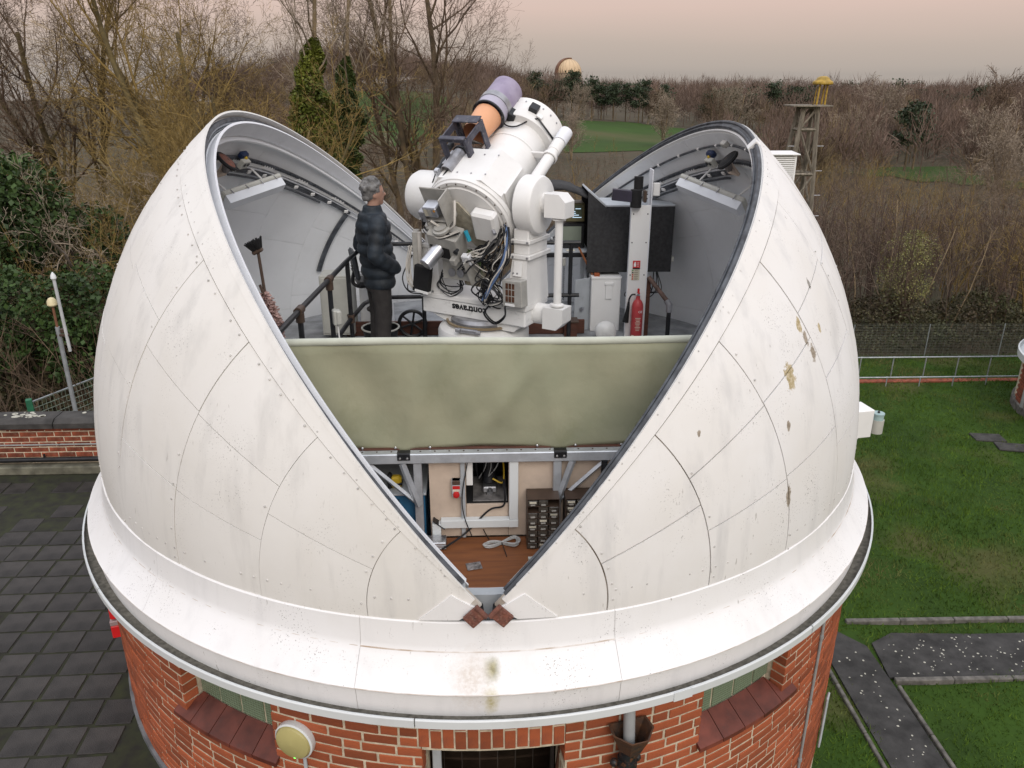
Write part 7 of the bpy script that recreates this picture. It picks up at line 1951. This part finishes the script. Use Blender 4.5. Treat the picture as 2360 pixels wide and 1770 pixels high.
t8 = copy_tree(t2, label='red brown bare bush behind the antenna mast at the left', group=GL); place(t8, -6.9, 9.6, 3.9, (0.55, 0.55, 0.42))
for c_ in t8.children:
    if c_.name.startswith('crown'): c_.material_slots[0].link = 'OBJECT'; c_.material_slots[0].material = M_TWIGP
t9 = copy_tree(t5, label='low brown bare tree left of the ivy clad trunks', group=GL); place(t9, -5.6, 22.0, 4.4, 0.5)
t10 = copy_tree(t2, label='second red brown bare bush at the left edge below the evergreens', group=GL); place(t10, -8.5, 9.2, 0.7, (0.5, 0.5, 0.4))

# -- ivy clad trees
def ivy_tree(seed, h, ivy_h, label, x, y, mt, width):
    S0 = Segs(); branch(S0, np.random.default_rng(seed), np.array([0, 0, -0.3]), np.array([0.05, 0, 1.0]), h, 0.12, 0, variant(start=[0.5, 0.25, 0.2, 0.1], kids=[10, 7, 6, 4], wob=[0.04, 0.16, 0.19, 0.2, 0.2], ratio=[0.5, 0.55, 0.5, 0.5]))
    AA = S0.arr(); A, B = AA[AA[:, 6] > 0.03], AA[AA[:, 6] <= 0.03]
    root = thing('ivy_tree', label, 'tree', (0, 0, 0), 'ivy clad trees behind the dome')
    V, F = seg_np(A, 6); link('trunk', np_mesh('trunk', V, F, M_BARKP, True), root)
    V, F = mixed_np(B, 0.010, 3); link('crown', np_mesh('crown', V, F, M_TWIGG), root)
    rg = np.random.default_rng(seed + 5); n = 27000
    t = rg.random(n) ** 0.85; z = t * ivy_h
    an = rg.uniform(0, 6.283, n)
    lump = 1 + 0.34 * np.sin(z * 1.9 + an + seed) + 0.26 * np.sin(z * 4.6 + an * 2) + 0.18 * np.sin(z * 11 + an * 3)
    w = width * (1.15 - 0.75 * t) * lump * rg.uniform(0.45, 1.0, n) ** 0.5 * np.sqrt(np.maximum(1 - t ** 8, 0.01))
    TP = np.array([q[0:3] for q in S0.a[:9]] + [S0.a[8][3:6]])
    P = np.stack([w * np.cos(an) + np.interp(z, TP[:, 2], TP[:, 0]), w * np.sin(an) + np.interp(z, TP[:, 2], TP[:, 1]), z], 1)
    V, F = leaf_quads(P, rg, 0.078, 0.4)
    link('ivy', np_mesh('ivy', V, F, mt), root)
    place(root, x, y); return root
ivy_tree(61, 9.6, 7.5, 'bare tree with a bright green ivy clad trunk behind the left dome shell', -4.95, 16.6, M_IVY, 0.92)
ivy_tree(66, 9.8, 7.6, 'bare tree with a darker ivy clad trunk nearest the big bare tree', -4.35, 18.6, M_IVYD, 0.72)

# -- the large bare tree behind the telescope
b1 = tree_proto('bare_tree', 'large spreading bare tree with a straight trunk behind the telescope', 71, 11.5, 0.26, variant(kids=[13, 8, 7, 6], ang=[42, 36, 38, 40], ratio=[0.56, 0.52, 0.5, 0.5], start=[0.30, 0.2, 0.15, 0.1]), M_BARKB, M_TWIG, 2, (0.02, 0), 'large bare trees behind the telescope'); place(b1, -1.9, 33.5, 0.3, 1.38)
b2 = tree_proto('bare_tree', 'leaning bare tree left of the largest tree behind the telescope', 83, 10.5, 0.20, variant(kids=[11, 8, 7, 6], ang=[36, 36, 38, 40]), M_BARKB, M_TWIG, 2, (-0.06, 0), 'large bare trees behind the telescope'); place(b2, -3.1, 33.0, 1.0, 1.3)
b3 = copy_tree(b2, label='bare tree with low arching limbs just right of the largest tree', group='large bare trees behind the telescope'); place(b3, 1.0, 35.0, 2.4, 0.8)

# -- evergreen shrubs at the left
def leafy(name, label, seed, rx, rz_, n, mt, size, group, x, y, dz=0.0, lobes=9, cat='shrub'):
    rg = np.random.default_rng(seed); root = thing(name, label, cat, (0, 0, 0), group)
    C_ = rg.normal(0, 1, (lobes, 3)); C_ /= np.linalg.norm(C_, axis=1)[:, None]; C_ *= np.array([rx * 0.6, rx * 0.6, rz_ * 0.55]); C_[:, 2] += rz_
    rl = rg.uniform(0.35, 0.6, lobes) * min(rx, rz_)
    k = rg.integers(0, lobes, n); d = rg.normal(0, 1, (n, 3)); d /= np.linalg.norm(d, axis=1)[:, None]
    P = C_[k] + d * (rl[k] * rg.uniform(0.55, 1.05, n) ** 0.6)[:, None]
    P[:, 2] = np.maximum(P[:, 2], 0.05)
    V, F = leaf_quads(P, rg, size, 0.5); link('crown', np_mesh('crown', V, F, mt), root)
    A = []
    for c_ in C_: A.append([0, 0, -0.2, *(c_ * 0.9), 0.06, 0.015])
    V, F = seg_np(np.array(A), 5); link('stem', np_mesh('stem', V, F, M_BARKB), root)
    place(root, x, y, 0, 1, dz); return root
GE = 'dark evergreens on the left bank'
leafy('evergreen_shrub', 'tall dark evergreen at the far left edge', 91, 1.9, 2.6, 15000, M_EVER, 0.11, GE, -10.6, 10.8)
leafy('evergreen_shrub', 'dark evergreen with greener tips behind the pale crooked tree', 92, 1.5, 1.9, 11000, M_EVER, 0.10, GE, -8.9, 12.2)
leafy('evergreen_shrub', 'low dark evergreen mass behind the antenna mast', 93, 1.7, 1.7, 12000, M_EVER, 0.09, GE, -8.6, 8.4)
leafy('evergreen_shrub', 'dark ivy covered bush at the top of the left dome shell', 94, 1.3, 2.3, 9000, M_IVYD, 0.10, GE, -6.9, 18.2, 1.2)
leafy('evergreen_shrub', 'dark evergreen between the ivy clad trunks and the dome', 95, 1.2, 1.8, 8000, M_EVER, 0.10, GE, -3.6, 14.6)
leafy('evergreen_shrub', 'dark ivy mass behind the left dome shell rim', 96, 1.4, 2.2, 8000, M_IVYD, 0.10, GE, -5.9, 16.4)
leafy('evergreen_shrub', 'dark holly in the gap beside the leaning bare tree', 97, 1.1, 1.6, 6000, M_EVER, 0.11, 'evergreens behind the telescope', -1.0, 26.0)
leafy('flowering_bush', 'pale green budding bush standing in the thicket at the right', 98, 1.05, 2.3, 4200, M_PALE, 0.055, None, 15.6, 20.8, 0.0, 26, 'bush')

# -- tangled undergrowth and thickets: nobody could count these twigs
def thicket(name, label, seed, n, fx, hmin, hmax, mt, lean=0.25, twigs=5, r0=0.008):
    rg = np.random.default_rng(seed); rows = []
    for k in range(n):
        x, y = fx(rg); z = tz(x, y); h = rg.uniform(hmin, hmax); d = np.array([rg.normal(0, lean), rg.normal(0, lean), 1.0])
        p = np.array([x, y, z - 0.1]); ns = 4
        for i in range(ns):
            d = d + rg.normal(0, 0.10, 3); d /= np.linalg.norm(d); q = p + d * h / ns; f_ = 1 - 0.75 * i / ns
            rows.append([*p, *q, r0 * f_ * h ** 0.5, r0 * (f_ - 0.18) * h ** 0.5])
            if i >= 1:
                for j in range(twigs):
                    dd = d + rg.normal(0, 0.45, 3); dd[2] += 0.1; dd /= np.linalg.norm(dd); s_ = p + (q - p) * rg.random(); e = s_ + dd * h * rg.uniform(0.10, 0.26)
                    rows.append([*s_, *e, r0 * 0.5, r0 * 0.28])
            p = q
    V, F = mixed_np(np.array(rows), 0.008, 3)
    return setp(link(name, np_mesh(name, V, F, mt)), label, 'thicket', None, 'stuff')
def sapling_wood(name, label, seed, n, fx, smin, smax, mt, protos, fall=None):
    rg = np.random.default_rng(seed); out = []
    for k in range(n):
        x, y = fx(rg); A = protos[rg.integers(len(protos))]; s_ = rg.uniform(smin, smax) * (fall(x, y) if fall else 1.0); t = rg.uniform(0, 6.283); c_, d_ = math.cos(t), math.sin(t)
        Rm = np.array([[c_, -d_, 0], [d_, c_, 0], [0, 0, 1]]) * s_; B = A.copy(); o_ = np.array([x, y, tz(x, y)])
        B[:, 0:3] = A[:, 0:3] @ Rm.T + o_; B[:, 3:6] = A[:, 3:6] @ Rm.T + o_; B[:, 6:8] *= s_ ** 0.5; out.append(B)
    V, F = mixed_np(np.concatenate(out), 0.011, 3)
    return setp(link(name, np_mesh(name, V, F, mt)), label, 'thicket', None, 'stuff')
SAPW = dict(seg=[6, 3, 2], kids=[15, 6], start=[0.22, 0.15], wob=[0.07, 0.13, 0.2], up=[0.02, 0.08, 0.04], ang=[34, 36], ratio=[0.36, 0.5], rr=[0.42, 0.5], rmin=0.0042, maxl=2, taper=0.8)
WIDE = dict(SAPW, ang=[46, 42], ratio=[0.5, 0.5], kids=[15, 7], wob=[0.10, 0.16, 0.22])
def protos(P, h, r_, seeds): return [np.concatenate(tree_data(q, h, r_, P, 1, (0, 0), 0.03)) for q in seeds]
PS, PW = protos(SAPW, 4.6, 0.032, (301, 302, 303, 304, 305)), protos(WIDE, 4.4, 0.05, (311, 312, 313, 314, 315))
U = lambda a0, a1, b0, b1: (lambda rg: (rg.uniform(a0, a1), rg.uniform(b0, b1)))
thicket('undergrowth', 'tangled brown undergrowth on the left bank', 101, 2000, U(-13, -3.2, 5.2, 24), 0.9, 2.8, M_TWIG, 0.55, 5)
thicket('undergrowth', 'tangled golden brown scrub on the left bank', 102, 1000, U(-13, -4.5, 9.5, 22), 1.4, 4.0, M_TWIGO, 0.35, 6)
thicket('undergrowth', 'dense brown scrub in the hollow behind the dome', 103, 1500, U(-6, 16, 20, 60), 0.8, 2.4, M_TWIGP, 0.3, 5, 0.010)
near = lambda x, y: 1.02 - 0.62 * smooth(20, 44, y) * smooth(0.44, 0.62, x / y)
def fan(y0, y1, a0, b0, a1, b1): return lambda rg: (lambda y: (rg.uniform(a0 + b0 * y, a1 + b1 * y), y))(rg.uniform(y0, y1))
M_TWIGN = bark('twigs_grey_brown', (0.17, 0.125, 0.085), (0.10, 0.076, 0.055))
sapling_wood('sapling_thicket', 'dense brown thicket of saplings on the right', 104, 300, fan(19.5, 36, 7, 0.12, 14, 0.75), 0.75, 1.10, M_TWIGP, PS, near)
sapling_wood('sapling_thicket', 'purple brown young trees mixed through the right thicket', 108, 220, fan(20, 46, 7, 0.12, 14, 0.75), 0.7, 1.1, M_TWIGN, PS + PW, near)
sapling_wood('sapling_thicket', 'paler olive thicket at the right edge', 105, 130, fan(20, 42, 12, 0.22, 16, 0.75), 0.8, 1.15, M_TWIGO, PW, near)
def pos106(rg):
    while True:
        y = rg.uniform(44, 112); x = rg.uniform(0.02 * y, 12 + 0.85 * y)
        if not (0.07 < x / y < 0.30 and y > 62) and not (0.56 < x / y < 0.70 and y > 70): return x, y
sapling_wood('young_woods', 'farther purple brown young woods beyond the right saplings', 106, 360, pos106, 0.55, 1.15, M_TWIGN, PW)
sapling_wood('young_woods', 'farther ochre young woods beyond the right saplings', 107, 200, pos106, 0.55, 1.2, M_TWIGO, PW)
sapling_wood('young_woods', 'grey brown young woods in the hollow behind the dome', 109, 130, U(-7, 14, 22, 58), 0.6, 1.0, M_TWIGN, PW)
sapling_wood('valley_scrub', 'low brown scrub in front of the far meadow', 112, 330, (lambda rg: (lambda y: (rg.uniform(0.05 * y, 0.32 * y), y))(rg.uniform(58, 146))), 0.38, 0.70, M_TWIGN, PW)
sapling_wood('valley_scrub', 'ochre scrub along the edge of the far meadow', 113, 60, (lambda rg: (lambda t: (44 + 33 * math.cos(t) + rg.normal(0, 2), 198 + 47 * math.sin(t) + rg.normal(0, 3)))(rg.uniform(0, 6.283))), 0.4, 0.8, M_TWIGO, PW)
thicket('undergrowth', 'low brown brush under the right saplings', 110, 900, fan(18.5, 40, 7, 0.12, 14, 0.75), 0.5, 1.6, M_TWIG, 0.4, 4, 0.008)
def leaf_stuff(name, label, seed, n, fx, hmax, mt, size):
    rg = np.random.default_rng(seed); P = np.zeros((n, 3))
    for k in range(n):
        x, y = fx(rg); hh = hmax * (0.35 + 0.65 * abs(math.sin(x * 0.9 + 0.7) * math.sin(y * 0.8 + 1.1)))
        P[k] = (x, y, tz(x, y) + hh * rg.random() ** 0.55)
    V, F = leaf_quads(P, rg, size, 0.7); return setp(link(name, np_mesh(name, V, F, mt)), label, 'brambles', None, 'stuff')
leaf_stuff('bramble_bank', 'bank of green and brown brambles behind the wire mesh fence', 111, 42000, U(8.5, 30, 18.1, 22.5), 1.9, M_BRAMBLE, 0.085)
leaf_stuff('bramble_bank', 'brambles behind the parapet on the left bank', 112, 26000, U(-13.5, -4.0, 6.0, 11.5), 1.3, M_BRAMBLE, 0.085)
leaf_stuff('ground_ivy', 'dark ivy and leaves under the left trees', 113, 22000, U(-15, -3.2, 11, 21), 2.0, M_EVER, 0.11)

# -- pale stemmed young trees that stand out in the right thicket
sp = tree_proto('young_birch', 'pale thin birch stem in the right thicket, nearest the lattice mast', 121, 5.0, 0.036, dict(SAPL, wob=[0.06, 0.12, 0.15]), M_BARKP, M_TWIGP, 1, (0.06, 0), 'pale birch stems in the right thicket', 0.012, 5); place(sp, 11.6, 21.5)
brg = random.Random(4)
where = ['second pale birch stem right of the lattice mast', 'third pale birch stem right of the lattice mast', 'pale birch stem midway between the mast and the budding bush', 'pale leaning birch stem left of the budding bush', 'thin birch stem just left of the budding bush', 'pale birch stem right of the budding bush', 'thin grey birch stem above the tube railings', 'tall pale birch stem near the right edge', 'leaning birch stem at the right edge', 'thin birch stem above the bramble bank']
for k, w_ in enumerate(where):
    o = copy_tree(sp, label=w_, group='pale birch stems in the right thicket'); place(o, [12.2, 12.9, 14.2, 15.6, 16.4, 18.6, 19.0, 20.6, 22.4, 17.2][k], [21.0, 22.4, 21.5, 22.8, 21.3, 22.0, 20.4, 22.6, 23.4, 20.2][k], brg.uniform(0, 6), brg.uniform(0.82, 1.05))

# -- mid-distance bare trees, each its own
OAK = variant(seg=[6, 5, 4, 3], kids=[14, 9, 8], start=[0.22, 0.15, 0.1], ang=[48, 40, 40], ratio=[0.62, 0.5, 0.5], rr=[0.5, 0.55, 0.6], up=[0.02, 0.06, 0.04, 0.02], wob=[0.06, 0.12, 0.15, 0.18], rmin=0.022, maxl=3)
mo_ = tree_proto('hedgerow_tree', 'round bare tree standing in the far green meadow', 131, 9.5, 0.26, OAK, M_BARKP, M_TWIGG, 3, (0, 0), 'bare trees in the valley', 0.08, 4); place(mo_, 40.5, 172, 0)
mo2 = tree_proto('hedgerow_tree', 'tall bare tree at the right edge of the far meadow', 133, 10.5, 0.24, variant(**{**OAK, 'ang': [34, 34, 36]}), M_BARKO, M_TWIG, 2, (0, 0), 'bare trees in the valley', 0.08, 4); place(mo2, 58.0, 190, 0)
spots = [(30.0, 246, 0, .9, 'small pale bare tree at the back edge of the far meadow'), (52.0, 246, 1, .85, 'slim bare tree against the pines behind the meadow'), (66.0, 205, 0, .9, 'bare tree below the pines right of the meadow'), (72, 150, 1, .8, 'bare tree in the valley left of the lattice mast'), (60, 120, 0, .75, 'low bare tree in the valley above the right dome shell'), (84, 165, 0, 1.0, 'bare tree in the valley just right of the lattice mast'), (96, 150, 1, 1.0, 'tall bare tree in the valley right of the mast'), (72, 104, 0, .8, 'pale bushy bare tree above the right thicket'), (88, 112, 0, .95, 'pale round bare tree beside the small green clearing'), (80, 106, 1, .7, 'crooked pale bare tree at the small green clearing'), (110, 150, 1, .9, 'bare tree above the clearing at the right'), (104, 116, 0, 0.85, 'bare tree at the right edge of the valley'), (60, 84, 0, .62, 'olive bare tree at the right edge above the thicket'), (67, 78, 1, .6, 'second olive bare tree at the right edge above the thicket'), (18, 150, 0, .8, 'bare tree behind the telescope hood at the meadow corner'), (-6, 150, 1, .8, 'bare tree in front of the left meadow'), (-14, 120, 0, .7, 'low bare tree in the hollow left of the telescope'), (-30, 150, 1, .8, 'bare tree left of the left meadow'), (-38, 190, 0, 1.0, 'bare tree on the left skyline'), (-46, 170, 1, 1.0, 'tall bare tree on the left skyline')]
for (x, y, k, s, lb) in spots:
    o = copy_tree((mo_, mo2)[k], label=lb, group='bare trees in the valley'); place(o, x, y, brg.uniform(0, 6), s * (1.25 if x > 55 else 1.0))

# -- pines
def pine_proto(seed, h, w):
    rg = np.random.default_rng(seed); root = thing('pine_tree', 'dark pine', 'tree', (0, 0, 0), 'pines beyond the meadow')
    V, F = seg_np(np.array([[0, 0, -0.5, 0, 0, h * 0.55, 0.22, 0.15], [0, 0, h * 0.55, 0.1, 0, h * 0.95, 0.15, 0.05]]), 6); link('trunk', np_mesh('trunk', V, F, M_BARKB, True), root)
    P = []
    for k in range(26):
        t = rg.random(); z = h * (0.42 + 0.56 * t); r_ = w * (1.0 - 0.65 * t) * rg.uniform(0.3, 1.0); an = rg.uniform(0, 6.28)
        c_ = np.array([r_ * math.cos(an), r_ * math.sin(an), z]); P.append(c_ + rg.normal(0, 1, (75, 3)) * np.array([0.72, 0.72, 0.34]))
    V, F = leaf_quads(np.concatenate(P), rg, 0.42, 0.8); link('crown', np_mesh('crown', V, F, M_PINE), root); return root
pa, pb_ = pine_proto(141, 12.5, 2.9), pine_proto(142, 11, 3.2)
pine_spots = [(18 + 2.9 * k + brg.uniform(-1, 1), 252 + brg.uniform(-4, 10), brg.uniform(.85, 1.1)) for k in range(15)] + [(66 + 3.2 * k + brg.uniform(-1, 1), 226 + brg.uniform(-6, 10), brg.uniform(.8, 1.05)) for k in range(10)]
extra = [(72, 128, .8), (75, 131, .7), (112, 190, .8), (118, 186, .75), (122, 200, .7), (108, 166, .55), (130, 196, .6), (96, 240, .7), (30, 320, .9), (40, 330, .9)]
def pine_label(k):
    if k < 15: return 'dark pine behind the far meadow, number %s from the left of its row' % ['one', 'two', 'three', 'four', 'five', 'six', 'seven', 'eight', 'nine', 'ten', 'eleven', 'twelve', 'thirteen', 'fourteen', 'fifteen'][k]
    if k < 25: return 'dark pine left of the lattice mast top, number %s from the left of its clump' % ['one', 'two', 'three', 'four', 'five', 'six', 'seven', 'eight', 'nine', 'ten'][k - 15]
    return ['dark pine in the valley beside the clearing', 'smaller dark pine leaning on the valley pine', 'dark pine high on the right slope', 'second dark pine high on the right slope', 'third dark pine high on the right slope', 'small dark pine low on the right slope', 'lone dark pine near the right edge of the far slope', 'dark pine on the far slope right of the mast', 'dark pine on the skyline below the distant dome', 'second dark pine on the skyline below the distant dome'][k - 25]
for k, (x, y, s) in enumerate(pine_spots + extra):
    src = (pa, pb_)[k % 2]
    o = src if k < 2 else copy_tree(src, group='pines beyond the meadow')
    o['label'] = pine_label(k); place(o, x, y, brg.uniform(0, 6), s * (1.25 if k >= 25 else 1.0))

# -- far woods read as one mass
def far_wood(name, label, seed, n, fpos, h0, h1, mt, ntw, tsize):
    rg = np.random.default_rng(seed); Vs, Fs, off = [], [], 0
    T0 = []
    for k in range(n):
        x, y = fpos(rg); z = tz(x, y); h = rg.uniform(h0, h1); w = h * rg.uniform(0.22, 0.36)
        d = rg.normal(0, 1, (ntw, 3)); d /= np.linalg.norm(d, axis=1)[:, None]; rr = rg.random(ntw) ** 0.4
        P = d * rr[:, None] * np.array([w, w, h * 0.40]) + np.array([x, y, z + h * 0.60])
        dirv = (P - np.array([x, y, z + h * 0.2])); dirv /= np.linalg.norm(dirv, axis=1)[:, None]; dirv += rg.normal(0, 0.35, (ntw, 3))
        a_ = np.cross(dirv, rg.normal(0, 1, (ntw, 3))); a_ /= np.linalg.norm(a_, axis=1)[:, None]
        L = tsize * rg.uniform(0.6, 1.4, ntw)[:, None]
        T0.append(np.stack([P - a_ * L * 0.036, P + a_ * L * 0.036, P + dirv * L], 1))
        tr_w = 0.12
        T0.append(np.array([[[x - tr_w, y, z], [x + tr_w, y, z], [x, y, z + h * 0.8]], [[x, y - tr_w, z], [x, y + tr_w, z], [x, y, z + h * 0.8]]]))
    V = np.concatenate(T0).reshape(-1, 3); F = np.arange(len(V)).reshape(-1, 3)
    return setp(link(name, np_mesh(name, V, F, mt)), label, 'woods', None, 'stuff')
M_FAR = bark('far_twigs', (0.165, 0.112, 0.086), (0.11, 0.078, 0.060), 0.05, 0.15)  # twig colour lightened so the distant woods carry haze
M_FARO = bark('far_twigs_ochre', (0.24, 0.175, 0.095), (0.15, 0.115, 0.062), 0.05, 0.25)
def pos_far(rg):
    while True:
        y = rg.uniform(262, 560); x = rg.uniform(-0.35 * y, 0.80 * y)
        if not (abs(x - 0.11 * y) < 16 and y > 400): return x, y
def pos_mid(rg):
    while True:
        y = rg.uniform(105, 262); x = rg.uniform(-0.30 * y, 0.78 * y)
        m1 = ((x - 40) / 36) ** 2 + ((y - 190) / 62) ** 2 < 1.0
        m2 = ((x + 24) / 24) ** 2 + ((y - 205) / 54) ** 2 < 1.0
        m3 = ((x - 77) / 14) ** 2 + ((y - 120) / 18) ** 2 < 1.0
        if x / y > 0.075 and x / y < 0.30 and y < 180: continue
        if -0.19 < x / y < -0.03 and y < 175: continue
        if not (m1 or m2 or m3): return x, y
far_wood('far_woods', 'purple brown bare woods along the skyline', 151, 900, pos_far, 8.5, 14.5, M_FAR, 230, 2.0)
far_wood('valley_woods', 'brown bare woods filling the valley', 152, 420, pos_mid, 7, 11.5, M_FAR, 340, 1.5)
far_wood('valley_woods', 'ochre tinted bare woods in the valley', 153, 150, pos_mid, 6.5, 10, M_FARO, 420, 1.4)
rgp = np.random.default_rng(154); Vp = []
for k in range(110):
    x, y = pos_far(rgp); z = tz(x, y); h = rgp.uniform(11, 15.5)
    c_ = np.clip(rgp.normal(0, 1, (90, 3)), -1.6, 1.6) * np.array([1.6, 1.6, 1.3]) + np.array([x, y, z + h * 0.72]); Vp.append(c_)
V, F = leaf_quads(np.concatenate(Vp), rgp, 0.8, 0.7); setp(link('far_pines', np_mesh('far_pines', V, F, M_PINE)), 'dark pine tops scattered through the far woods', 'woods', None, 'stuff')
